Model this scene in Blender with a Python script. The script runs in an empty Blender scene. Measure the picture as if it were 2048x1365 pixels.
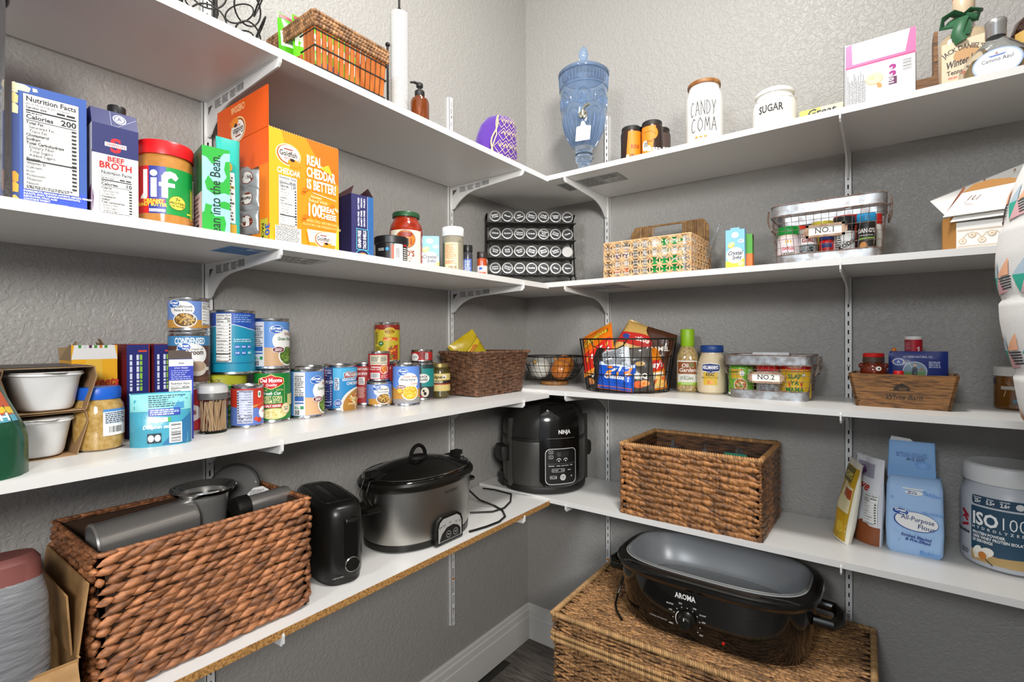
import bpy, bmesh, math, random
from math import pi, sin, cos, tan, atan2, radians, sqrt, hypot
from mathutils import Vector, Matrix
random.seed(7)
SC = bpy.context.scene
COL = SC.collection
# ------------------------------------------------------------------ camera
CAM = (1.18876, -1.70356, 1.19135)
cd = bpy.data.cameras.new('camera'); cd.sensor_fit = 'HORIZONTAL'; cd.sensor_width = 36.0
cd.lens = 1007.745 * 36.0 / 2048.0; cd.clip_start = 0.02
cam = bpy.data.objects.new('camera', cd); COL.objects.link(cam)
_f = Vector((-0.59643124, 0.80265989, -0.00262256)); _r = Vector((0.80266256, 0.59642029, -0.00395604)); _u = Vector((0.0016112, 0.00446454, 0.99998874))
cam.matrix_world = Matrix(((_r.x, _u.x, -_f.x, CAM[0]), (_r.y, _u.y, -_f.y, CAM[1]), (_r.z, _u.z, -_f.z, CAM[2]), (0, 0, 0, 1)))
SC.camera = cam
# ------------------------------------------------------------------ world, lights, exposure
w = bpy.data.worlds.new('world'); SC.world = w; w.use_nodes = True
w.node_tree.nodes['Background'].inputs[0].default_value = (0.86, 0.90, 1.0, 1)
w.node_tree.nodes['Background'].inputs[1].default_value = 0.56
def area(name, loc, target, size, power, col=(1, 1, 1), spread=180):
    l = bpy.data.lights.new(name, 'AREA'); l.shape = 'DISK'; l.size = size; l.energy = power; l.color = col; l.spread = radians(spread)
    o = bpy.data.objects.new(name, l); COL.objects.link(o); o.location = loc
    d = Vector(target) - Vector(loc); o.rotation_euler = d.to_track_quat('-Z', 'Y').to_euler(); return o
area('ceiling_lamp_light', (0.95, -0.95, 2.70), (0.95, -0.95, 0), 0.26, 29, (1.0, 0.98, 0.96))
area('doorway_lamp_light', (2.25, -2.50, 1.84), (0.25, -0.6, 2.35), 0.60, 42, (1.0, 0.985, 0.965), 125)
area('hall_lamp_light', (0.9, -4.0, 2.3), (0.6, -0.3, 0.9), 0.6, 44, (0.90, 0.96, 1.0))
SC.view_settings.view_transform = 'Standard'; SC.view_settings.look = 'None'
SC.view_settings.exposure = -0.10; SC.view_settings.gamma = 1.0; SC.view_settings.use_curve_mapping = False
# ------------------------------------------------------------------ materials
def lin(h):
    h = h.lstrip('#'); o = []
    for i in (0, 2, 4):
        c = int(h[i:i+2], 16) / 255.0
        o.append(c / 12.92 if c <= 0.04045 else ((c + 0.055) / 1.055) ** 2.4)
    return (o[0], o[1], o[2], 1.0)
_M = {}
def mat(col, rough=0.5, metal=0.0, spec=0.5, trans=0.0, ior=1.45, var=0.0, bump=0.0, bscale=300.0, stretch=None, col2=None, nscale=20.0, ncon=(0.35, 0.65), coat=0.0, alpha=1.0, sheen=0.0, bdist=0.001, distort=0.0, emit=0.0):
    key = (col, rough, metal, spec, trans, ior, var, bump, bscale, stretch, col2, nscale, ncon, coat, alpha, sheen, bdist, distort, emit)
    if key in _M: return _M[key]
    m = bpy.data.materials.new('mat_' + col.strip('#')); m.use_nodes = True
    nt = m.node_tree; N = nt.nodes; L = nt.links; b = N['Principled BSDF']
    b.inputs['Base Color'].default_value = lin(col); b.inputs['Roughness'].default_value = rough
    b.inputs['Metallic'].default_value = metal; b.inputs['Specular IOR Level'].default_value = spec
    b.inputs['Transmission Weight'].default_value = trans; b.inputs['IOR'].default_value = ior
    b.inputs['Coat Weight'].default_value = coat; b.inputs['Alpha'].default_value = alpha; b.inputs['Sheen Weight'].default_value = sheen
    if emit: b.inputs['Emission Color'].default_value = lin(col); b.inputs['Emission Strength'].default_value = emit
    co = None
    def coords():
        nonlocal co
        if co is None:
            tc = N.new('ShaderNodeTexCoord'); co = tc.outputs['Object']
            if stretch:
                mp = N.new('ShaderNodeMapping'); mp.inputs['Scale'].default_value = stretch
                L.new(co, mp.inputs[0]); co = mp.outputs[0]
        return co
    cur = None
    if col2:
        n = N.new('ShaderNodeTexNoise'); n.inputs['Scale'].default_value = nscale; n.inputs['Detail'].default_value = 5; n.inputs['Distortion'].default_value = distort
        L.new(coords(), n.inputs['Vector'])
        r = N.new('ShaderNodeValToRGB'); r.color_ramp.elements[0].position = ncon[0]; r.color_ramp.elements[1].position = ncon[1]
        r.color_ramp.elements[0].color = lin(col2); r.color_ramp.elements[1].color = lin(col)
        L.new(n.outputs['Fac'], r.inputs['Fac']); cur = r.outputs['Color']
    if var:
        g = N.new('ShaderNodeNewGeometry'); h = N.new('ShaderNodeHueSaturation')
        mr = N.new('ShaderNodeMapRange'); mr.inputs['To Min'].default_value = 1 - var; mr.inputs['To Max'].default_value = 1 + var
        L.new(g.outputs['Random Per Island'], mr.inputs['Value']); L.new(mr.outputs[0], h.inputs['Value'])
        if cur: L.new(cur, h.inputs['Color'])
        else: h.inputs['Color'].default_value = lin(col)
        cur = h.outputs['Color']
    if cur: L.new(cur, b.inputs['Base Color'])
    if bump:
        n = N.new('ShaderNodeTexNoise'); n.inputs['Scale'].default_value = bscale; n.inputs['Detail'].default_value = 4
        L.new(coords(), n.inputs['Vector'])
        bp = N.new('ShaderNodeBump'); bp.inputs['Strength'].default_value = bump; bp.inputs['Distance'].default_value = bdist
        L.new(n.outputs['Fac'], bp.inputs['Height']); L.new(bp.outputs[0], b.inputs['Normal'])
    _M[key] = m
    return m
def print_mat(rough=0.45, key='p'):
    k = ('print', rough)
    if k in _M: return _M[k]
    m = bpy.data.materials.new('printed_ink'); m.use_nodes = True; N = m.node_tree.nodes; b = N['Principled BSDF']
    a = N.new('ShaderNodeAttribute'); a.attribute_name = 'ink'
    m.node_tree.links.new(a.outputs['Color'], b.inputs['Base Color']); b.inputs['Roughness'].default_value = rough
    _M[k] = m; return m
WHITE = '#E9E7E2'
# ------------------------------------------------------------------ mesh builder
class MB:
    def __init__(s): s.v = []; s.f = []; s.mi = []
    def add(s, vs, fs, mi=0):
        o = len(s.v); s.v.extend(vs); s.f.extend([tuple(i + o for i in f) for f in fs]); s.mi.extend([mi] * len(fs)); return s
    def box(s, x0, x1, y0, y1, z0, z1, mi=0, M=None):
        v = [(x0, y0, z0), (x1, y0, z0), (x1, y1, z0), (x0, y1, z0), (x0, y0, z1), (x1, y0, z1), (x1, y1, z1), (x0, y1, z1)]
        if M is not None: v = [tuple(M @ Vector(p)) for p in v]
        return s.add(v, [(0, 3, 2, 1), (4, 5, 6, 7), (0, 1, 5, 4), (1, 2, 6, 5), (2, 3, 7, 6), (3, 0, 4, 7)], mi)
    def loft(s, rings, mi=0, cap0=True, cap1=True, closed=True, M=None):
        n = len(rings[0]); v = [tuple(p) for r in rings for p in r]
        if M is not None: v = [tuple(M @ Vector(p)) for p in v]
        f = []
        for i in range(len(rings) - 1):
            for j in range(n if closed else n - 1):
                k = (j + 1) % n; f.append((i*n + j, i*n + k, (i+1)*n + k, (i+1)*n + j))
        if cap0: f.append(tuple(range(n - 1, -1, -1)))
        if cap1: f.append(tuple((len(rings)-1)*n + j for j in range(n)))
        return s.add(v, f, mi)
    def lathe(s, prof, n=32, cx=0, cy=0, mi=0, cap0=True, cap1=True, M=None, wob=None):
        rings = []
        for r, z in prof:
            r = max(r, 1e-5)
            rings.append([(cx + r*cos(2*pi*j/n), cy + r*sin(2*pi*j/n), z) for j in range(n)])
        return s.loft(rings, mi, cap0, cap1, True, M)
    def tube(s, pts, r, n=6, closed=False, mi=0, flat=1.0):
        P = [Vector(p) for p in pts]; m = len(P); rings = []
        up = None
        for i in range(m):
            if closed: t = P[(i+1) % m] - P[i-1]
            else: t = P[min(i+1, m-1)] - P[max(i-1, 0)]
            if t.length < 1e-9: t = Vector((0, 0, 1))
            t.normalize()
            if up is None:
                a = Vector((0, 0, 1)) if abs(t.z) < 0.9 else Vector((1, 0, 0))
                up = (a - t * a.dot(t)).normalized()
            else:
                up = up - t * up.dot(t)
                if up.length < 1e-6: up = t.orthogonal()
                up.normalize()
            b = t.cross(up); rr = r[i] if isinstance(r, (list, tuple)) else r
            rings.append([tuple(P[i] + (up * cos(2*pi*j/n) * flat + b * sin(2*pi*j/n)) * rr) for j in range(n)])
        if closed: rings.append(rings[0])
        return s.loft(rings, mi, not closed, not closed)
    def prism(s, poly, h0, h1, axis='z', mi=0, M=None):
        n = len(poly)
        def q(p, h):
            if axis == 'z': return (p[0], p[1], h)
            if axis == 'y': return (p[0], h, p[1])
            return (h, p[0], p[1])
        v = [q(p, h0) for p in poly] + [q(p, h1) for p in poly]
        if M is not None: v = [tuple(M @ Vector(p)) for p in v]
        f = [tuple(range(n)), tuple(range(2*n - 1, n - 1, -1))] + [(i, i + n, (i+1) % n + n, (i+1) % n) for i in range(n)]
        return s.add(v, f, mi)
    def ell(s, c, r, n=12, m=8, mi=0, M=None):
        rings = []
        for i in range(m + 1):
            a = -pi/2 + pi*i/m; rr = max(cos(a), 1e-4)
            rings.append([(c[0] + r[0]*rr*cos(2*pi*j/n), c[1] + r[1]*rr*sin(2*pi*j/n), c[2] + r[2]*sin(a)) for j in range(n)])
        return s.loft(rings, mi, False, False, True, M)
def sup(a, b, z, n=40, e=2.0, cx=0.0, cy=0.0):
    o = []
    for j in range(n):
        t = 2*pi*(j + 0.5)/n; c, q = cos(t), sin(t)
        o.append((cx + a*math.copysign(abs(c)**(2/e), c), cy + b*math.copysign(abs(q)**(2/e), q), z))
    return o
def rrect(w, d, r, z=0.0, k=4, cx=0.0, cy=0.0):
    o = []
    for qx, qy, a0 in ((1, 1, 0), (-1, 1, pi/2), (-1, -1, pi), (1, -1, 3*pi/2)):
        for i in range(k + 1):
            a = a0 + pi/2*i/k
            o.append((cx + qx*(w/2 - r) + r*cos(a), cy + qy*(d/2 - r) + r*sin(a), z))
    return o
def rbox(mb, w, d, z0, z1, r=0.003, k=3, e=None, mi=0, cx=0.0, cy=0.0):
    """rounded box: rounded verticals and eased top / bottom edges"""
    e = r if e is None else e; R = []
    for i in range(3):
        a = pi/2*i/2; R.append(rrect(w - 2*e*(1 - sin(a)), d - 2*e*(1 - sin(a)), max(r - e*(1 - sin(a)), r*0.25), z0 + e*(1 - cos(a)), k, cx, cy))
    for i in range(3):
        a = pi/2*i/2; R.append(rrect(w - 2*e*(1 - cos(a)), d - 2*e*(1 - cos(a)), max(r - e*(1 - cos(a)), r*0.25), z1 - e*(1 - sin(a)), k, cx, cy))
    return mb.loft(R, mi)
def mesh_obj(name, mb, mats, parent=None, smooth=35, loc=None):
    me = bpy.data.meshes.new(name); me.from_pydata(mb.v, [], mb.f)
    if not isinstance(mats, (list, tuple)): mats = [mats]
    for m in mats: me.materials.append(m)
    if len(mats) > 1: me.polygons.foreach_set('material_index', mb.mi)
    bm = bmesh.new(); bm.from_mesh(me); bmesh.ops.recalc_face_normals(bm, faces=bm.faces); bm.to_mesh(me); bm.free()
    if smooth:
        me.polygons.foreach_set('use_smooth', [True] * len(me.polygons)); me.set_sharp_from_angle(angle=radians(smooth))
    me.update()
    o = bpy.data.objects.new(name, me); COL.objects.link(o)
    if parent is not None: o.parent = parent
    if loc is not None: o.location = loc
    return o
def tag(o, label=None, cat=None, group=None, kind=None):
    if label: o['label'] = label
    if cat: o['category'] = cat
    if group: o['group'] = group
    if kind: o['kind'] = kind
    return o
def thing(name, label, cat, loc, rz=0.0, group=None, rx=0.0, ry=0.0):
    o = bpy.data.objects.new(name, None); COL.objects.link(o); o.empty_display_size = 0.02
    o.location = loc; o.rotation_euler = (radians(rx), radians(ry), radians(rz)); return tag(o, label, cat, group)
def copy_tree(o, parent=None):
    c = o.copy(); COL.objects.link(c); c.parent = parent
    for ch in list(o.children): copy_tree(ch, c)
    return c
def facecam(x, y): return math.degrees(atan2(CAM[0] - x, -(CAM[1] - y)))
# ------------------------------------------------------------------ printed labels
_G = {}
def glyph(ch, style):
    k = (ch, style)
    if k in _G: return _G[k]
    def g(s, off):
        c = bpy.data.curves.new('t', 'FONT'); c.body = s; c.resolution_u = 2; c.offset = off
        o = bpy.data.objects.new('t', c); m = o.to_mesh()
        r = ([(v.co.x, v.co.y) for v in m.vertices], [tuple(p.vertices) for p in m.polygons])
        o.to_mesh_clear(); bpy.data.objects.remove(o); bpy.data.curves.remove(c); return r
    off = {'n': 0.010, 'b': 0.030, 's': 0.008, 'l': -0.012, 'bs': 0.024}[style]
    v, f = g(ch, off) if ch != ' ' else ([], [])
    a = g('|' + ch + '|', 0)[0]; b = g('||', 0)[0]
    adv = max(p[0] for p in a) - max(p[0] for p in b)
    if style in ('s', 'bs') and v:      # add slab serifs where stems meet baseline / top
        v = list(v); f = list(f)
        for yy, s in ((min(p[1] for p in v), 1), (max(p[1] for p in v), -1)):
            if ch in '.,-\'1' and s < 0: continue
            xs = sorted(p[0] for p in v if abs(p[1] - yy) < 0.004); cl = []
            for x in xs:
                if cl and x - cl[-1][1] < 0.16: cl[-1][1] = x
                else: cl.append([x, x])
            if ch in 'SOCGQU380' and not (ch == 'U' and s < 0): continue
            for x0, x1 in cl:
                if x1 - x0 < 0.03 and ch not in 'AVWMN': continue
                n = len(v); v += [(x0 - .07, yy), (x1 + .07, yy), (x1 + .07, yy + s*.04), (x0 - .07, yy + s*.04)]; f.append((n, n+1, n+2, n+3))
    _G[k] = (v, f, adv); return _G[k]
class Label:
    """flat print drawn in (u, v) metres, then laid on a surface by map(u, v, h)"""
    def __init__(s, fmap, step=None, vstep=None, lift=0.0002, rough=0.45):
        s.map = fmap; s.step = step; s.vstep = vstep; s.P = []; s.F = []; s.K = []; s.lay = lift; s.rough = rough; s.cols = []; s.hs = []
    def _id(s, col):
        s.cols.append(lin(col)); s.hs.append(s.lay); s.lay += 0.00004; return len(s.cols) - 1
    def poly(s, pts, col):
        k = s._id(col); n = len(s.P); s.P += pts; s.F.append(tuple(range(n, n + len(pts)))); s.K.append(k); return s
    def rect(s, u0, v0, u1, v1, col): return s.poly([(u0, v0), (u1, v0), (u1, v1), (u0, v1)], col)
    def ell(s, u, v, a, b, col, n=24, rot=0):
        c, q = cos(radians(rot)), sin(radians(rot)); o = []
        for i in range(n):
            t = 2*pi*i/n; x, y = a*cos(t), b*sin(t); o.append((u + x*c - y*q, v + x*q + y*c))
        return s.poly(o, col)
    def rrect(s, u0, v0, u1, v1, r, col): return s.poly([(p[0], p[1]) for p in rrect(u1 - u0, v1 - v0, r, 0, 4, (u0+u1)/2, (v0+v1)/2)], col)
    def width(s, t, size, style='n', xs=1.0, sp=0.0): return sum(glyph(c, style)[2] + sp for c in t) * size * xs
    def text(s, t, u, v, size, col, al='c', style='n', xs=1.0, shear=0.0, rot=0.0, fit=None, sp=0.0, arc=0.0, flip=False):
        size = size / 0.69
        if fit:
            W = s.width(t, size, style, 1.0, sp)
            xs = fit / W if W else 1
        W = s.width(t, size, style, xs, sp); x = {'c': -W/2, 'l': 0, 'r': -W}[al]
        k = s._id(col); c, q = cos(radians(rot)), sin(radians(rot)); fx = -1 if flip else 1
        for ch in t:
            gv, gf, adv = glyph(ch, style); n = len(s.P); a2 = adv*size*xs
            for px, py in gv:
                X = x + (px + shear*py)*size*xs; Y = py*size
                if arc:
                    an = X/arc; X, Y = (arc + Y)*sin(an), (arc + Y)*cos(an) - arc
                s.P.append((u + (X*c - Y*q)*fx, v + X*q + Y*c))
            for f in gf: s.F.append(tuple(i + n for i in f)); s.K.append(k)
            x += a2 + sp*size*xs
        return s
    def line(s, pts, wd, col):
        k = s._id(col)
        for (x0, y0), (x1, y1) in zip(pts[:-1], pts[1:]):
            dx, dy = x1 - x0, y1 - y0; l = hypot(dx, dy) or 1e-9; nx, ny = -dy/l*wd/2, dx/l*wd/2; ex, ey = dx/l*wd*.3, dy/l*wd*.3
            n = len(s.P); s.P += [(x0+nx-ex, y0+ny-ey), (x0-nx-ex, y0-ny-ey), (x1-nx+ex, y1-ny+ey), (x1+nx+ex, y1+ny+ey)]; s.F.append((n, n+1, n+2, n+3)); s.K.append(k)
        return s
    def micro(s, u0, v0, u1, v1, n, col, seed=1, fill=0.55, ragged=0.3):
        k = s._id(col); rd = random.Random(seed); dv = (v1 - v0)/n; h = dv*fill
        for i in range(n):
            v = v1 - (i + 0.5)*dv; x = u0; end = u1 - rd.random()*ragged*(u1 - u0)
            while x < end:
                wd = (0.6 + rd.random()*2.2)*h*1.3; x2 = min(x + wd, end); m = len(s.P)
                s.P += [(x, v - h/2), (x2, v - h/2), (x2, v + h/2), (x, v + h/2)]; s.F.append((m, m+1, m+2, m+3)); s.K.append(k); x = x2 + h*0.55
        return s
    def barcode(s, u0, v0, u1, v1, col='#151515', bg='#F4F4F2', seed=3, vert=False):
        s.rect(u0, v0, u1, v1, bg); k = s._id(col); rd = random.Random(seed); m = 0.06
        a0, a1 = (v0, v1) if vert else (u0, u1); b0, b1 = (u0, u1) if vert else (v0, v1); L = a1 - a0; x = a0 + L*m; B = b1 - b0
        while x < a1 - L*m:
            wd = L*rd.choice((.012, .012, .024, .036)); n = len(s.P)
            q = [(x, b0 + B*.14), (x + wd, b0 + B*.14), (x + wd, b1 - B*.08), (x, b1 - B*.08)]
            s.P += [(b, a) for a, b in q] if vert else q; s.F.append((n, n+1, n+2, n+3)); s.K.append(k); x += wd + L*rd.choice((.014, .02, .03))
        return s
    def facts(s, u0, v0, u1, v1, cal='', serv='about 8 servings per container', bg='#F2F1EC', ink='#151414', rows=12, seed=5, title='Nutrition Facts'):
        W = u1 - u0; H = v1 - v0; m = W*.05
        s.rect(u0, v0, u1, v1, ink); s.rect(u0 + W*.008, v0 + W*.008, u1 - W*.008, v1 - W*.008, bg)
        a, b = u0 + m, u1 - m; y = v1 - m; t = W*.115
        y -= t; s.text(title, a, y, t, ink, 'l', 'b', fit=b - a)
        y -= t*.75; s.text(serv, a, y, t*.5, ink, 'l', fit=(b - a)*.86)
        y -= t*.75; s.text('Serving size', a, y, t*.52, ink, 'l', 'b', fit=(b - a)*.4); s.micro(b - (b-a)*.4, y, b, y + t*.5, 1, ink, seed, .9, 0)
        y -= t*.55; s.rect(a, y, b, y + t*.32, ink)
        y -= t*.5; s.micro(a, y, a + (b - a)*.4, y + t*.4, 1, ink, seed + 1)
        y -= t*1.0; s.text('Calories', a, y, t*.85, ink, 'l', 'b'); s.text(cal, b, y, t*1.15, ink, 'r', 'b') if cal else None
        y -= t*.4; s.rect(a, y, b, y + t*.14, ink)
        names = ['Total Fat', 'Saturated Fat', 'Trans Fat', 'Cholesterol', 'Sodium', 'Total Carbohydrate', 'Dietary Fiber', 'Total Sugars', 'Added Sugars', 'Protein', 'Vitamin D', 'Calcium', 'Iron', 'Potassium', 'Thiamin', 'Niacin']
        dy = (y - v0 - t*.9)/rows
        for i in range(rows):
            y -= dy; nm = names[i % 16]; bold = nm in ('Total Fat', 'Cholesterol', 'Sodium', 'Total Carbohydrate', 'Protein')
            s.text(nm, a + (0 if bold or i > 9 else m), y + dy*.2, min(dy*.6, t*.5), ink, 'l', 'b' if bold else 'n'); s.rect(b - W*.09, y + dy*.2, b, y + dy*.65, ink)
            s.rect(a, y, b, y + dy*.05 + (dy*.3 if nm == 'Protein' else 0), ink)
        s.micro(a, v0 + W*.02, b, y - t*.05, 2, ink, seed + 2)
        return s
    def build(s, parent, name='label_print'):
        bm = bmesh.new(); lay = bm.faces.layers.int.new('k'); vs = [bm.verts.new((p[0], p[1], 0)) for p in s.P]
        for f, k in zip(s.F, s.K):
            if len(set(f)) < 3: continue
            try: bm.faces.new([vs[i] for i in f])[lay] = k
            except ValueError: pass
        for st, ax in ((s.step, 0), (s.vstep, 1)):
            if not st or not s.P: continue
            lo = min(p[ax] for p in s.P); hi = max(p[ax] for p in s.P); c = math.ceil(lo/st)*st + 1e-6
            while c < hi:
                co = (c, 0, 0) if ax == 0 else (0, c, 0); no = (1, 0, 0) if ax == 0 else (0, 1, 0)
                ff = [f for f in bm.faces if min(v.co[ax] for v in f.verts) < c < max(v.co[ax] for v in f.verts)]
                if ff:
                    ge = set(ff)
                    for f in ff: ge.update(f.edges); ge.update(f.verts)
                    bmesh.ops.bisect_plane(bm, geom=list(ge), plane_co=co, plane_no=no)
                c += st
        V = []; F = []; C = []; 
        for f in bm.faces:
            k = f[lay]; h = s.hs[k]; n = len(V)
            for v in f.verts: V.append(s.map(v.co.x, v.co.y, h))
            F.append(tuple(range(n, n + len(f.verts)))); C += [s.cols[k]] * len(f.verts)
        bm.free()
        me = bpy.data.meshes.new(name); me.from_pydata(V, [], F)
        ca = me.attributes.new('ink', 'FLOAT_COLOR', 'CORNER'); ca.data.foreach_set('color', [x for c in C for x in c])
        me.materials.append(print_mat(s.rough))
        if s.step or s.vstep:
            b2 = bmesh.new(); b2.from_mesh(me); bmesh.ops.remove_doubles(b2, verts=b2.verts, dist=1e-6); b2.to_mesh(me); b2.free()
            me.polygons.foreach_set('use_smooth', [True]*len(me.polygons))
        o = bpy.data.objects.new(name, me); COL.objects.link(o); o.parent = parent; return o
def cylmap(r, z0=0.0): return lambda u, v, h: ((r + h)*sin(u/r), -(r + h)*cos(u/r), z0 + v)
def front(d, z0=0.0): return lambda u, v, h: (u, -d/2 - h, z0 + v)
def left(wd, z0=0.0): return lambda u, v, h: (-wd/2 - h, -u, z0 + v)
def right(wd, z0=0.0): return lambda u, v, h: (wd/2 + h, u, z0 + v)
# ------------------------------------------------------------------ room shell
def wall_mat():
    m = bpy.data.materials.new('textured_wall_paint'); m.use_nodes = True; nt = m.node_tree; N = nt.nodes; L = nt.links; b = N['Principled BSDF']
    b.inputs['Base Color'].default_value = lin('#9C9994'); b.inputs['Roughness'].default_value = 0.48
    tc = N.new('ShaderNodeTexCoord')
    n1 = N.new('ShaderNodeTexNoise'); n1.inputs['Scale'].default_value = 78; n1.inputs['Detail'].default_value = 3; n1.inputs['Distortion'].default_value = 1.1
    n2 = N.new('ShaderNodeTexNoise'); n2.inputs['Scale'].default_value = 170; n2.inputs['Detail'].default_value = 3
    L.new(tc.outputs['Object'], n1.inputs['Vector']); L.new(tc.outputs['Object'], n2.inputs['Vector'])
    r = N.new('ShaderNodeValToRGB'); r.color_ramp.elements[0].position = .42; r.color_ramp.elements[1].position = .58
    L.new(n1.outputs['Fac'], r.inputs['Fac'])
    a = N.new('ShaderNodeMath'); a.operation = 'MULTIPLY_ADD'; L.new(n2.outputs['Fac'], a.inputs[0]); a.inputs[1].default_value = 0.35; L.new(r.outputs['Color'], a.inputs[2])
    bp = N.new('ShaderNodeBump'); bp.inputs['Strength'].default_value = 0.5; bp.inputs['Distance'].default_value = 0.0016
    L.new(a.outputs[0], bp.inputs['Height']); L.new(bp.outputs[0], b.inputs['Normal']); return m
WALL = wall_mat()
FZ = -0.03; CZ = 2.74; RX = 1.62; FY = -2.35
def struct(name, mb, m, smooth=0):
    o = mesh_obj(name, mb, m, None, smooth); o['kind'] = 'structure'; return o
struct('wall_left', MB().box(-0.1, 0, FY, 0.1, FZ, CZ), WALL)
struct('wall_back', MB().box(0, RX + .1, 0, 0.1, FZ, CZ), WALL)
struct('wall_right', MB().box(RX, RX + .1, FY + .9, 0, FZ, CZ), WALL)
struct('ceiling', MB().box(-.1, RX + .1, FY, .1, CZ, CZ + .08), mat('#E4E2DC', .8))
fl = struct('floor', MB().box(-.1, 3.2, -5.0, .1, FZ - .08, FZ - .003), mat('#2A2622', .6))
PLK = mat('#6B635B', .42, col2='#3E3833', nscale=9, stretch=(1.0, 14.0, 1.0), distort=1.2, bump=.25, bscale=40, var=.12)
for i in range(9):
    for j in range(3):
        x0 = -0.35 + j*1.22 + (i % 3)*.4; x1 = min(x0 + 1.216, RX - .002); x0 = max(x0, 0.003)
        if x1 - x0 < .05: continue
        mesh_obj('floor_plank', MB().box(x0, x1, -.004 - (i+1)*.18, -.0065 - i*.18, FZ - .003, FZ + .0005), PLK, fl, 0)
# baseboards: stepped profile
BP = [(0, 0), (.016, 0), (.016, .092), (.013, .096), (.013, .118), (.009, .122), (.009, .134), (.004, .139), (0, .139)]
BB = mat('#CFCCC6', .38)
def baseb(name, a, b, out):
    rings = []
    for p, m in ((a, 1), (b, 0)):
        rings.append([(p[0] + out[0]*q, p[1] + out[1]*q, FZ + z) for q, z in BP])
    return struct(name, MB().loft(rings), BB, 0)
baseb('baseboard_left', (0, -.001), (0, FY), (1, 0))
baseb('baseboard_back', (.0, 0), (RX, 0), (0, -1))
# ------------------------------------------------------------------ shelves
DL, DR, TH = .305, .3113, .0157
ZL = (1.7218, 1.3731, 1.0169, .6656); ZR = (1.7262, 1.3774, 1.0262, .6731)
MEL = mat('#D4D2CE', .33, spec=.5); RAW = mat('#B98A4E', .8, col2='#7A5226', nscale=220, ncon=(.35, .6), bump=.5, bscale=260)
SN = ('top', 'second', 'third', 'lowest')
def shelf_left(i):
    z = ZL[i]; back = .010
    lab = ['highest white shelf along the left wall, carrying the bamboo basket', 'second white shelf on the left wall, carrying the orange cracker box', 'third white shelf on the left wall, carrying the stacked cans', 'lowest white shelf on the left wall with bare particleboard front edge'][i]
    t = thing('wall_shelf', lab, 'shelf', (0, 0, z), 0, 'white wall shelves')
    mb = MB().box(back, DL - .0006, -2.25, -DR - .0005, -TH, 0); mesh_obj('board', mb, MEL, t, 0)
    if i == 3: tag(mesh_obj('front_edge', MB().box(DL - .0006, DL, -2.25, -DR - .0005, -TH, -.0009), RAW, t, 0), 'raw tan particleboard edge')
    else: mesh_obj('front_edge', MB().box(DL - .0006, DL, -2.25, -DR - .0005, -TH, 0), MEL, t, 0)
    return t
def shelf_back(i):
    z = ZR[i]
    lab = ['highest white shelf along the back wall, carrying the blue glass dispenser', 'second white shelf on the back wall, carrying the cane basket', 'third white shelf on the back wall, carrying the wire chip basket', 'lowest white shelf on the back wall, carrying the flour bag'][i]
    t = thing('wall_shelf', lab, 'shelf', (0, 0, z), 0, 'white wall shelves')
    mesh_obj('board', MB().box(.004, RX - .004, -DR + .0006, -.010, -TH, 0), MEL, t, 0)
    mesh_obj('front_edge', MB().box(.004, RX - .004, -DR, -DR + .0006, -TH, 0), MEL, t, 0); return t
SL = [shelf_left(i) for i in range(4)]; SR = [shelf_back(i) for i in range(4)]
def under(t, x0, x1, y0, y1, cols):      # paper sticker on the underside of a shelf
    L = Label(lambda u, v, h: (u, v, -TH - h)); L.rect(x0, y0, x1, y1, cols[0])
    for k in range(3): L.micro(x0 + (x1-x0)*(.04 + .33*k), y0 + (y1-y0)*.08, x0 + (x1-x0)*(.32 + .33*k), y1 - (y1-y0)*.1, 8, cols[1], k + 2)
    L.barcode(x0 + (x1-x0)*.70, y0 + (y1-y0)*.5, x0 + (x1-x0)*.94, y1 - (y1-y0)*.12, cols[1], cols[2]); L.build(t, 'paper_sticker')
under(SR[0], .30, .52, -.255, -.165, ('#8F8E8A', '#4A4A48', '#C9C8C4')); under(SR[1], .33, .52, -.26, -.14, ('#8A93A0', '#55585E', '#B9BCC0'))
under(SL[1], .19, .27, -1.29, -1.215, ('#3F7DB4', '#1E3C66', '#C9D6E4')); under(SL[1], .17, .25, -1.19, -1.08, ('#B4B2AD', '#4A4A48', '#DAD8D4'))
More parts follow.
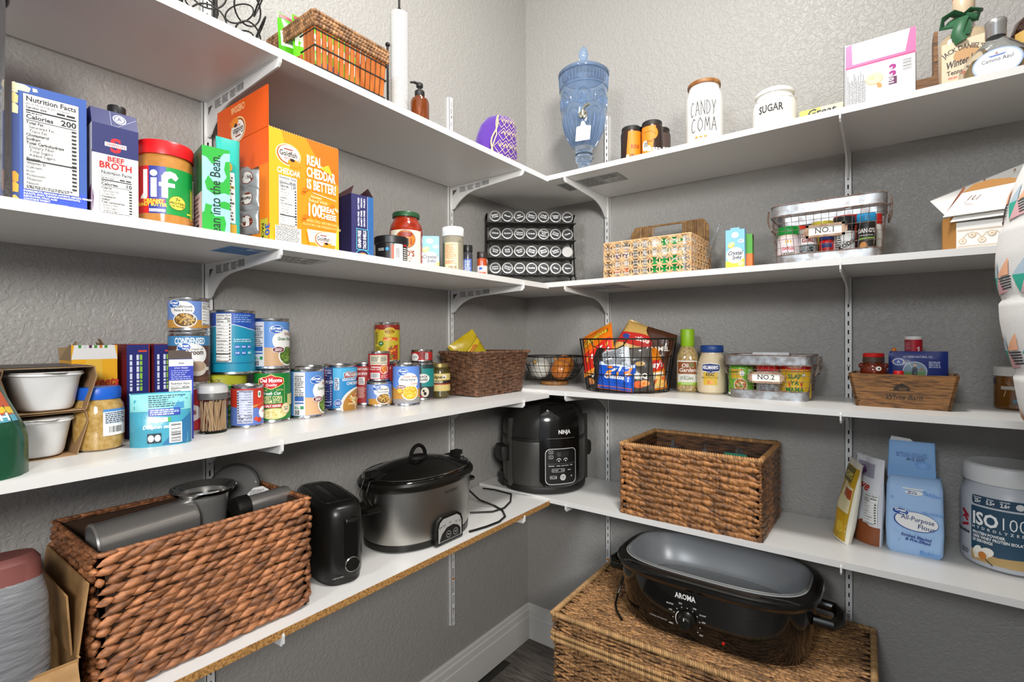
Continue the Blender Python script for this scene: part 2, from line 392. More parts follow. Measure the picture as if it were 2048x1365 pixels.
# ------------------------------------------------------------------ slotted standards and brackets
STD = mat('#DAD9D6', .35, spec=.5); DARK = mat('#191817', .7)
def standard(x, y, rz, lab, z0=.225, z1=2.01):
    t = thing('slotted_wall_standard', lab, 'shelf standard', (x, y, z0), rz, 'slotted wall standards')
    H = z1 - z0; W, Dp = .018, .011; mb = MB()
    for s in (-1, 1): mb.box(s*W/2 - (.0012 if s > 0 else 0), s*W/2 + (0 if s > 0 else .0012), -Dp, 0, 0, H)
    sw, sh = .0034, .0125; z = .012
    for s in (-1, 1): mb.box(min(s*sw/2, s*W/2), max(s*sw/2, s*W/2), -Dp, -Dp + .0012, 0, H)
    zz = 0
    while z + sh < H:
        mb.box(-sw/2, sw/2, -Dp, -Dp + .0012, zz, z); zz = z + sh; z += .0254
    mb.box(-sw/2, sw/2, -Dp, -Dp + .0012, zz, H)
    mesh_obj('channel', mb, STD, t, 0); mesh_obj('slot_shade_strip', MB().box(-W/2 + .0014, W/2 - .0014, -.003, -.0006, .002, H - .002), DARK, t, 0)  # dark strip added behind the slots, painting in the shade of the hollow channel
    for zs in (.055, .47, .89, 1.31, 1.72):
        s = mesh_obj('screw', MB().lathe([(.0036, 0), (.0036, .001), (.002, .0018), (.0005, .002)], 12, M=Matrix.Translation((0, -Dp, zs)) @ Matrix.Rotation(pi/2, 4, 'X')), mat('#B9B8B5', .3, .8), t)
    L = Label(front(2*Dp)); 
    L.rect(-.006, .06, .006, .2, '#EDECEA'); L.barcode(-.005, .07, .005, .105, seed=4, vert=True); L.micro(-.005, .11, .005, .15, 9, '#333333', 4); L.rect(-.005, .153, .005, .162, '#C87832'); L.micro(-.005, .165, .005, .195, 6, '#333333', 5)
    for dz in (0,): L.rect(-.006, H - .06, .006, H - .004, '#F1F0EE'); L.barcode(-.005, H - .035, .005, H - .008, seed=6, vert=True); L.micro(-.005, H - .056, .005, H - .038, 4, '#333333', 8)
    L.build(t, 'price_sticker'); return t
YS = (-.457, -1.2187); XS = (.3665, 1.1035)
standard(0, YS[0], 90, 'white slotted metal upright on the left wall, beside the spice rack'); standard(0, YS[1], 90, 'white slotted metal upright on the left wall, behind the tall blue can')
standard(XS[0], 0, 0, 'white slotted metal upright on the back wall, behind the blue glass dispenser'); standard(XS[1], 0, 0, 'white slotted metal upright on the back wall, between the wire basket and wooden box')
def bez(p0, p1, p2, p3, n=8):
    return [tuple((1-t)**3*a + 3*(1-t)**2*t*b + 3*(1-t)*t*t*c + t**3*d for a, b, c, d in zip(p0, p1, p2, p3)) for t in [i/n for i in range(n + 1)]]
def bracket(x, y, z, rz, length, lab):
    t = thing('shelf_bracket', lab, 'bracket', (x, y, z), rz, 'white metal shelf brackets'); e = length
    poly = [(.006, 0), (e - .010, 0), (e + .0006, 0), (e + .0010, .007), (e + .0034, .009), (e + .0050, .004), (e + .0045, -.010), (e - .002, -.0165), (e - .03, -.0175)]
    poly += bez((.125, -.026), (.075, -.030), (.045, -.05), (.026, -.071)) + [(.018, -.0755), (.0125, -.074), (.006, -.066)]
    mesh_obj('arm', MB().prism(poly, -.0018, .0018, 'y'), STD, t, 0)
    mesh_obj('flange', MB().box(.02, e - .012, -.0045, .0045, -.0012, -.0002), STD, t, 0)
    L = Label(front(.0036)); L.poly([(.018, -.012), (.038, -.012), (.018, -.03)], '#5A4A40')  # dark triangle painted for the shaded hole in the arm, not print
    for k in range(3): L.micro(.05 + k*.034, -.024 + k*.001, .08 + k*.034, -.006, 5, '#3A3A3A', k + 3)
    L.barcode(.145, -.0205, .175, -.003, bg='#C9C9C6'); L.build(t, 'bracket_print'); return t
for i in range(4):
    for k, yy in enumerate(YS): bracket(.0, yy, ZL[i] - TH, 0, DL, 'white metal bracket under the %s left shelf, %s the corner' % (SN[i], ('nearest', 'farther from')[k]))
    for k, xx in enumerate(XS): bracket(xx, .0, ZR[i] - TH, -90, DR, 'white metal bracket under the %s back shelf, %s the corner' % (SN[i], ('nearest', 'farther from')[k]))
# ------------------------------------------------------------------ woven work
_T = {}
def strand(mb, c, ax, side, out, L, w, t, n=6, prof=None):
    """leaf-shaped strand: axis ax (len L), width w along side, thickness t along out"""
    prof = prof or ((-.5, .06), (-.30, .66), (0, 1), (.30, .66), (.5, .06)); rings = []
    for s, k in prof:
        p = c + ax*(s*L)
        rings.append([tuple(p + side*(cos(2*pi*j/n)*w*.5*k) + out*(sin(2*pi*j/n)*t*.5*k)) for j in range(n)])
    mb.loft(rings)
def V3(*a): return Vector(a)
def box_faces(w, d):   # (origin at left end, u dir, outward, length) for front, right, back, left, seen from outside
    return [(V3(-w/2, -d/2, 0), V3(1, 0, 0), V3(0, -1, 0), w), (V3(w/2, -d/2, 0), V3(0, 1, 0), V3(1, 0, 0), d), (V3(w/2, d/2, 0), V3(-1, 0, 0), V3(0, 1, 0), w), (V3(-w/2, d/2, 0), V3(0, -1, 0), V3(-1, 0, 0), d)]
def weave_row(t, w, d, z, rowh, pitch, L, tilt, thick, m, off, faces=(0, 1, 2, 3), skip=None, jit=.25, rd=random, fat=1.5, z1=None, name='weave_row'):
    mb = MB(); up = V3(0, 0, 1)
    for fi, (o, u, n, ln) in enumerate(box_faces(w, d)):
        if fi not in faces: continue
        k = -1
        x = off*pitch - pitch
        while x < ln + pitch*.4:
            if 0.0 <= x <= ln and not (skip and skip(fi, x, z)):
                a = radians(tilt + rd.uniform(-5, 5)); ax = u*cos(a) + up*sin(a); sd = up*cos(a) - u*sin(a); l = L*rd.uniform(1 - jit*.5, 1 + jit*.5)
                l = min(l, 2*(min(x, ln - x) + pitch*.12)); l = max(l, pitch*.5)
                strand(mb, o + u*x + n*(thick*.1 + rd.uniform(-.0008, .0012)) + up*(z + rd.uniform(-1, 1)*rowh*.08), (ax + n*rd.uniform(.0, .10)).normalized(), sd, n, l, rowh*fat*rd.uniform(.85, 1.12), thick)
            x += pitch*rd.uniform(.92, 1.08)
    return mesh_obj(name, mb, m, t, 60) if mb.v else None
def rope(mb, pts, r, pitch, lean=.5, closed=False):
    """coil-wrapped rope: short beads leaning round a core line"""
    P = [Vector(p) for p in pts] + ([Vector(pts[0])] if closed else [])
    for a, b in zip(P[:-1], P[1:]):
        ln = (b - a).length; n = max(1, int(ln/pitch)); t = (b - a).normalized(); s = t.cross(V3(0, 0, 1))
        if s.length < .1: s = V3(1, 0, 0)
        s.normalize(); up = s.cross(t)
        for i in range(n):
            c = a + t*((i + .5)*ln/n)
            ring = []
            for sg, k in ((-.55, .55), (-.2, 1), (.2, 1), (.55, .55)):
                ring.append([tuple(c + t*(sg*pitch*1.15 + lean*r*cos(2*pi*j/8)*.5) + (s*cos(2*pi*j/8) + up*sin(2*pi*j/8))*r*k) for j in range(8)])
            mb.loft(ring)
def shell(w, d, h, th, hole=None):
    mb = MB(); 
    mb.box(-w/2, w/2, -d/2, d/2, .001, .006)
    mb.box(-w/2, w/2, -d/2, -d/2 + th, .001, h); mb.box(-w/2, w/2, d/2 - th, d/2, .001, h); mb.box(w/2 - th, w/2, -d/2, d/2, .001, h)
    if hole is None: mb.box(-w/2, -w/2 + th, -d/2, d/2, .001, h)
    else:
        y0, y1, z0, z1 = hole; mb.box(-w/2, -w/2 + th, -d/2, d/2, .001, z0); mb.box(-w/2, -w/2 + th, -d/2, y0, z0, h); mb.box(-w/2, -w/2 + th, y1, d/2, z0, h); mb.box(-w/2, -w/2 + th, y0, y1, z1, h)
    return mb
HYA = mat('#A86E46', .45, col2='#5A3620', nscale=60, stretch=(1, 1, 3), var=.36, bump=.6, bscale=420, ncon=(.3, .62))
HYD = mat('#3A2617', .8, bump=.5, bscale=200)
rd = random.Random(11)
# big hyacinth basket on the lowest left shelf
BX = thing('hyacinth_basket', 'large reddish-brown hyacinth basket holding steel canisters on the lowest left shelf', 'basket', (.146, -1.309, ZL[3]), 90)
bw, bd, bh = .335, .24, .212
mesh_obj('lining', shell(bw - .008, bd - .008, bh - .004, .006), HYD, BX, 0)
nr = 14
for i in range(nr):
    weave_row(BX, bw, bd, .009 + i*(bh - .018)/(nr - 1), (bh)/nr, .0245, .042, 16, .0140, HYA, (i*.37) % 1.0, rd=rd, fat=1.04, jit=.4)
mb = MB(); rope(mb, [p for p in ((-bw/2, -bd/2, bh), (bw/2, -bd/2, bh), (bw/2, bd/2, bh), (-bw/2, bd/2, bh))], .0042, .011, 1.6, True); mesh_obj('rim_braid', mb, HYA, BX, 60)
STEEL = mat('#CFCDC9', .24, .8); BRUSH = mat('#B9B6B0', .3, 1.0, bump=.15, bscale=120, stretch=(1, 1, 60)); BLK = mat('#14130F', .28, spec=.5); BLKM = mat('#1B1A17', .5); CHROME = mat('#D8D8D6', .08, 1.0)
# steel canister lying in the basket, open end to the left
t = thing('steel_canister', 'polished steel canister lying on its side in the big hyacinth basket', 'canister', (.178, -1.462, .866), 90, ry=0)
Mr = Matrix.Rotation(radians(87), 4, 'Y')
mesh_obj('body', MB().lathe([(.0315, 0), (.034, .0), (.0355, .003), (.034, .006), (.0335, .14), (.031, .146), (.001, .147)], 40, cap0=False, M=Mr).lathe([(.0318, .0005), (.0318, .135), (.001, .136)], 40, cap0=False, cap1=True, M=Mr), STEEL, t)
# steel percolator cup with flared rim
t = thing('steel_coffee_basket', 'steel filter cup with wide flared rim standing in the hyacinth basket', 'coffee part', (.150, -1.287, .790), 0)
mesh_obj('body', MB().lathe([(.030, .03), (.036, .034), (.040, .10), (.041, .104), (.041, .116), (.0385, .116), (.038, .10), (.034, .04), (.001, .038)], 40), STEEL, t)
mesh_obj('rim', MB().lathe([(.041, .112), (.052, .119), (.055, .124), (.054, .1265), (.050, .124), (.040, .116)], 40, cap0=False, cap1=False), CHROME, t)
mesh_obj('mesh_screen', MB().lathe([(.0385, .108), (.001, .106)], 32, cap0=False), mat('#4A4845', .4, .8, bump=.8, bscale=700), t)
# dark round lid leaning at the back of the basket
t = thing('round_dark_lid', 'round dark grey lid leaning upright at the back of the hyacinth basket', 'lid', (.098, -1.207, .885), 52, rx=-14)
Mx = Matrix.Rotation(pi/2, 4, 'X')
mesh_obj('disc', MB().lathe([(.001, -.001), (.044, -.001), (.044, .004), (.001, .004)], 40, M=Mx), mat('#45433F', .42, coat=.2), t); mesh_obj('edge_band', MB().lathe([(.044, -.003), (.0485, -.003), (.0495, .001), (.0485, .005), (.044, .005), (.044, -.003)], 40, cap0=False, cap1=False, M=Mx), BLKM, t)
# second canister on the right with black strainer handle and paper tag
t = thing('steel_tube', 'small steel tube with black perforated end lying in the hyacinth basket', 'canister', (.185, -1.235, .868), 90)
Mr = Matrix.Rotation(radians(88), 4, 'Y')
mesh_obj('body', MB().lathe([(.018, .012), (.0185, .09), (.016, .095), (.001, .096)], 32, M=Mr), STEEL, t); mesh_obj('strainer_end', MB().lathe([(.021, -.012), (.0225, -.004), (.0225, .012), (.019, .014)], 32, M=Mr), mat('#2A2926', .3, .5, bump=1.0, bscale=500), t)
t = thing('paper_tag', 'small white care tag with printed lines inside the hyacinth basket', 'tag', (.160, -1.190, .872), 60, rx=-28)
mesh_obj('paper', MB().prism([(-.022, 0), (.024, 0), (.020, .014), (.008, .022), (-.008, .020), (-.018, .01)], -.0004, .0004, 'y'), mat('#DEDCD8', .7), t, 0); L = Label(front(.0008)); L.micro(-.014, .002, .016, .016, 6, '#2A2A2A', 9); L.build(t)
# ------------------------------------------------------------------ toaster
TB = mat('#171614', .30, spec=.5)
t = thing('toaster', 'black two-slice toaster with a round dial between basket and slow cooker', 'toaster', (.136, -1.016, ZL[3]), 75)
def trings(w, d, H, e=3.2, n=48): return [sup(w/2*k, d/2*k2, z, n, e) for k, k2, z in ((.93, .95, .006), (.98, .985, .02), (1, 1, .05), (1, 1, H*.72), (.985, .99, H*.86), (.93, .96, H*.95), (.82, .90, H*.99), (.70, .84, H))]
mesh_obj('body', MB().loft(trings(.108, .25, .170)), TB, t, 50)
mesh_obj('base', MB().loft([sup(.048, .118, 0, 40, 3), sup(.051, .121, .004, 40, 3), sup(.051, .121, .012, 40, 3)]), BLKM, t)
for s in (-1, 1): mesh_obj('bread_slot', MB().box(s*.016 - .009, s*.016 + .009, -.078, .078, .1695, .1708), mat('#050505', .4), t, 0); 
mesh_obj('slot_frame', MB().tube([p for p in rrect(.066, .17, .01, .1702)], .0014, 6, True), mat('#2A2926', .25), t)
mesh_obj('lever_channel', MB().loft([rrect(.030, .094, .010, -.1236, 4, .010, .098), rrect(.028, .092, .010, -.1262, 4, .010, .098)], M=Matrix.Rotation(pi/2, 4, 'X') @ Matrix.Scale(-1, 4, (0, 0, 1))), mat('#0C0B0A', .25), t)
mb = MB(); rbox(mb, .034, .016, .134, .144, .004); mesh_obj('lever', mb, BLK, t, loc=(.010, -.132, 0))
Md = Matrix.Translation((.012, -.124, .042)) @ Matrix.Rotation(pi/2, 4, 'X')
mesh_obj('dial_ring', MB().lathe([(.0165, 0), (.0165, .004), (.0145, .005), (.0145, .002)], 32, cap0=False, cap1=False, M=Md), mat('#8E8B86', .2, .9), t); mesh_obj('dial', MB().lathe([(.0135, 0), (.013, .008), (.001, .009)], 32, M=Md), BLK, t)
L = Label(lambda u, v, h: (u, -.1255 - h, v)); L.micro(-.03, .018, -.005, .022, 1, '#8A8884', 4); L.build(t)
# ------------------------------------------------------------------ slow cooker
t = thing('slow_cooker', 'oval stainless slow cooker with dark glass lid on the lowest left shelf', 'slow cooker', (.160, -.752, ZL[3]), 90)
a0, b0 = .158, .112
mesh_obj('shell', MB().loft([sup(a0*k, b0*k, z, 64, 2.25) for k, z in ((.955, .012), (.975, .03), (1, .10), (1.015, .152))]), BRUSH, t)
mesh_obj('base', MB().loft([sup(a0*k, b0*k, z, 64, 2.25) for k, z in ((.90, 0), (.97, .004), (.975, .018), (.95, .022))]), BLK, t)
mesh_obj('crock_rim', MB().loft([sup(a0*k, b0*k, z, 64, 2.2) for k, z in ((1.0, .148), (1.05, .150), (1.085, .158), (1.085, .166), (1.05, .172), (.98, .1715), (.96, .164))], cap0=False), BLK, t)
lid = mesh_obj('lid', MB().loft([sup(a0*k, b0*k, z, 64, 2.15) for k, z in ((1.0, .169), (1.02, .173), (.985, .178), (.93, .180), (.75, .190), (.5, .199), (.25, .204), (.02, .2055))]), mat('#12110E', .08, spec=.7, coat=.5), t)
mesh_obj('lid_trim', MB().tube([p for p in sup(a0*1.0, b0*1.0, .1795, 64, 2.15)], .0016, 6, True), CHROME, t)
mesh_obj('lid_knob', MB().loft([sup(.030, .022, z, 24, 2) if k == 0 else sup(.030*k, .022*k, z, 24, 2) for k, z in ((1, .200), (1.05, .205), (.9, .211), (.5, .213))]), BLKM, t)
mesh_obj('lid_handle', MB().tube([(cos(a)*.026, 0, .208 + sin(a)*.030) for a in [pi*i/14 for i in range(15)]], .0052, 8), BLK, t)
mesh_obj('steam_vent', MB().lathe([(.006, .195), (.0065, .200), (.004, .203), (.001, .2035)], 16, .045, -.025), CHROME, t)
for s in (-1, 1):
    mb = MB(); pts = [(s*(a0*1.0), -.03, .112), (s*(a0 + .030), -.028, .112), (s*(a0 + .034), 0, .112), (s*(a0 + .030), .028, .112), (s*(a0*1.0), .03, .112)]
    mb.tube(pts, .011, 10, flat=.7); mesh_obj('side_handle', mb, BLK, t)
    for q in (-.012, .012): mesh_obj('locking_wire', MB().tube([(s*(a0 + .006), q, .120), (s*(a0 + .024), q, .145), (s*(a0 + .012), q, .178), (s*(a0 - .018), q, .182)], .0014, 6), CHROME, t)
    mb = MB(); mb.box(s*(a0 - .022) - .016, s*(a0 - .022) + .016, -.018, .018, .176, .190); mb.box(s*(a0 - .006) - .014, s*(a0 - .006) + .014, -.012, .012, .186, .198); mesh_obj('lid_clip', mb, BLKM, t, 0)
pan = mesh_obj('control_panel', MB().loft([[(x*k, -b0*.955 - .004 - q, z) for x, z in ((-.050, .004), (.050, .004), (.050, .048), (.044, .064), (.030, .073), (-.030, .073), (-.044, .064), (-.050, .048))] for k, q in ((1, 0), (1, .006), (.96, .0085))]), BLK, t, 30)
L = Label(lambda u, v, h: (u, -b0*.955 - .0126 - h, v)); pl = lambda k, dz: [(x*k, .008 + (z - .004)*.93 + dz) for x, z in ((-.044, .006), (.044, .006), (.044, .046), (.038, .060), (.026, .068), (-.026, .068), (-.038, .060), (-.044, .046))]
L.poly(pl(.97, 0), '#A7A5A1'); L.poly([(-.038, .011), (.039, .011), (.039, .028), (.03, .038), (.012, .045), (-.012, .043), (-.03, .03), (-.038, .016)], '#141312')
for q in (-.006, .020): L.ell(q, .024, .0085, .0085, '#B8B6B2'); L.ell(q, .024, .0076, .0076, '#141312'); L.text('ON' if q < 0 else 'OFF', q, .0225, .0032, '#D0CECA')
for q, s_ in ((-.036, 'WARM'), (-.022, 'HIGH'), (.0, 'LOW'), (.022, '4 HR'), (.036, '8 HR')): L.text(s_, q, .052 - abs(q)*.14, .0030, '#1B1A18'); L.ell(q, .049 - abs(q)*.14, .0011, .0011, '#1B1A18', 8)
L.build(pan)
L = Label(lambda u, v, h: (u, -b0*sqrt(max(0, 1 - (abs(u)/a0)**2.25))**(2/2.25*1.0) - .0012 - h, v)); L.text('CROCKPOT', .012, .128, .0072, '#2A2825', 'c', 's', fit=.054); L.build(t)
# cords lying on the shelf
mb = MB(); z = ZL[3] + .0036
mb.tube([(.150, -.560, z + .09), (.156, -.535, z + .055), (.165, -.500, z + .02), (.20, -.468, z), (.247, -.488, z), (.285, -.525, z), (.297, -.570, z), (.292, -.617, z), (.283, -.655, z), (.277, -.675, z)], .0032, 8)
tag(mesh_obj('power_cord', mb, BLK, None), 'black power cord of the slow cooker curling to the shelf edge', 'cord')
mb = MB(); zq = ZL[3] + .0034
mb.tube([(.178, -.560, zq), (.228, -.513, zq), (.236, -.465, zq), (.215, -.405, zq), (.170, -.34, zq), (.095, -.335, zq), (.05, -.345, zq)], .0030, 8)
tag(mesh_obj('power_cord', mb, BLKM, None), 'black power cord looping on the shelf beside the pressure cooker', 'cord')
# ------------------------------------------------------------------ pressure cooker in the corner
t = thing('pressure_cooker', 'black domed pressure cooker with control panel in the corner of the lowest shelf', 'pressure cooker', (.196, -.178, ZR[3]), 55)
G1 = mat('#4C4A46', .36, .5); 
mesh_obj('base', MB().lathe([(.120, 0), (.146, .006), (.149, .018), (.146, .026)], 56), BLKM, t)
mesh_obj('body', MB().lathe([(.143, .022), (.147, .05), (.148, .17), (.146, .176)], 64), G1, t)
mesh_obj('seam', MB().lathe([(.144, .173), (.149, .177), (.149, .186), (.144, .190)], 64), BLKM, t)
mesh_obj('dome_lid', MB().lathe([(.146, .187), (.147, .21), (.143, .25), (.130, .278), (.105, .293), (.06, .300), (.001, .301)], 64), mat('#33312E', .32, .3), t)
# black front tower
def arc(r, a0, a1, z, n=14): return [(r*sin(a0 + (a1 - a0)*i/n), -r*cos(a0 + (a1 - a0)*i/n), z) for i in range(n + 1)]
A = radians(27); rings = []
for r, z, k in ((.150, .026, .55), (.156, .032, .8), (.158, .05, 1), (.158, .19, 1), (.156, .245, 1), (.148, .278, .95), (.128, .297, .9)): rings.append(arc(r, -A*k, A*k, z) + arc(r - .03, A*k, -A*k, z))
mesh_obj('front_tower', MB().loft(rings), mat('#0F0E0C', .16, coat=.4), t, 40)
for s in (-1, 1):
    mesh_obj('side_handle', MB().loft([rrect(.034 + q, .075, .01, z, 3, s*.158, 0) for z, q in ((.10, -.012), (.112, 0), (.140, 0), (.150, -.008))]), BLKM, t)
    mesh_obj('column', MB().box(s*.140 - .008, s*.140 + .008, -.052, -.034, .02, .25), mat('#4C4A46', .3, .6), t, 0)
    mesh_obj('foot', MB().loft([rrect(.05, .07, .01, 0, 3, s*.125, .05), rrect(.03, .05, .01, .045, 3, s*.13, .05)]), BLKM, t)
mesh_obj('lid_valve', MB().lathe([(.014, .297), (.014, .312), (.010, .318), (.001, .319)], 20, .05, .05), BLKM, t)
L = Label(cylmap(.1582), .012)
W1 = '#D8D6D2'; pp = [(p[0], p[1]) for p in rrect(.112, .118, .016, 0, 5, 0, .098)]; L.poly(pp, W1); L.poly([(p[0]*.975, .098 + (p[1] - .098)*.975) for p in pp], '#0E0D0C')
for q in (.130, .146): L.rrect(-.044, q - .005, -.030, q + .005, .002, W1); L.rrect(-.0432, q - .0042, -.0308, q + .0042, .0015, '#0E0D0C'); L.poly([(-.039, q - .001), (-.035, q - .001), (-.037, q + .002)], W1)
L.rect(-.018, .128, .026, .147, '#1F1E1C'); L.rect(-.016, .131, -.004, .144, '#3D3B38')
for q in (-.010, .014): L.ell(q, .118, .008, .0075, W1, 20); L.ell(q, .116, .0078, .0075, '#0E0D0C', 20); L.ell(q, .1165, .0024, .0024, W1, 10)
L.rect(-.05, .107, .05, .1074, '#8A8884')
for k, s_ in enumerate(('PRESSURE', 'STEAM', 'SLOW COOK', 'SEAR')): L.text(s_, -.036 + k*.024, .099, .0030, W1)
L.rrect(-.034, .080, .010, .091, .003, W1); L.rrect(-.0332, .0808, .0092, .0902, .0025, '#0E0D0C')
for k, s_ in enumerate(('AIR CRISP', 'BAKE', 'BROIL')): L.text(s_, -.022 + k*.025, .084, .0030, W1)
L.rrect(-.040, .058, -.018, .068, .002, W1); L.rrect(-.0392, .0588, -.0188, .0672, .0015, '#0E0D0C'); L.text('KEEP WARM', -.029, .0615, .0026, W1)
L.ell(.004, .062, .0105, .0105, '#B4B2AE'); L.text('START', .004, .063, .0032, '#1B1A18'); L.text('STOP', .004, .0585, .0032, '#1B1A18'); L.ell(.036, .064, .0028, .0028, W1, 12); L.ell(.036, .064, .002, .002, '#0E0D0C', 12)
L.text('NINJA', .010, .206, .0125, '#E4E2DE', 'c', 'b', fit=.044); L.rect(-.05, .1905, .05, .1912, '#8A8884'); L.build(t)
# ------------------------------------------------------------------ brown seagrass basket on the lowest back shelf
SEA = mat('#A06C3C', .34, col2='#452816', nscale=45, stretch=(3, 3, 1), var=.5, bump=.7, bscale=500, ncon=(.3, .62), spec=.6)
t = thing('seagrass_basket', 'dark brown braided seagrass basket with cut-out handle on the lowest back shelf', 'basket', (.742, -.166, ZR[3]), 0)
bw, bd, bh = .378, .272, .206; hol = (-.055, .055, .135, .180)
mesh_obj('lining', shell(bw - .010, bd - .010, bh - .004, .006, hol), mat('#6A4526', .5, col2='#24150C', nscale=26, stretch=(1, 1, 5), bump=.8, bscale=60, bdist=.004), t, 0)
sk = lambda fi, x, z: fi == 3 and abs(x - bd/2) < .06 and .13 < z < .184
nr = 12
for i in range(nr):
    weave_row(t, bw, bd, .007 + i*(bh - .014)/(nr - 1), bh/nr, .029, .078, -13 if i % 2 else -8, .013, SEA, (i*.43) % 1, rd=rd, fat=1.05, skip=sk, jit=.6)
mb = MB(); rope(mb, [(-bw/2, -bd/2, bh), (bw/2, -bd/2, bh), (bw/2, bd/2, bh), (-bw/2, bd/2, bh)], .0074, .0066, .7, True); mesh_obj('rim_rope', mb, mat('#A87C4E', .5, var=.3, bump=.4, bscale=300), t, 60)
mb = MB(); rope(mb, [(-bw/2, -bd/2, .004), (bw/2, -bd/2, .004), (bw/2, bd/2, .004), (-bw/2, bd/2, .004)], .0042, .0055, .7, True); mesh_obj('foot_rope', mb, SEA, t, 60)
for q in (-bd/2, bd/2):
    for s in (-1, 1): mb = MB(); rope(mb, [(s*bw/2, q, .004), (s*bw/2, q, bh)], .004, .008, .7); mesh_obj('corner_rope', mb, SEA, t, 60)
mb = MB(); rope(mb, [(-bw/2 - .002, hol[0], hol[3]), (-bw/2 - .002, hol[1], hol[3])], .005, .006, .7); mesh_obj('handle_wrap', mb, SEA, t, 60)
PLA = mat('#DDE3E6', .06, trans=.92, ior=1.3, spec=.6)
def crumple(w, d, h, seed, n=14, z0=0.0):
    r = random.Random(seed); rings = []
    for i in range(6):
        k = (.7, 1, 1.02, .9, .6, .15)[i]; rings.append([(cos(2*pi*j/n)*w/2*k*r.uniform(.75, 1.1), sin(2*pi*j/n)*d/2*k*r.uniform(.75, 1.1), z0 + h*i/5*r.uniform(.85, 1.1)) for j in range(n)])
    return MB().loft(rings)
for k, (x, y, s_) in enumerate(((.66, -.16, 3), (.755, -.17, 5), (.85, -.16, 8))):
    o = thing('plastic_bag', ['crumpled clear plastic bag in the middle of the seagrass basket', 'crumpled clear plastic bag at the front of the seagrass basket', 'crumpled clear plastic bag at the right end of the seagrass basket'][k], 'plastic bag', (x, y, ZR[3] + .008), 0, 'clear bags in the seagrass basket')
    mesh_obj('film', crumple(.082, .12, .186, s_), PLA, o, 0)
    if k == 2: mesh_obj('green_print', MB().box(-.03, .03, -.045, -.044, .172, .190), mat('#2E7F63', .5), o, 0)
# ------------------------------------------------------------------ wicker chest on the floor
t = thing('wicker_chest', 'big brown wicker chest on the floor under the lowest back shelf', 'chest', (.783, -.236, FZ), 1.4)
WK = mat('#A5794C', .5, col2='#4A2F1A', nscale=50, stretch=(3, 3, 1), var=.40, bump=.6, bscale=450, ncon=(.28, .6))
ROP = mat('#A98457', .6, var=.30, bump=.4, bscale=300)
cw, cdp, ch = .755, .420, .426
mesh_obj('core', MB().box(-cw/2 + .006, cw/2 - .006, -cdp/2 + .006, cdp/2 - .006, .002, ch - .006), HYD, t, 0)
lidz = ch - .062
nr = 30
for i in range(nr): weave_row(t, cw, cdp, .010 + i*(lidz - .030)/(nr - 1), lidz/nr, .030, .058, (14, -9)[i % 2], .0085, WK, (i*.39) % 1, (0, 1, 3), rd=rd, fat=.80, jit=.6)
for i in range(5): weave_row(t, cw + .006, cdp + .006, lidz + .012 + i*.0105, .0105, .030, .060, (6, -5)[i % 2], .008, WK, (i*.39) % 1, (0, 1, 3), rd=rd, fat=.9, jit=.6)
for zz, r_, nm in ((ch - .002, .0082, 'lid_rope'), (lidz + .004, .0072, 'lid_rope'), (lidz - .012, .0078, 'body_rope')):
    mb = MB(); q = .004; rope(mb, [(-cw/2 - q, -cdp/2 - q, zz), (cw/2 + q, -cdp/2 - q, zz), (cw/2 + q, cdp/2, zz), (-cw/2 - q, cdp/2, zz)], r_, .0058, .8, True); mesh_obj(nm, mb, ROP, t, 60)
nt_ = 36
for i in range(nt_):
    mb = MB(); y = -cdp/2 + .008 + i*(cdp - .016)/(nt_ - 1); x = -cw/2 + rd.uniform(0, .03)
    while x < cw/2 - .012:
        a = radians((12, -12)[i % 2] + rd.uniform(-6, 6)); ax = V3(cos(a), sin(a), 0); sd = V3(-sin(a), cos(a), 0); l = min(rd.uniform(.04, .065), 2*(cw/2 - abs(x)) + .01)
        strand(mb, V3(x, y, ch - .003 + rd.uniform(-.0008, .001)), ax, sd, V3(0, 0, 1), l, .0098, .0085); x += rd.uniform(.024, .034)
    mesh_obj('lid_strand_row', mb, WK, t, 60)
# ------------------------------------------------------------------ roaster oven on the chest
t = thing('roaster_oven', 'black oval roaster oven without lid standing on the wicker chest', 'roaster oven', (.800, -.236, FZ + ch + .003), 0)
RB = mat('#0F0E0C', .13, spec=.6, coat=.6)
mesh_obj('body', MB().loft([sup(a, b, z, 72, 3.2) for a, b, z in ((.222, .130, 0), (.232, .140, .006), (.238, .146, .03), (.246, .153, .10), (.250, .156, .140), (.258, .163, .148), (.262, .166, .156), (.260, .165, .166), (.250, .157, .172), (.236, .145, .174))], cap1=False), RB, t)
mesh_obj('inner_pan', MB().loft([sup(a, b, z, 72, 3.2) for a, b, z in ((.238, .146, .1735), (.232, .141, .1765), (.228, .138, .1745), (.221, .131, .145), (.212, .122, .098), (.198, .110, .084), (.17, .09, .080), (.05, .03, .079))], cap0=False), mat('#8C8E90', .3, .1), t)
mesh_obj('pan_edge', MB().tube(sup(.2325, .1415, .1770, 72, 3.2), .0022, 6, True), mat('#A9A9A6', .25, .7), t)
mesh_obj('pan_groove', MB().tube(sup(.199, .111, .0865, 60, 3.0), .0014, 6, True), mat('#A9A9A6', .25, .7), t)
for s in (-1, 1):
    mesh_obj('side_handle', MB().tube([(s*.245, -.050, .108), (s*.282, -.048, .106), (s*.296, -.02, .105), (s*.296, .02, .105), (s*.282, .048, .106), (s*.245, .050, .108)], .013, 10, flat=1.0), BLK, t)
fy = lambda u, v: -(.148 + .08*max(0, v - .0)*.9)*(max(0, 1 - (abs(u)/.245)**3.2))**(1/3.2) - .0022
L = Label(lambda u, v, h: (u, fy(u, v) - h, v), .02)
L.text('AROMA', -.030, .118, .0135, '#E8E6E2', 'c', 'bs', fit=.052)
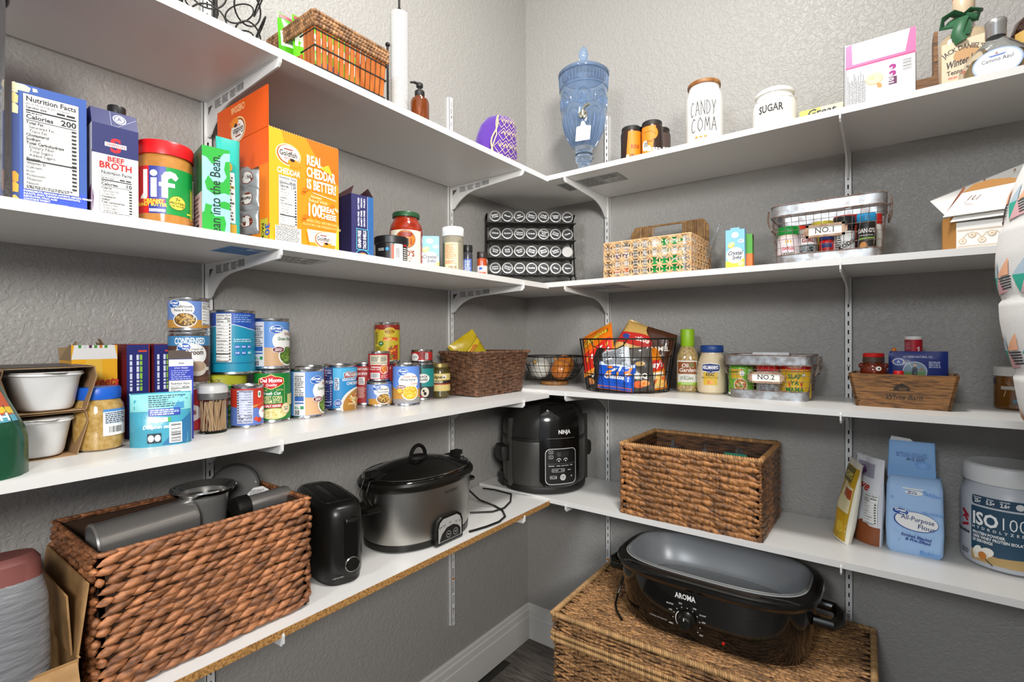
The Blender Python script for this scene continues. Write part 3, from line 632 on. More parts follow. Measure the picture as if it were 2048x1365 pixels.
for k in range(11):
    a = radians(205 - k*24); q = (.035*cos(a), .035*sin(a)); 
    if k not in (0,): L.ell(-.028 + q[0], .062 + q[1], .0014, .0014, '#D8D6D2', 8)
    if k % 2 == 0: L.text(('MIN', '200', '250', '300', '350', '450')[k//2], -.028 + q[0]*1.28, .060 + q[1]*1.28, .0042, '#D8D6D2')
L.text('BUFFET', -.070, .094, .0040, '#D8D6D2'); L.text('ROAST', .014, .088, .0036, '#D8D6D2'); L.text('CAUTION HOT SURFACE', -.104, .045, .0030, '#B8B6B2')
for k in range(9):
    a = radians(215 - k*9); L.poly([(-.028 + r_*cos(b), .062 + r_*sin(b)) for r_, b in ((.029, a), (.0265, a), (.0265, a - .17), (.029, a - .17))], '#C9C7C3')
L.build(t)
Mk = Matrix.Translation((-.028, -.1515, .062)) @ Matrix.Rotation(pi/2, 4, 'X')
kn = mesh_obj('temperature_knob', MB().lathe([(.023, 0), (.0235, .004), (.019, .010), (.017, .022), (.014, .025), (.001, .0255)], 32, M=Mk), BLK, t); mesh_obj('knob_mark', MB().box(-.0290, -.0270, -.1775, -.1765, .071, .078), mat('#E4E2DE', .5), kn, 0)
mesh_obj('indicator_light', MB().lathe([(.0035, 0), (.003, .003), (.001, .004)], 12, M=Matrix.Translation((.062, -.151, .034)) @ Matrix.Rotation(pi/2, 4, 'X')), mat('#A8120E', .2, emit=.4), t)
mb = MB(); mb.tube([(.552, -.235, FZ + ch + .085), (.535, -.25, FZ + ch + .06), (.530, -.28, FZ + ch + .02), (.540, -.32, FZ + ch + .0065), (.562, -.355, FZ + ch + .0065), (.590, -.385, FZ + ch + .0065)], .0034, 8)
tag(mesh_obj('power_cord', mb, BLK, None), 'black power cord hanging at the left of the roaster oven', 'cord')
# ------------------------------------------------------------------ pouches, flour, protein tub
def pillow(w, h, t, n=14, m=12, pin=.0, top=.03, lean=0.0, foot=False, wr=.0, seed=1):
    """bulged pouch: returns (front fn, back fn) thickness field in local coords"""
    r = random.Random(seed); ph = [r.uniform(0, 6) for _ in range(4)]
    def y(u, v):
        a = max(0, 1 - abs(2*u/w)**2.6); vv = v/h
        if foot: b = max(0, min(1, (1 - vv)*1.6))**.6
        else: b = max(0, 4*vv*(1 - vv))**.5
        return t/2*(a**.6)*b + wr*(sin(u/w*9 + ph[0] + vv*5) + sin(vv*14 + ph[1] + u/w*4))*.5*min(1, a*2)
    return y
def pouch(parent, w, h, t, m, foot=False, wr=0.0, seed=1, lean=0.0, n=14, k=14, name='pouch_body', bend=None):
    y = pillow(w, h, t, foot=foot, wr=wr, seed=seed); V = []; F = []
    for s in (1, -1):
        for j in range(k + 1):
            for i in range(n + 1):
                u = -w/2 + w*i/n; v = h*j/k; yy = -y(u, v)*s if 0 < i < n else 0
                p = (u, yy + lean*v - s*.0002, v); V.append(bend(*p) if bend else p)
    q = (n + 1)*(k + 1)
    for j in range(k):
        for i in range(n):
            a = j*(n + 1) + i; F.append((a, a + 1, a + n + 2, a + n + 1)); F.append((q + a, q + a + n + 1, q + a + n + 2, q + a + 1))
    for j in range(k):
        for i in (0, n):
            a = j*(n + 1) + i; b = a + n + 1; F.append((a, b, q + b, q + a))
    for i in range(n): F.append((i, i + 1, q + i + 1, q + i)); a = k*(n + 1) + i; F.append((a, a + 1, q + a + 1, q + a))
    mb = MB().add(V, F); o = mesh_obj(name, mb, m, parent, 60)
    fm = lambda u, v, hh: (bend(u, -y(u, v) + lean*v - hh - .0005, v) if bend else (u, -y(u, v) + lean*v - hh - .0005, v))
    return o, fm
t = thing('snack_pouch', 'yellow and white snack pouch seen edge-on on the lowest back shelf', 'pouch', (1.096, -.142, ZR[3]), -74, 'snack pouches beside the flour', ry=0, rx=-9)
o, fm = pouch(t, .105, .205, .036, mat('#E9E4D2', .35), foot=True, wr=.002, seed=3)
L = Label(fm, .01, .012); L.rect(-.048, .004, .048, .19, '#C9A227'); L.poly([(-.03, .075), (.045, .075), (.045, .14), (-.01, .15)], '#EDE3B4'); L.rect(.0, .11, .044, .135, '#B5532A'); L.ell(.0, .045, .04, .028, '#E0AE14'); L.ell(.02, .035, .02, .014, '#F0CC3E'); L.rect(-.045, .15, .03, .188, '#6E6420'); L.text('CHIPS', .0, .16, .014, '#E8D86A', 'c', 'b', rot=0); L.build(t)
L = Label(lambda u, v, h: (lambda p: (p[0], -p[1], p[2]))(fm(u, v, h)), .01, .012); L.facts(-.044, .02, -.005, .15, rows=10); L.micro(.002, .02, .044, .15, 22, '#3A3A3A', 4); L.build(t, 'back_print')
t = thing('snack_pouch', 'white and brown snack pouch standing between yellow pouch and flour', 'pouch', (1.146, -.122, ZR[3]), -50, 'snack pouches beside the flour', rx=-3)
o, fm = pouch(t, .095, .215, .046, mat('#DCDCE0', .3), foot=True, wr=.004, seed=8)
L = Label(fm, .008, .010); L.rect(-.047, .0, .047, .045, '#8A4A22'); L.poly([(-.047, .045), (-.03, .06), (-.01, .046), (.01, .058), (.03, .045)], '#8A4A22'); L.text('Love', -.012, .135, .022, '#B5301F', 'c', 'b', shear=.25, rot=-8); L.facts(.012, .05, .044, .125, rows=8); L.micro(-.04, .07, -.012, .085, 3, '#5A4A40', 2); L.rect(-.03, .165, .03, .20, '#9B96A6'); L.ell(-.01, .18, .016, .012, '#5A2B6A'); L.build(t)
# flour bag
t = thing('flour_bag', 'light blue paper bag of all-purpose flour on the lowest back shelf', 'flour bag', (1.243, -.134, ZR[3]), -3)
FB = mat('#A3C5EC', .55, bump=.5, bscale=30, bdist=.004)
mb = MB(); R = []
for w_, d_, z, dy in ((.098, .070, .0, 0), (.107, .078, .01, 0), (.110, .082, .06, 0), (.108, .080, .12, 0), (.106, .074, .160, 0), (.100, .062, .178, .004), (.096, .046, .183, .008)): R.append(rrect(w_, d_, .010, z, 3, 0, dy))
mb.loft(R); mesh_obj('bag_body', mb, FB, t, 50)
mb = MB(); R = []
for w_, d_, z, dy in ((.092, .05, .178, .006), (.094, .030, .192, .012), (.092, .016, .215, .018), (.090, .008, .262, .026)): R.append(rrect(w_, d_, .003, z, 3, -.006, dy))
mb.loft(R); mesh_obj('folded_top', mb, mat('#86B2E2', .55, bump=.5, bscale=40, bdist=.004), t, 50)
mesh_obj('paper_lip', MB().prism([(-.05, .255), (.0, .258), (-.008, .268), (-.046, .272)], .022, .0228, 'y'), mat('#E4E4E2', .7), t, 0)
fm = lambda u, v, h: (u, -.0412 - h - (.0 if v > .015 else -.002) + max(0, v - .12)*.10, v)
L = Label(fm, .02, .02); 
for k in range(26): L.ell(rd.uniform(-.045, .045), rd.uniform(.02, .155), rd.uniform(.002, .006), rd.uniform(.001, .004), ('#82AEE0', '#9CC1EA')[k % 2], 10, rd.uniform(0, 90))
L.text('Baking', .028, .006, .010, '#6D9FD8', 'c', 'b', shear=.2); L.text('Sprinkle', .034, .102, .008, '#6D9FD8', 'c', shear=.2); L.text('Baking', .03, .146, .009, '#6D9FD8', 'c', 'b', shear=.2, rot=-12)
L.ell(.003, .082, .042, .023, '#2C4C9C', 32, -4); L.ell(.004, .0825, .040, .0215, '#F1F1EE', 32, -4); L.ell(-.026, .102, .0165, .0085, '#F1F1EE', 24, -6); L.ell(-.026, .102, .0155, .0077, '#1F4FA3', 24, -6)
L.text('Great', -.026, .1022, .0062, '#FFFFFF', 'c', 'b', rot=-4); L.text('Value', -.022, .0962, .0036, '#FFFFFF', 'c', 'b', rot=-4)
L.text('All-Purpose', .006, .083, .0105, '#27306E', 'c', 'n', fit=.062, rot=-6); L.text('Flour', .022, .066, .0105, '#27306E', 'c', 'n', rot=-6)
L.text('Enriched, Bleached', .003, .043, .0066, '#2B3D8A', 'c', 'b', shear=.2, fit=.056, rot=-5); L.text('& Pre-Sifted', .006, .034, .0066, '#2B3D8A', 'c', 'b', shear=.2, rot=-5)
L.rect(-.022, .157, .018, .160, '#E9E9E6'); L.ell(.0, .150, .017, .0055, '#F1F1EE', 20); L.micro(-.012, .146, .012, .154, 2, '#3A4A8A', 2); L.build(t)
L = Label(lambda u, v, h: (u - .006, -.0062 + (v - .2)*-.0 + .0105 + (v - .215)*.17 - h, v)); L.text('SPRINKLE', 0, .236, .0095, '#5688C4', 'c', 'b', rot=180, fit=.06); L.text('M10 2022', .008, .218, .006, '#2B5080'); L.ell(.022, .208, .016, .010, '#5A90CE'); L.ell(.022, .208, .008, .005, '#6FA3DC'); L.build(t, 'top_print')
L = Label(left(.111), None); L.facts(-.032, .03, .02, .15, '110', rows=9); L.build(t, 'side_print')
L = Label(right(.111), None); L.micro(-.035, .01, .03, .15, 26, '#3A4250', 6); L.build(t, 'side_print')
# protein tub
t = thing('protein_tub', 'grey and navy tub of protein powder with white screw lid', 'protein tub', (1.412, -.104, ZR[3]), facecam(1.412, -.104) - 12)
r = .0835
mesh_obj('tub', MB().lathe([(.070, 0), (.080, .006), (r, .018), (r, .150), (.082, .165), (.074, .180), (.070, .190)], 64), mat('#BFC3C9', .35), t)
mesh_obj('lid', MB().lathe([(.072, .190), (.077, .190), (.079, .194), (.079, .220), (.076, .228), (.070, .231), (.060, .229), (.001, .229)], 64), mat('#DEDEDD', .4), t)
L = Label(cylmap(r), .010)
L.rrect(-.048, .142, .13, .163, .006, '#24425A'); L.rect(-.050, .018, .13, .138, '#24485F'); L.poly([(-.050, .016), (.13, .016), (.13, .040), (.06, .040), (.0, .034), (-.05, .040)], '#B99A63')
for k, (a_, b_) in enumerate((('PROTEIN', '25g'), ('BCAAs', '5.5g'), ('LEUCINE', '2.6g'))): L.text(a_, -.036 + k*.024, .157, .0028, '#E4E4E2', 'c', 'b'); L.text(b_, -.036 + k*.024, .147, .0082, '#F1F1EE', 'c', 'b', xs=.75)
L.ell(.036, .152, .007, .007, '#D8D8D6', 20); L.micro(.046, .146, .066, .158, 3, '#E4E4E2', 3)
L.text('ISO', -.047, .098, .027, '#F4F4F2', 'l', 'b', xs=.82); L.text('100', .002, .098, .027, '#F4F4F2', 'l', 'l', xs=.80); L.text('HYDROLYZED', -.047, .088, .0055, '#E4E4E2', 'l', 'b', sp=.55, fit=.096)
for k, s_ in enumerate(('PROTEIN POWDER', '100% WHEY PROTEIN ISOLATE', '20 SERVINGS')): L.text(s_, -.046, .076 - k*.0085, .0060, '#F1F1EE', 'l', 'b', xs=.78)
for k, (du, dv, a_, b_, c_) in enumerate(((-.03, .034, .016, .012, '#E9E2D0'), (-.018, .040, .013, .010, '#F4EFE2'), (-.036, .042, .010, .006, '#F4F0E4'), (-.026, .030, .009, .008, '#C77A2E'), (-.040, .028, .008, .004, '#EADFC6'))): L.ell(du, dv, a_, b_, c_, 18, k*25)
L.line([(-.02, .024), (-.008, .014)], .002, '#3A2A1C')
L.poly([(-.078, .118), (-.072, .124), (-.056, .112), (-.056, .104), (-.062, .108)], '#B11E32'); L.poly([(-.080, .100), (-.066, .112), (-.056, .098), (-.062, .096), (-.068, .104)], '#B11E32'); L.poly([(-.077, .082), (-.056, .088), (-.056, .094), (-.077, .088)], '#B11E32')
L.text('Dymatize', -.054, .070, .0078, '#1B1A1A', 'r', 'b'); L.micro(-.078, .022, -.055, .034, 3, '#555555', 3); L.build(t)
# ------------------------------------------------------------------ grey bag and cardboard at the near left end
t = thing('cardboard_box', 'open brown cardboard box at the near left end of the lowest shelf', 'cardboard box', (.150, -1.598, ZL[3]), 90)
CB = mat('#A98253', .75, col2='#8C6A40', nscale=30)
mb = MB(); mb.box(-.10, .10, -.13, -.127, .002, .08); mb.box(-.10, .10, .127, .13, .002, .08); mb.box(.097, .10, -.13, .13, .002, .08); mb.box(-.10, -.097, -.13, .13, .002, .08); mb.box(-.10, .10, -.13, .13, .0, .003); mesh_obj('carton', mb, CB, t, 0)
for k, (dx, lean) in enumerate(((.0, 16), (.006, 24))):
    mesh_obj('side_flap', MB().box(-.0012, .0012, -.118 + k*.012, .115, 0, .10 - k*.014, M=Matrix.Translation((.0985 - k*.004, 0, .078)) @ Matrix.Rotation(radians(lean*.45 - k*14), 4, 'Y')), CB, t, 0)
mesh_obj('front_flap', MB().box(-.095, .095, -.0015, .0015, 0, .045, M=Matrix.Translation((0, -.1315, .078)) @ Matrix.Rotation(radians(150), 4, 'X')), CB, t, 0)
t = thing('grey_plastic_roll', 'roll wrapped in grey plastic with reddish top, leaning at the near left end', 'plastic roll', (.250, -1.580, ZL[3] + .004), 0, rx=0, ry=-4)
mesh_obj('plastic_wrap', MB().loft([sup(a, b, z, 40, 2.3) for a, b, z in ((.036, .050, 0), (.040, .055, .01), (.041, .056, .10), (.040, .055, .17), (.035, .050, .198), (.028, .042, .208))]), mat('#77787A', .25, bump=.6, bscale=25, stretch=(1, 1, 5), bdist=.006, coat=.3), t)
mesh_obj('red_core', MB().loft([sup(.034, .050, .18, 32, 2.3), sup(.033, .048, .224, 32, 2.3), sup(.026, .042, .233, 32, 2.3)]), mat('#7E4A44', .55), t)
# ------------------------------------------------------------------ cans
TIN = mat('#C9C8C6', .22, 1.0); TIND = mat('#8E8D8B', .3, 1.0)
def can(label, x, y, z, r, h, rz, paper, draw, group='food cans on the third left shelf', cat='can', name='food_can', lidcol=None, ribs=True, tilt=0):
    t = thing(name, label, cat, (x, y, z), rz, group)
    mesh_obj('tin', MB().lathe([(r*.93, .001), (r*.97, 0), (r*1.0, .0015), (r*1.0, .004), (r*.975, .0065), (r*.97, .008), (r*.97, h - .008), (r*.975, h - .0065), (r*1.0, h - .004), (r*1.0, h - .0012), (r*.97, h), (r*.935, h - .0005), (r*.92, h - .004), (r*.6, h - .0045), (r*.58, h - .0038), (r*.001, h - .0038)], 40), TIN, t)
    if paper: mesh_obj('paper_wrap', MB().lathe([(r*.972, .0068), (r*.982, .0072), (r*.982, h - .0072), (r*.972, h - .0068)], 48, cap0=False, cap1=False), mat(paper, .42), t)
    L = Label(cylmap(r*.983, 0), .0055, lift=.0003); draw(L, r, h); L.build(t); return t
def gv(L, u, v, k=1.0):   # blue oval shop logo
    L.ell(u, v, .0135*k, .0090*k, '#F1F1EE', 24, 8); L.ell(u, v, .0126*k, .0082*k, '#1F5FB4', 24, 8); L.text('Great', u, v + .0002*k, .0056*k, '#FFFFFF', 'c', 'b'); L.text('Value', u + .003*k, v - .0052*k, .0036*k, '#FFFFFF', 'c', 'b')
def heap(L, u, v, a, b, cols, n, sz, seed, rot=True):
    r = random.Random(seed); l0 = L.lay
    for k in range(n):
        L.lay = l0 + (k % 8)*.00004
        q, w = r.uniform(0, 1)**.5, r.uniform(0, 6.28); L.ell(u + a*q*cos(w), v + b*q*sin(w), sz[0], sz[1], cols[k % len(cols)], 8, r.uniform(0, 180) if rot else 0)
    L.lay = l0 + .0004
def d_gb(L, r, h, txt=('Whole', 'Green Beans')):
    R = r; L.rect(-.045, .008, .07, h - .008, '#5C8FD0'); L.poly([(-.045, .008), (.07, .008), (.07, .05), (.01, .046), (-.045, .05)], '#C9A27A')
    L.rect(-.045, .008, -.018, h - .008, '#D8D6D8'); 
    for k in range(4): L.rect(-.042, h - .018 - k*.012, -.021, h - .0165 - k*.012, '#1B1A1A'); L.micro(-.042, h - .027 - k*.012, -.021, h - .0195 - k*.012, 2, '#444444', k)
    L.rect(-.042, .040, -.021, .050, '#2F5FA8'); L.rect(-.042, .034, -.021, .037, '#2F5FA8'); L.rect(-.028, .022, -.021, .029, '#2E8B57'); L.micro(-.042, .022, -.030, .028, 2, '#2E8B57', 2); L.rect(-.041, .010, -.031, .019, '#333333'); L.ell(-.036, .0145, .0035, .0035, '#D8D6D8', 12); L.ell(-.036, .0145, .002, .002, '#333333', 10)
    L.ell(.024, .062, .026, .024, '#EFEEEA', 28); L.ell(.034, .03, .024, .022, '#F4F3EF', 28); L.ell(.034, .03, .0215, .0195, '#4E6B22', 28)
    rdd = random.Random(4)
    for k in range(26):
        u, v = .034 + rdd.uniform(-.013, .013), .03 + rdd.uniform(-.012, .012); a = rdd.uniform(0, pi); l = rdd.uniform(.004, .008); L.line([(u - l*cos(a), v - l*sin(a)), (u + l*cos(a), v + l*sin(a))], .0028, ('#6E8F3A', '#8BAA52', '#55792A')[k % 3])
    L.ell(.010, .043, .0125, .0068, '#F1EDEA', 20); L.ell(.010, .043, .0115, .0058, '#6E1E2E', 20); L.micro(.003, .0395, .017, .0465, 3, '#F1EDEA', 3, .6, .1)
    L.text(txt[0], .036, .073, .0072, '#8A5A3A', 'c'); L.text(txt[1], .026, .063, .0068, '#2F6B34', 'c', fit=.036); gv(L, .006, .086)
def d_corn(L, r, h):
    L.rect(-.05, .008, .06, h - .008, '#5F8AD6'); L.poly([(-.05, .008), (.06, .008), (.06, .046), (.0, .04), (-.05, .052)], '#C08A3A'); L.poly([(-.05, .008), (.06, .008), (.06, .024), (-.05, .018)], '#8E8A86')
    L.ell(.008, .066, .028, .022, '#EFEEEA', 28); L.ell(.012, .036, .024, .020, '#F4F3EF', 28); L.ell(.012, .036, .0215, .0178, '#C9A11E', 28); heap(L, .012, .036, .0185, .015, ('#E8CE5A', '#D9B63A', '#F2DE7E'), 60, (.0018, .0014), 5)
    L.ell(-.016, .040, .010, .009, '#B88A2E', 16); L.ell(-.016, .041, .007, .0055, '#E0BC44', 16)
    L.text('Golden Sweet', .012, .076, .0046, '#A0522D'); L.text('Whole Kernel', .006, .067, .0068, '#3A3A3A', 'c', fit=.040); L.text('Corn', .022, .057, .0062, '#B8622E'); gv(L, -.008, .090); L.ell(-.012, .052, .0125, .0052, '#F1EDEA', 20); L.ell(-.012, .052, .0117, .0044, '#6E1E2E', 20); L.micro(-.020, .0495, -.004, .0545, 2, '#F1EDEA', 3, .6, .1)
def d_mush(L, r, h):
    L.rect(-.05, .007, .06, h - .007, '#6C8CCB'); L.rect(-.05, .007, .06, .022, '#C58F3C'); L.ell(-.012, .042, .021, .0145, '#EFEEEA', 24); L.ell(-.007, .022, .020, .0145, '#EFEEEA', 24); L.ell(-.007, .022, .018, .0125, '#6B4A1E', 24); heap(L, -.007, .022, .015, .0105, ('#C79B4A', '#A67A30', '#D9B868'), 46, (.0034, .0012), 6)
    L.text('Mushroom', -.010, .044, .0055, '#3A3A3A', 'c', fit=.030); L.text('Pieces & Stems', -.010, .0375, .0042, '#3A3A3A', 'c', fit=.030); gv(L, -.026, .051, .85); L.facts(.0205, .012, .043, .056, rows=5)
def d_soup(L, r, h):
    L.rect(-.06, .008, .06, h - .008, '#5A3C30'); L.rect(-.06, h - .026, .06, h - .008, '#3D86B8'); L.text('CONDENSED', .0, h - .023, .0115, '#F4F4F2', 'c', 'b', fit=.052); L.ell(.002, .058, .028, .021, '#EFEEEA', 28); gv(L, -.010, .0725, .85)
    L.text('Cream of', .010, .0665, .0042, '#5A3C30'); L.text('Mushroom', .001, .058, .0092, '#4A3226', 'c', 'b', fit=.044); L.text('SOUP', -.010, .050, .0055, '#4A3226', 'c', 'b'); L.ell(.012, .032, .018, .014, '#D9CFC0', 24); L.ell(.012, .036, .015, .0095, '#B8A084', 24); L.rect(.028, .028, .036, .034, '#E4DDD0'); L.rect(-.06, .008, .06, .016, '#6B4A3A')
def d_blue(L, r, h):
    L.rect(-.07, .006, .07, h - .006, '#1590B0'); L.poly([(-.07, h - .006), (.07, h - .006), (.07, h - .044), (.03, h - .038), (.0, h - .030), (-.07, h - .036)], '#1F4FAE'); L.line([(-.07, h - .036), (.0, h - .030), (.03, h - .038), (.07, h - .044)], .0014, '#D8E4EC')
    L.facts(-.034, .026, -.004, h - .008, '90', rows=12)
    for k in range(6): L.text(('LOW FAT', 'FIBER', 'VEGAN', 'KOSHER', 'GMO', 'BPA')[k], .006 + (k % 3)*.0115, .056 - (k//3)*.0125, .0018, '#E4EEF2'); L.ell(.006 + (k % 3)*.0115, .057 - (k//3)*.0125, .0048, .0044, '#2B68C0' if k != 5 else '#2AA5C4', 16); L.micro(.0025 + (k % 3)*.0115, .0548 - (k//3)*.0125, .0095 + (k % 3)*.0115, .0592 - (k//3)*.0125, 2, '#E4EEF2', k, .5, .1)
    L.micro(.0, h - .026, .034, h - .009, 4, '#7FA6DE', 4); L.micro(.0, .066, .034, .074, 2, '#BFE0EA', 7); L.rect(-.07, .024, .07, .0252, '#1278A0')
def d_delm(L, r, h):
    G = '#0E7A2E'; L.rect(-.06, .008, .06, h - .008, G); L.rect(-.026, .024, .028, .082, '#CFC08A'); L.rect(-.0252, .0248, .0272, .0812, G)
    s_ = [(-.024, .082), (-.027, .086), (-.026, .094), (-.018, .0975), (-.010, .0985), (0, .1035), (.010, .0985), (.018, .0975), (.026, .094), (.027, .086), (.024, .082), (.014, .0765), (.004, .0725), (0, .071), (-.004, .0725), (-.014, .0765)]
    L.poly(s_, '#E9D27A'); L.poly([(p[0]*.93, .086 + (p[1] - .086)*.90) for p in s_], '#C4161C'); L.text('Del Monte', 0, .0865, .0082, '#FFFFFF', 'c', 'b', fit=.044); L.text('Quality', 0, .0785, .0052, '#FFFFFF', 'c', shear=.25)
    L.text('MADE          WITH', .001, .068, .0040, '#CFC08A'); L.text('Fresh Cut', .0, .060, .0062, '#F4F4F2', 'c', 'b', shear=.3); L.text('SWEET CORN', .001, .0505, .0068, '#E9DFA8', 'c', 'bs', fit=.042); L.text('CREAM STYLE', .001, .0425, .0068, '#E9DFA8', 'c', 'bs', fit=.042)
    L.rect(-.024, .0325, .023, .0405, '#C4161C'); L.text('NO SALT ADDED', -.0005, .0342, .0046, '#F4F4F2', 'c', 'b', fit=.040); L.ell(.006, .020, .028, .0115, '#D9CE8A', 28); heap(L, .004, .020, .022, .0085, ('#E9E0A4', '#C9BB6A', '#F2EBBE'), 44, (.0022, .0015), 8); L.ell(.031, .030, .0115, .0115, '#C9B48A', 22); L.ell(.031, .030, .0098, .0098, '#E4D6B0', 22); L.text('NON', .031, .0305, .0036, '#3A3A3A'); L.text('GMO', .031, .0258, .0036, '#3A3A3A'); L.rect(.034, .036, .06, .06, '#C9C27A')
def d_tom(L, r, h):
    L.rect(-.05, .007, .05, h - .007, '#5872B4'); L.poly([(-.05, h - .007), (.05, h - .007), (.05, .045), (.0, .040), (-.05, .045)], '#B5301F'); L.ell(.024, .05, .014, .016, '#C8341E', 20); L.poly([(-.002, .040), (.026, .048), (.027, .051), (-.004, .044)], '#B98A3E'); L.ell(.027, .030, .012, .012, '#EFEEEA', 20); L.text('60', .029, .030, .0055, '#B5301F', 'c', 'b'); L.ell(.016, .016, .006, .005, '#B5301F', 14); L.ell(.009, .019, .004, .004, '#D0452E', 12); L.rrect(.013, .061, .020, .074, .002, '#E9F1EA'); L.rect(.0145, .064, .0185, .071, '#2E8B57')
    k = len(L.P); L.facts(-.026, .010, .003, h - .011, '30', rows=9, bg='#C3C8E0'); 
    c = (-.0115, h/2)      # this can stands upside down: turn its panel round
    L.P[k:] = [(2*c[0] - p[0], 2*c[1] - p[1]) for p in L.P[k:]]
def d_prog(L, r, h):
    L.rect(-.06, .008, .07, h - .008, '#2E8FCB'); L.rect(-.045, .008, -.012, h - .008, '#1E2F6E'); L.facts(-.043, .012, -.014, h - .010, '', bg='#1E2F6E', ink='#C9CFE6', rows=11); L.text('90 210', -.021, h - .045, .0062, '#DCE0F0', 'c', 'b', xs=.8)
    L.rect(-.011, h - .034, .07, h - .008, '#4FB2DE'); L.poly([(.014, .080), (.05, .082), (.05, .096), (.013, .094)], '#F1F1EE'); L.poly([(.015, .081), (.05, .083), (.05, .095), (.0142, .093)], '#8E1F2E'); L.text('PROGRESSO', .017, .0845, .0078, '#F4F4F2', 'l', 'b', xs=.8); L.rect(.018, .0965, .03, .098, '#C9702E'); L.text('RICH & HEARTY', .030, .074, .0055, '#F4F4F2', 'c', 'b', xs=.7); L.text('CHICKEN NOODLE', .020, .064, .0068, '#F4F4F2', 'l', 'b', xs=.8)
    L.rrect(-.008, .052, .003, .082, .002, '#DCE6EE'); L.micro(-.007, .053, .002, .081, 6, '#2A3A6A', 3); L.ell(.055, .012, .050, .045, '#E9E4D8', 40); L.ell(.058, .010, .047, .042, '#B8843A', 40); heap(L, .046, .024, .020, .016, ('#D9A850', '#E4C27A', '#C4602A', '#EAD9A8'), 40, (.006, .0022), 9); L.ell(.0, .020, .009, .009, '#E9E9EE', 20); L.ell(.0, .020, .0082, .0082, '#2F62B0', 20); L.micro(-.006, .016, .006, .024, 3, '#E9E9EE', 3, .5, .1)
def d_red(L, r, h):
    L.rect(-.06, .008, .06, h - .008, '#A31F22'); L.text('VEGETABLE', -.016, .095, .0052, '#E9E0D8', 'c', 'b'); L.text('RECIPES', -.016, .082, .0058, '#E9E0D8', 'c', 'b'); L.rrect(-.024, .056, -.008, .076, .002, '#EDE9E4'); L.micro(-.0225, .058, -.0095, .074, 6, '#1B1A1A', 5); L.micro(-.026, .02, -.006, .05, 9, '#D9B8A8', 6); L.rect(.0, .042, .03, .062, '#B58A1E'); L.text('Old', .008, .050, .007, '#5A1E14', 'c', 'b')
def d_oep(L, r, h):
    L.rect(-.06, .007, .06, h - .007, '#C6B52E'); L.rect(-.06, h - .021, .06, h - .007, '#8E2418'); L.ell(.015, h - .026, .017, .0115, '#E4D25A', 24); L.ell(.015, h - .026, .0155, .010, '#C8A21E', 24); L.text('OLD EL PASO', .015, h - .029, .0062, '#6B1E12', 'c', 'b', fit=.030); L.ell(-.024, h - .026, .010, .008, '#C8A21E', 18)
    L.rrect(-.004, .060, .04, .070, .003, '#D9541E'); L.text('RED', .014, .0645, .0042, '#F4E47A', 'c', 'b'); L.text('Enchilada Sauce', .014, .0608, .0034, '#F4E47A', 'c', 'b'); L.ell(-.010, .053, .0075, .0065, '#1F6B34', 18); L.text('GF', -.010, .0512, .0042, '#E9F1E4', 'c', 'b'); L.poly([(.0, .008), (.04, .008), (.04, .05), (.016, .046), (.004, .03)], '#B5421E'); heap(L, .018, .028, .014, .018, ('#D9781E', '#8E2E14', '#E4A43E', '#5E8A34'), 26, (.004, .0025), 4); L.micro(-.03, .02, -.008, .045, 8, '#5A4A10', 4); L.micro(-.03, .052, -.018, .085, 8, '#5A4A10', 5)
def d_toms(L, r, h):
    L.rect(-.05, .006, .05, h - .006, '#B4262A'); L.rect(-.028, .044, .022, h - .010, '#D9D3B8'); L.micro(-.025, .052, .0, h - .013, 6, '#2A2A2A', 3); L.micro(.002, .052, .020, h - .013, 6, '#2A2A2A', 4); L.rect(-.028, .048, .022, .049, '#1B1A1A'); L.text('Delicious', -.012, .036, .0045, '#F1E9E4', 'c', 'b'); L.text('Recipes online', -.012, .0305, .0038, '#F1E9E4', 'c'); L.ell(.012, .032, .012, .0125, '#EFE4DC', 22); L.ell(.012, .032, .0105, .011, '#C85A1E', 22); heap(L, .012, .032, .008, .008, ('#E48A3E', '#D96E2A', '#EAC27A'), 26, (.003, .0012), 3); L.barcode(-.025, .008, .0, .023, seed=7); L.micro(.003, .008, .022, .018, 3, '#E4B8B0', 4)
def d_redsm(L, r, h):
    L.rect(-.05, .006, .05, h - .006, '#B4282A'); L.ell(-.016, .014, .014, .012, '#EFEEEA', 22); L.text('Garlic', -.014, .013, .0050, '#3A3A3A'); L.ell(.008, .024, .010, .011, '#8E1A18', 18); L.rect(.0165, .008, .026, h - .009, '#D9D6D0'); L.micro(.0175, .009, .025, h - .010, 9, '#2A2A2A', 4); L.rect(.011, .008, .0165, h - .01, '#7A1414')
def d_olive(L, r, h):
    L.rect(-.05, .008, .05, h - .008, '#2A2A28'); L.rect(-.004, .04, .05, h - .008, '#1F8A86'); L.rect(-.05, h - .018, .05, h - .008, '#1E3A3A'); L.ell(.0, .064, .020, .013, '#F1EDE6', 24); L.text('BLACK', .0, .066, .006, '#2A2A28', 'c', 'b'); L.text('OLIVES', .0, .057, .006, '#2A2A28', 'c', 'b'); L.ell(.006, .024, .012, .014, '#E4D9C4', 20); L.ell(.006, .020, .0045, .005, '#1B1A1A', 14); L.ell(.002, .028, .0035, .004, '#2A2A1E', 12); L.rect(-.02, .010, .0, .014, '#C4161C')
G3 = 'food cans on the third left shelf'
fc = facecam
can('light blue can of whole green beans standing low beside the corn can stack', .126, -1.059, ZL[2], .0365, .112, fc(.126, -1.059) + 22, '#5C8FD0', lambda L, r, h: d_gb(L, r, h))
can('green can of cream style sweet corn with red shield label', .118, -1.136, ZL[2], .0368, .112, fc(.118, -1.136) - 4, '#0E7A2E', d_delm)
can('small can with an upside-down facts panel and tomato picture', .150, -1.205, ZL[2], .0300, .0865, fc(.15, -1.205) + 14, '#5872B4', d_tom)
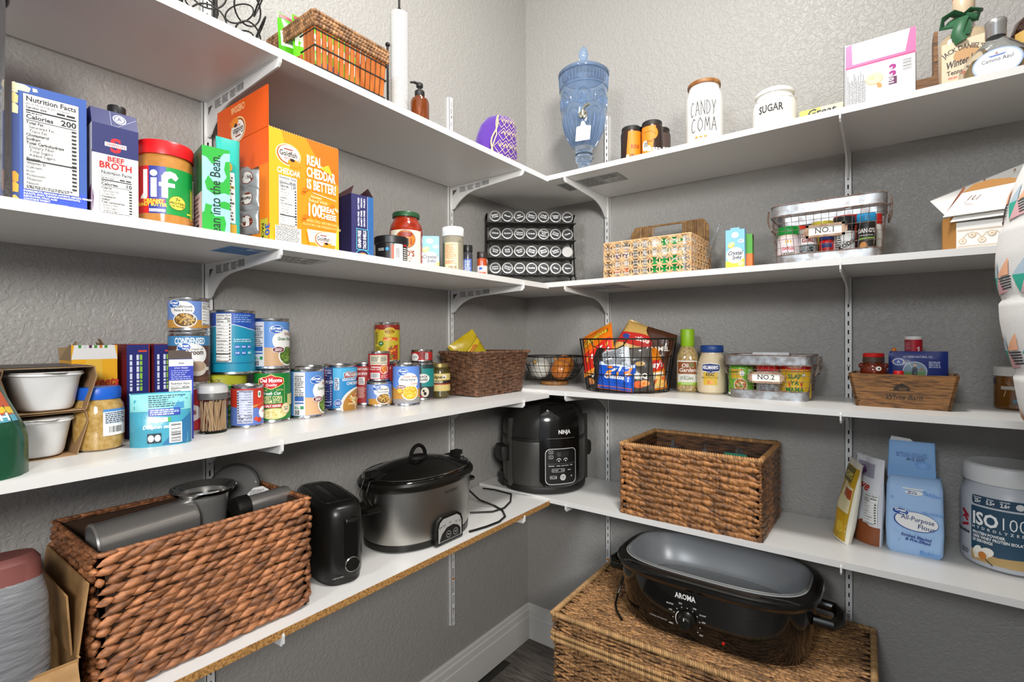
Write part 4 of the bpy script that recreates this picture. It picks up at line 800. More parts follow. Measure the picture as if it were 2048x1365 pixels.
can('dark blue and sky blue soup can with white facts panel', .072, -.938, ZL[2], .0425, .114, fc(.072, -.938) - 4, '#2E8FCB', d_prog)
can('plain red can standing behind the blue soup can', .040, -.838, ZL[2], .0360, .112, fc(.04, -.838) + 16, '#A31F22', d_red)
can('short mushroom can at the bottom of the pile beside the corn can', .104, -.838, ZL[2], .0335, .066, fc(.104, -.838) + 34, '#6C8CCB', d_mush)
can('small red tomato paste can stacked on the short mushroom can', .104, -.838, ZL[2] + .0662, .0280, .079, fc(.104, -.838) + 4, '#B4262A', d_toms)
can('red can at the back that carries the yellow enchilada can', .058, -.772, ZL[2], .0355, .112, fc(.056, -.76) + 10, '#A31F22', d_red)
can('yellow enchilada sauce can on top of the pile', .058, -.772, ZL[2] + .1122, .0350, .112, fc(.056, -.76) - 12, '#C6B52E', d_oep)
can('blue can of whole kernel corn at the front of the pile', .150, -.784, ZL[2], .0362, .112, fc(.15, -.784) - 2, '#5F8AD6', d_corn)
can('teal and black olive can tucked behind the corn can', .092, -.672, ZL[2], .0355, .110, fc(.092, -.672) + 4, '#2A2A28', d_olive)
can('small flat red can stacked on the olive can', .092, -.672, ZL[2] + .1102, .0310, .036, fc(.092, -.672) - 14, '#B4282A', d_redsm)
can('dark can lying low behind the green bean can', .045, -1.000, ZL[2], .0355, .112, fc(.045, -1.0) + 30, '#6C4A2A', d_red)
# stacks behind the toothpicks
can('red-banded can at the bottom under the mushroom soup can', .118, -1.298, ZL[2], .0345, .0905, fc(.118, -1.298), '#B01E22', lambda L, r, h: (L.rect(-.05, .008, .05, h - .008, '#B01E22'), L.ell(0, .04, .02, .016, '#EFE4DC', 20), L.text('Chili', 0, .037, .008, '#8E1A18', 'c', 'b')))
can('brown and blue condensed cream of mushroom soup can', .118, -1.298, ZL[2] + .0907, .0345, .101, fc(.118, -1.298) + 2, '#5A3C30', d_soup)
can('mushroom pieces and stems can on top of the soup can', .118, -1.298, ZL[2] + .1919, .0345, .064, fc(.118, -1.298), '#6C8CCB', d_mush)
t = can('wide blue and teal can with white facts panel, stacked on the lime tub', .090, -1.205, ZL[2] + .1052, .0425, .132, fc(.09, -1.205) + 2, '#1590B0', d_blue, name='drink_mix_can')
can('light blue green bean can stacked on the lime tub and corn can', .112, -1.133, ZL[2] + .1122, .0350, .110, fc(.112, -1.133) + 4, '#5C8FD0', lambda L, r, h: d_gb(L, r, h))
# lime-lidded salad tub
t = thing('salad_tub', 'wide tub with lime green lid and salad label under the blue can', 'tub', (.078, -1.222, ZL[2]), fc(.078, -1.222) + 4)
mesh_obj('tub', MB().lathe([(.041, 0), (.043, .004), (.044, .085), (.043, .088)], 48), mat('#C9D2C0', .3), t); mesh_obj('lid', MB().lathe([(.044, .086), (.0465, .086), (.0465, .102), (.044, .105), (.001, .105)], 48), mat('#A9AC2A', .4), t)
L = Label(cylmap(.0442), .008); L.rect(-.06, .004, .06, .084, '#6FA84A'); L.ell(.0, .062, .036, .022, '#3E8B34', 28); L.ell(.002, .06, .022, .016, '#E4E4DC', 24); L.text('Pink', .0, .064, .009, '#4A5A3A', 'c', 'b'); L.text('Salt', .004, .053, .009, '#4A5A3A', 'c', 'b'); heap(L, .006, .022, .030, .014, ('#4E8B34', '#7FB45A', '#C9B08A', '#2E6B24'), 40, (.008, .004), 12); L.build(t); L = Label(cylmap(.0466), .008); L.text('PACK', -.016, .091, .006, '#7A5A14', 'c', 'b'); L.build(t, 'lid_print')
# toothpick jar
t = thing('toothpick_jar', 'clear jar of wooden toothpicks with grey lid on the third shelf', 'jar', (.155, -1.272, ZL[2]), 0)
GL = mat('#F4F6F5', .02, trans=1.0, ior=1.2, spec=.4)
mesh_obj('jar_wall', MB().lathe([(.0225, 0), (.0248, .003), (.0248, .068), (.0238, .068), (.0238, .004), (.001, .003)], 40), GL, t); mesh_obj('lid_skirt', MB().lathe([(.0252, .064), (.0262, .064), (.0262, .076), (.0252, .078)], 40), mat('#5A5855', .4), t); mesh_obj('lid', MB().lathe([(.0262, .076), (.0266, .082), (.024, .090), (.018, .093), (.001, .094)], 40), mat('#C9C8C4', .3), t)
mb = MB(); 
for k in range(150):
    a, q = rd.uniform(0, 6.28), .0215*rd.uniform(.25, 1)**.5; b = a + rd.uniform(-.5, .5); mb.tube([(q*cos(a), q*sin(a), .005), (.021*cos(b), .021*sin(b), .060 + rd.uniform(-.002, .003))], .0010, 4)
tag(mesh_obj('toothpicks', mb, mat('#D9B48A', .7, var=.15), t, 0), 'loose bundle of wooden toothpicks', kind='stuff')
# jalapeno jar
t = thing('pepper_jar', 'glass jar of sliced peppers with gold lid at the end of the cans', 'jar', (.100, -.607, ZL[2]), fc(.1, -.607))
mesh_obj('glass', MB().lathe([(.026, 0), (.030, .004), (.031, .010), (.031, .078), (.029, .086), (.026, .090), (.026, .094)], 40), mat('#5E5224', .06, spec=.8, coat=.6, col2='#3A3414', nscale=90), t); mesh_obj('lid', MB().lathe([(.027, .092), (.0285, .093), (.0285, .103), (.027, .1045), (.001, .1045)], 40), mat('#B9A66A', .3, .8), t)
L = Label(cylmap(.0313), .008); L.rect(-.04, .022, .05, .074, '#D8C27A'); L.rect(-.04, .044, .05, .054, '#2A241C'); L.rect(-.04, .041, .05, .044, '#A3241E'); L.text('Jalapeno', -.004, .060, .009, '#3A2A14', 'c', 'b', shear=.25); L.text('SLICED', -.004, .0465, .006, '#E4D9B0', 'c', 'b'); L.ell(.014, .064, .006, .006, '#F1EDE6', 16); L.ell(.014, .063, .003, .003, '#1B1A1A', 10); L.build(t)
# garlic jar
t = thing('garlic_jar', 'jar of minced garlic with bright blue lid', 'jar', (.160, -1.447, ZL[2]), fc(.16, -1.447) + 2)
mesh_obj('glass', MB().loft([sup(a, a, z, 44, 2.0) for a, z in ((.026, 0), (.031, .003), (.0328, .012), (.0335, .05), (.0322, .072), (.028, .080), (.0265, .083))]), mat('#B99A5E', .10, coat=.7, col2='#A5823E', nscale=140, ncon=(.4, .6), bump=.3, bscale=160), t)
mesh_obj('lid', MB().lathe([(.0285, .0815), (.0292, .083), (.0292, .0975), (.0275, .101), (.001, .102)] , 48), mat('#1F5FC4', .35), t)
L = Label(cylmap(.0336), .006); L.rrect(.004, .024, .044, .066, .002, '#D6DEE6'); L.rect(.004, .062, .044, .066, '#4A86C4'); L.micro(.007, .043, .042, .061, 6, '#2A3A4A', 4); L.rect(.004, .024, .044, .041, '#F1F0EC'); L.barcode(.010, .0265, .034, .0395, seed=5); L.build(t)
# teal tuna pouch
t = thing('tuna_pouch', 'teal blue pouch with barcode lying upright in front of the narrow box', 'pouch', (.205, -1.374, ZL[2]), fc(.205, -1.374) + 2)
o, fm = pouch(t, .086, .088, .040, mat('#4598AE', .22, bump=.3, bscale=40, bdist=.002), foot=True, wr=.0015, seed=5)
L = Label(fm, .008, .010); L.rect(-.042, .058, .042, .086, '#7CC0C0'); L.micro(-.018, .064, .038, .084, 6, '#2A4A5A', 3); L.poly([(.0, .002), (.042, .002), (.042, .052), (.028, .04), (.014, .02)], '#2B6C9A'); L.poly([(.012, .058), (.032, .06), (.03, .086), (.022, .07)], '#3A86AE'); L.rect(-.018, .050, .026, .062, '#2A3F9A'); L.micro(-.016, .051, .024, .061, 3, '#C9D6EE', 5); L.rect(-.018, .040, .012, .047, '#E4F0E4'); L.rect(.008, .040, .0125, .047, '#2E9A44'); L.micro(-.016, .041, .006, .046, 2, '#2E7A3E', 5); L.text('Dolphin safe', -.006, .030, .0055, '#E9F4F4', 'c', 'b', shear=.2); L.rect(-.020, .006, -.001, .022, '#1E2A34'); L.ell(-.015, .014, .0042, .0058, '#DCE6EA', 12); L.ell(-.006, .014, .0042, .0058, '#DCE6EA', 12); L.barcode(.010, .004, .028, .038, seed=9, vert=True); L.build(t)
# ------------------------------------------------------------------ boxes at the near end of the third left shelf
def carton(name, label, cat, x, y, z, rz, w, d, h, m, group=None, r=.0008):
    t = thing(name, label, cat, (x, y, z), rz, group); mb = MB(); mb.box(-w/2, w/2, -d/2, d/2, 0, h); mesh_obj('carton', mb, m, t, 0); return t
NV = mat('#24286E', .42)
for k, (y, lab) in enumerate(((-1.375, 'navy blue dinner box with red top, nearer the yellow cheese box'), (-1.333, 'navy blue dinner box with red top, next to the white and blue box'))):
    t = carton('dinner_box', lab, 'box', .062, y, ZL[2], 88, .0345, .09, .168, NV, 'navy dinner boxes')
    L = Label(front(.09)); L.rect(.0155, 0, .0172, .168, '#8E2A2E'); L.rect(.0, .155, .013, .158, '#D9482E'); 
    for q, c_ in ((.004, '#8FC43E'), (-.001, '#D9DCF0'), (-.011, '#D9DCF0')): 
        j = len(L.P); L.micro(-.09, -.002, -.02, .002, 1, c_, 3, 1.0); L.P[j:] = [(q - p[1]*.9, .06 - p[0]) for p in L.P[j:]]
    L.micro(-.014, .02, .013, .075, 16, '#7E86C0', 4); L.build(t); L = Label(left(.0345)); L.rect(-.045, 0, .045, .168, '#7A1E2A'); L.rect(-.043, .02, .043, .15, '#8E2A30'); L.build(t, 'side_print')
    mesh_obj('top_flap', MB().box(-.0172, .0172, -.045, .045, .1682, .1692), mat('#A33A2A', .5), t, 0)
t = carton('noodle_box', 'narrow white and blue box with facts panel behind the tuna pouch', 'box', .168, -1.331, ZL[2], 72, .036, .044, .142, mat('#2334A8', .42))
L = Label(front(.044)); L.rect(-.018, .130, .018, .142, '#DCDCE0'); L.rect(-.018, 0, .018, .105, '#E6E6EA'); L.rect(.0155, 0, .018, .105, '#2334A8'); L.facts(-.017, .012, .014, .103, rows=13); L.micro(-.015, .106, .015, .124, 5, '#8E9AE0', 4); L.text('STAY FRESH', .0, .1255, .0026, '#E4E4F0'); L.micro(-.004, .134, .004, .137, 1, '#8A8A90', 3); L.build(t)
L = Label(left(.036)); L.rect(-.022, .128, .022, .142, '#CFCFD2'); L.rect(-.016, .0, .022, .09, '#C9CAD0'); L.rect(-.012, .05, .008, .085, '#2A2A2E'); L.micro(-.015, .005, .02, .048, 10, '#4A4A50', 4); L.build(t, 'side_print')
mesh_obj('torn_flap', MB().box(-.018, .018, -.0005, .0005, 0, .016, M=Matrix.Translation((0, .0215, .1415)) @ Matrix.Rotation(radians(-12), 4, 'X')), mat('#5A4E44', .7), t, 0)
# velveeta-style cheese box with open top
t = thing('cheese_box', 'yellow and white cheese sauce box with torn open top', 'box', (.058, -1.436, ZL[2]), 88)
YB = mat('#E3A412', .45); KR = mat('#8E7656', .8)
w_, d_, h_ = .062, .09, .142
mb = MB(); mb.box(-w_/2, w_/2, -d_/2, -d_/2 + .0006, 0, h_ + .026); mb.box(-w_/2, w_/2, d_/2 - .0006, d_/2, 0, h_); mb.box(-w_/2, -w_/2 + .0006, -d_/2, d_/2, 0, h_); mb.box(w_/2 - .0006, w_/2, -d_/2, d_/2, 0, h_); mb.box(-w_/2, w_/2, -d_/2, d_/2, 0, .001); mesh_obj('carton', mb, YB, t, 0)
L = Label(front(d_)); L.poly([(-w_/2, h_ + .002), (w_/2, h_ + .002), (w_/2 - .004, h_ + .026), (-w_/2 + .004, h_ + .026)], '#DCDAD6'); L.rect(-.012, h_ - .03, .010, h_ + .002, '#E0B13A'); L.text('Velveeta', .004, .098, .015, '#C4281C', 'c', 'b', shear=.25, fit=.056); L.text('CHEESE SAUCE', .004, .089, .0055, '#C4281C', 'c', 'b')
for k, c_ in enumerate(('#3E8B34', '#C9C8C4', '#5A1E4A', '#3E8B34', '#C9702E', '#3E8B34')): L.rect(-.022 + k*.007, h_ + .021, -.018 + k*.007, h_ + .026, c_)
L.build(t)
for s, ln in ((-1, .030), (1, .034)): mesh_obj('side_flap', MB().prism([(-d_/2, 0), (d_/2, 0), (d_/2 - .012, ln), (.010, ln*.9), (.004, ln*1.2), (-.012, ln*1.15), (-.016, ln*.8), (-d_/2 + .004, ln*.6)], -.0004, .0004, 'x', M=Matrix.Translation((s*w_/2, 0, h_)) @ Matrix.Rotation(radians(-s*24), 4, 'Y')), KR, t, 0)
mesh_obj('back_flap', MB().box(-w_/2, w_/2, -.0004, .0004, 0, .03, M=Matrix.Translation((0, d_/2, h_)) @ Matrix.Rotation(radians(-30), 4, 'X')), KR, t, 0)
# white bowls in cardboard sleeves
SLV = mat('#9A7A56', .75); MAR = mat('#4A2630', .45)
for k in range(2):
    t = thing('bowl_sleeve', ('lower brown cardboard sleeve around a white microwave bowl', 'upper brown cardboard sleeve around a white microwave bowl, stacked on top')[k], 'sleeve', (.110 + .006*k, -1.512 - .012*(1-k), ZL[2] + .0690*k), 92 - k*2, 'sleeves of the bowl pack')
    W_, D_, H_ = .108, .165, .067
    mb = MB()
    for x0, z0, x1, z1 in ((-.040, .0, .040, .0), (.040, .0, W_/2, .052), (W_/2, .052, W_/2 - .003, H_), (W_/2 - .003, H_, -W_/2 + .003, H_), (-W_/2 + .003, H_, -W_/2, .052), (-W_/2, .052, -.040, .0)):
        a, b = V3(x0, 0, z0), V3(x1, 0, z1); n_ = V3(-(z1 - z0), 0, x1 - x0).normalized()*.0011
        mb.add([tuple(p + V3(0, q, 0)) for q in (-D_/2, D_/2) for p in (a, b, b + n_, a + n_)], [(0, 1, 2, 3), (7, 6, 5, 4), (0, 4, 5, 1), (1, 5, 6, 2), (2, 6, 7, 3), (3, 7, 4, 0)])
    mesh_obj('cardboard', mb, SLV, t, 0)
    L = Label(lambda u, v, h: (-W_/2 - .0006 - h + (.052 - v)*.27*(v < .052), -u, v)); L.rect(-D_/2, .004, D_/2, .064, '#4A2630'); L.rect(-.05, .02, .02, .045, '#6E5A4E'); L.build(t, 'printed_side')
    L = Label(lambda u, v, h: (u, v, H_ + .0006 + h)); L.rect(-.05, -D_/2, .05, D_/2, '#574A44'); L.build(t, 'printed_top')
    b = thing('microwave_bowl', ('white oval plastic bowl in the lower cardboard sleeve', 'white oval plastic bowl in the upper cardboard sleeve')[k], 'bowl', (.122 + .006*k, -1.512 - .012*(1-k), ZL[2] + .0690*k + .0013), 92 - k*2, 'white bowls of the bowl pack')
    mesh_obj('bowl', MB().loft([sup(a, a2, z, 44, 2.7) for a, a2, z in ((.030, .062, 0), (.034, .068, .003), (.036, .070, .008), (.0425, .079, .048), (.044, .081, .052), (.047, .085, .054), (.047, .085, .0565), (.043, .080, .0575), (.040, .076, .050), (.034, .066, .010))], cap1=True), mat('#D9D8D6', .35), b)
    mesh_obj('lid_film', MB().loft([sup(.046, .084, .0577, 40, 2.7), sup(.046, .084, .0583, 40, 2.7)]), mat('#E4E3E0', .4), b)
    mesh_obj('pull_tab', MB().prism([(-.012, -.0835), (.016, -.0835), (.010, -.094), (.0, -.098), (-.006, -.093)], .0585, .0590), mat('#E4E3E0', .4), b, 0)
# green treat bag at the near end
t = thing('treat_bag', 'dark green glossy snack bag at the left edge of the third shelf', 'bag', (.255, -1.600, ZL[2]), 80)
o, fm = pouch(t, .105, .175, .085, mat('#1E4A34', .22, bump=.4, bscale=30, bdist=.003), foot=True, wr=.003, seed=4, bend=lambda x, y, z: (x - .42*max(0, z - .055), y, z))
L = Label(fm, .008, .010); L.rect(-.05, .072, .05, .088, '#5AA0B4'); L.poly([(-.05, .088), (.05, .080), (.05, .122), (-.05, .128)], '#B5553A'); L.rect(-.05, .122, .05, .128, '#C8501E'); L.text('NUTRISH', .018, .076, .009, '#F1F1EE', 'c', 'b', rot=-4); L.poly([(.016, .088), (.05, .082), (.05, .09), (.02, .096)], '#D9B83A'); L.rect(-.05, .128, .05, .131, '#E4E4DE'); L.build(t)
# ------------------------------------------------------------------ willow basket in the corner end
t = thing('willow_basket', 'small brown willow basket with flared rim on the third shelf near the corner', 'basket', (.134, -.428, ZL[2]), 90)
WIL = mat('#7E5A42', .5, col2='#4A3020', nscale=40, stretch=(3, 3, 1), var=.28, bump=.5, bscale=380); bh = .135; rows = 15
def wdim(z): k = z/bh; return .235 + .035*k**1.3, .125 + .035*k**1.3
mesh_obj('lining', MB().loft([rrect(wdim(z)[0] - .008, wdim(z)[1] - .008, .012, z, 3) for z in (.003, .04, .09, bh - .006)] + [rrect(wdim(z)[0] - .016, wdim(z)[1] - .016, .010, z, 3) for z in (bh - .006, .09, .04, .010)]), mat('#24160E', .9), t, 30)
for i in range(rows):
    z = .006 + i*(bh - .014)/(rows - 1); a, b = wdim(z); mb = MB()
    for s in range(2):
        base = rrect(a, b, .014, 0, 4); per = []
        for p, q in zip(base, base[1:] + base[:1]):
            n = max(1, int(hypot(q[0] - p[0], q[1] - p[1])/.009))
            for k in range(n): per.append((p[0] + (q[0] - p[0])*k/n, p[1] + (q[1] - p[1])*k/n))
        pts = []
        for k, p in enumerate(per):
            w = sin(2*pi*k/6 + pi*((i + s) % 2)); ln = hypot(*p); pts.append((p[0] + p[0]/ln*w*.0028, p[1] + p[1]/ln*w*.0028, z + .0022*(s*2 - 1) + rd.uniform(-.0007, .0007) + .002*sin(k*.21 + i)))
        mb.tube(pts, .0034, 5, True)
    mesh_obj('willow_row', mb, WIL, t, 60)
mb = MB(); a, b = wdim(bh); rope(mb, [(-a/2, -b/2, bh), (a/2, -b/2, bh), (a/2, b/2, bh), (-a/2, b/2, bh)], .0048, .012, 1.6, True); mesh_obj('rim_braid', mb, WIL, t, 60)
t = thing('yellow_chip_bag', 'yellow chip bag sticking up out of the willow basket', 'chip bag', (.105, -.365, ZL[2] + .016), 62, ry=-34)
o, fm = pouch(t, .105, .200, .030, mat('#C4A81C', .28, bump=.4, bscale=40, bdist=.003), wr=.002, seed=9)
L = Label(fm, .01, .012); L.poly([(-.05, .120), (.05, .150), (.05, .168), (-.05, .140)], '#DDBB22'); L.line([(-.05, .120), (.05, .150)], .0012, '#4A5A14'); L.line([(-.05, .142), (.05, .170)], .0012, '#4A5A14'); L.text('Tortilla', .005, .139, .013, '#C8501E', 'c', 'b', shear=.25, rot=16); L.ell(.02, .098, .008, .006, '#3E7A2A', 16); L.poly([(-.05, .03), (.05, .06), (.05, .12), (-.05, .10)], '#A9B42E'); L.build(t)
# ------------------------------------------------------------------ wire fruit bowl with onions
WIRE = mat('#1E1C1A', .45, .6); WOOD = mat('#9A6B36', .5, col2='#6E4620', nscale=30, stretch=(1, 6, 6))
cx, cy, z0 = .205, -.118, ZR[2]
t = thing('wire_fruit_bowl', 'black wire fruit bowl on round wooden base in the corner', 'bowl', (cx, cy, z0), 0)
mesh_obj('wooden_base', MB().lathe([(.048, 0), (.052, .003), (.052, .011), (.048, .014)], 40), WOOD, t)
def brow(q): a = radians(90)*q; return .048 + .062*sin(a)**.9, .016 + .088*(1 - cos(a))**.8
for k in range(28):
    a = 2*pi*k/28; mesh_obj('rib', MB().tube([(brow(q/8)[0]*cos(a), brow(q/8)[0]*sin(a), brow(q/8)[1]) for q in range(9)], .0009, 5), WIRE, t)
for q in (.0, .28, .5, .72, 1.0): r_, z_ = brow(q); mesh_obj('ring', MB().tube([(r_*cos(2*pi*j/40), r_*sin(2*pi*j/40), z_) for j in range(40)], .0022 if q == 1 else .0011, 6, True), WIRE, t)
ON = mat('#C87A2E', .28, col2='#A85618', nscale=14, stretch=(6, 6, 1), coat=.3)
def onion(lab, x, y, z, r, m, rx=0, ry=0):
    o = thing('onion', lab, 'onion', (x, y, z), 0, 'onions in the wire bowl', rx=rx, ry=ry)
    mesh_obj('bulb', MB().lathe([(r*.12, -r*.92), (r*.6, -r*.78), (r*.93, -r*.36), (r, .0), (r*.93, r*.4), (r*.6, r*.74), (r*.25, r*.93), (r*.13, r*1.08)], 32), m, o)
    mesh_obj('stem', MB().lathe([(r*.14, r*1.0), (r*.10, r*1.22), (r*.16, r*1.34), (r*.05, r*1.4)], 10), mat('#B58A4A', .7), o)
    mesh_obj('roots', MB().lathe([(r*.15, -r*.90), (r*.10, -r*1.0), (r*.02, -r*1.02)], 10), mat('#8A6A3A', .8), o)
onion('whole white onion in the wire fruit bowl', cx - .045, cy - .030, z0 + .060, .040, mat('#D9D6CE', .3, col2='#C4C0B4', nscale=12), 60, 20)
onion('big orange onion at the front of the wire fruit bowl', cx + .038, cy - .018, z0 + .056, .038, ON, 25, -15)
onion('orange onion behind, on top in the wire fruit bowl', cx + .018, cy + .045, z0 + .072, .036, ON, -50, 30)
# ------------------------------------------------------------------ round wire basket of chip bags
cx, cy = .512, -.164
t = thing('wire_basket', 'round black wire basket full of chip bags on the third back shelf', 'basket', (cx, cy, z0), 0)
rb, rt, hh = .130, .153, .166
for k in range(36):
    a = 2*pi*k/36; mesh_obj('upright_wire', MB().tube([(0, 0, .003), (rb*cos(a), rb*sin(a), .003), (rt*cos(a), rt*sin(a), hh)] if k % 6 == 0 else [(rb*cos(a), rb*sin(a), .003), (rt*cos(a), rt*sin(a), hh)], .0011, 5), WIRE, t)
for q in (0, .33, .66, 1): r_ = rb + (rt - rb)*q; mesh_obj('hoop', MB().tube([(r_*cos(2*pi*j/48), r_*sin(2*pi*j/48), .003 + (hh - .003)*q) for j in range(48)], .0024 if q == 1 else .0014, 6, True), WIRE, t)
dip = [(-.062, -.140, hh), (-.05, -.144, hh - .02), (-.03, -.148, hh - .03), (.03, -.148, hh - .03), (.05, -.144, hh - .02), (.062, -.140, hh)]
mesh_obj('handle_wire', MB().tube(dip, .0018, 6), WIRE, t)
def chip(lab, x, y, z, rz, rx, ry, w, h, th, col, draw, seed=1):
    o = thing('chip_bag', lab, 'chip bag', (x, y, z), rz, 'chip bags in the round wire basket', rx=rx, ry=ry); b, fm = pouch(o, w, h, th, mat(col, .22, bump=.4, bscale=35, bdist=.003), wr=.0035, seed=seed); L = Label(fm, .009, .010); draw(L, w, h); L.build(o); return o
def dc_cheetos(L, w, h):
    L.poly([(-w*.48, .012), (w*.48, .012), (w*.48, h*.62), (-w*.48, h*.45)], '#D42A1A'); L.rect(-w*.48, .0, w*.48, .012, '#F29A2A'); L.rect(-w*.48, h - .012, w*.48, h, '#F29A2A'); L.text('Cheetos', 0, h*.70, .021, '#1B1A14', 'c', 'b', shear=.2, rot=10, fit=w*.86); L.text('Cheetos', 0, h*.70, .019, '#F4D93E', 'c', 'b', shear=.2, rot=10, fit=w*.82)
    for k in range(10): L.ell(rd.uniform(-.4, .4)*w, rd.uniform(.15, .5)*h, .009, .004, ('#F0A23E', '#E9E4DC', '#E86A1E')[k % 3], 10, rd.uniform(0, 90))
def dc_lays(L, w, h, red=True):
    L.ell(0, h*.58, w*.44, h*.13, '#C4201C', 24); L.ell(0, h*.58, w*.40, h*.11, '#D8301E', 24); L.text("Lay's", 0, h*.54, .017, '#F4F4F0', 'c', 'b', shear=.25, fit=w*.6); L.poly([(-w*.3, h*.05), (w*.3, h*.05), (w*.26, h*.42), (-w*.26, h*.42)], '#EDE3C8'); heap(L, 0, h*.2, w*.3, h*.1, ('#E8B04A', '#F0C872', '#D9602A'), 14, (.012, .008), 5)
def dc_bbq(L, w, h):
    L.ell(0, h*.62, w*.36, h*.10, '#3A3430', 20); L.text('BBQ', 0, h*.30, .014, '#E9E0D0', 'c', 'b'); L.ell(-w*.1, h*.16, w*.24, h*.08, '#D9602A', 18); L.ell(w*.12, h*.18, w*.2, h*.07, '#E8944A', 18); L.ell(0, h*.62, w*.2, h*.05, '#C9A05A', 18)
def dc_blue(L, w, h):
    L.rect(-w*.48, 0, w*.48, .011, '#E86A1E'); L.rect(-w*.48, h - .011, w*.48, h, '#C9D6EE')
    for k in range(11): L.ell(rd.uniform(-.4, .4)*w, rd.uniform(.3, .85)*h, .011, .004, ('#E87A1E', '#F09A3E', '#E4E9F2')[k % 3], 10, rd.uniform(0, 90))
    L.text('Cheetos', 0, h*.42, .013, '#F4F4F2', 'c', 'b', shear=.2)
def dc_silver(L, w, h): L.micro(-w*.4, h*.12, w*.4, h*.9, 14, '#2A2A2E', 7); L.rect(-w*.42, h*.5, -w*.1, h*.56, '#F1F1EE')
def dc_tan(L, w, h): L.poly([(-w*.48, h*.30), (w*.48, h*.42), (w*.48, h*.75), (-w*.48, h*.62)], '#C8281E'); L.text('Tostitos', 0, h*.5, .016, '#F4EDE0', 'c', 'b', shear=.2, rot=6); L.ell(-w*.3, h*.52, .012, .010, '#2A4A9A', 16); L.rect(-w*.48, h - .01, w*.48, h, '#B89A5A')
def dc_choc(L, w, h): L.text('CARAMEL', 0, h*.5, .013, '#F1E9DC', 'c', 'b', rot=20); L.text('Popcorn', 0, h*.35, .010, '#E4C27A', 'c', 'b', rot=20); L.ell(0, h*.2, w*.3, h*.1, '#C98A3E', 16)
chip('orange and red cheese puff bag, leftmost on top in the wire basket', cx - .058, cy - .085, z0 + .066, -8, -26, -24, .128, .158, .034, '#EE7A14', dc_cheetos, 3)
chip('tan and red tortilla chip bag on top of the wire basket', cx + .022, cy - .060, z0 + .100, 6, -34, 22, .120, .140, .034, '#D2A85E', dc_tan, 5)
chip('brown caramel popcorn bag behind the tan bag', cx + .078, cy - .020, z0 + .060, 16, -10, 18, .095, .140, .034, '#4A2A1A', dc_choc, 7)
chip('blue cheese puff bag at the bottom front of the wire basket', cx + .005, cy - .106, z0 + .008, 4, -6, 4, .118, .085, .036, '#1F56C0', dc_blue, 9)
chip('silver bag with back print in the middle of the wire basket', cx + .012, cy - .104, z0 + .072, 2, -18, -14, .092, .068, .024, '#BFC4C8', dc_silver, 11)
chip('black barbecue chip bag at the left of the wire basket', cx - .090, cy - .066, z0 + .006, -36, -6, 6, .080, .135, .034, '#2A2724', dc_bbq, 13)
chip('red and yellow potato chip bag at the left side of the wire basket', cx - .108, cy - .008, z0 + .010, -62, -8, 4, .085, .135, .034, '#D9901E', dc_lays, 15)
chip('grey and black barbecue chip bag at the right of the wire basket', cx + .082, cy - .080, z0 + .006, 24, -6, -4, .075, .135, .032, '#4A4540', dc_bbq, 17)
chip('orange potato chip bag at the right side of the wire basket', cx + .108, cy - .030, z0 + .008, 58, -6, -6, .085, .130, .034, '#E0801E', dc_lays, 19)
chip('orange bag standing at the back of the wire basket', cx - .005, cy + .050, z0 + .045, 4, -10, 10, .100, .160, .034, '#D8601A', dc_cheetos, 21)
# ------------------------------------------------------------------ dressing and mayonnaise
t = thing('dressing_bottle', 'Italian dressing bottle with lime green cap', 'bottle', (.683, -.092, z0), fc(.683, -.092))
mesh_obj('bottle', MB().loft([sup(a, a*.92, z, 44, e) for a, z, e in ((.029, 0, 2.8), (.033, .004, 2.8), (.0335, .012, 2.8), (.0335, .100, 2.8), (.031, .118, 2.4), (.024, .134, 2.1), (.0195, .142, 2), (.019, .150, 2))]), mat('#B99F6C', .12, coat=.6, col2='#8E7440', nscale=120, ncon=(.38, .55)), t)
mesh_obj('cap', MB().lathe([(.0205, .142), (.0212, .144), (.0212, .192), (.0195, .196), (.001, .197)], 32), mat('#8DB81E', .4), t)
L = Label(lambda u, v, h: (u, -.0312*(max(0, 1 - (abs(u)/.0338)**2.8))**(1/2.8) - h - .0002, v), .006); L.rect(-.029, .022, .029, .098, '#DCDACE'); L.rect(-.028, .056, .026, .094, '#8A4A1C'); L.text('Olive', .000, .077, .0115, '#F1EDE4', 'c', 'n', shear=.15); L.text('Garden', .0, .063, .0115, '#F1EDE4', 'c', 'n', shear=.15); L.ell(.012, .084, .008, .007, '#6E6A1E', 14); L.text('Signature', -.004, .0485, .0035, '#5A5A44'); L.text('ITALIAN', -.002, .0385, .0085, '#3A4A2A', 'c', 's', fit=.038); L.rect(-.029, .022, .029, .030, '#8DB81E'); L.micro(-.018, .0245, .018, .0275, 1, '#E9F1D0', 3); L.build(t)
t = thing('mayonnaise_jar', 'mayonnaise jar with dark blue lid', 'jar', (.762, -.110, z0), fc(.762, -.11) + 2)
mesh_obj('jar', MB().loft([sup(a, a, z, 48, e) for a, z, e in ((.034, 0, 2), (.041, .006, 2), (.0425, .018, 2), (.0420, .074, 2), (.0385, .096, 2), (.033, .113, 2), (.0295, .120, 2), (.0295, .126, 2))]), mat('#D8C6A4', .15, coat=.5), t)
mesh_obj('lid', MB().lathe([(.0325, .1245), (.0335, .126), (.0335, .142), (.031, .146), (.001, .1465)], 48), mat('#1B3F7E', .4), t)
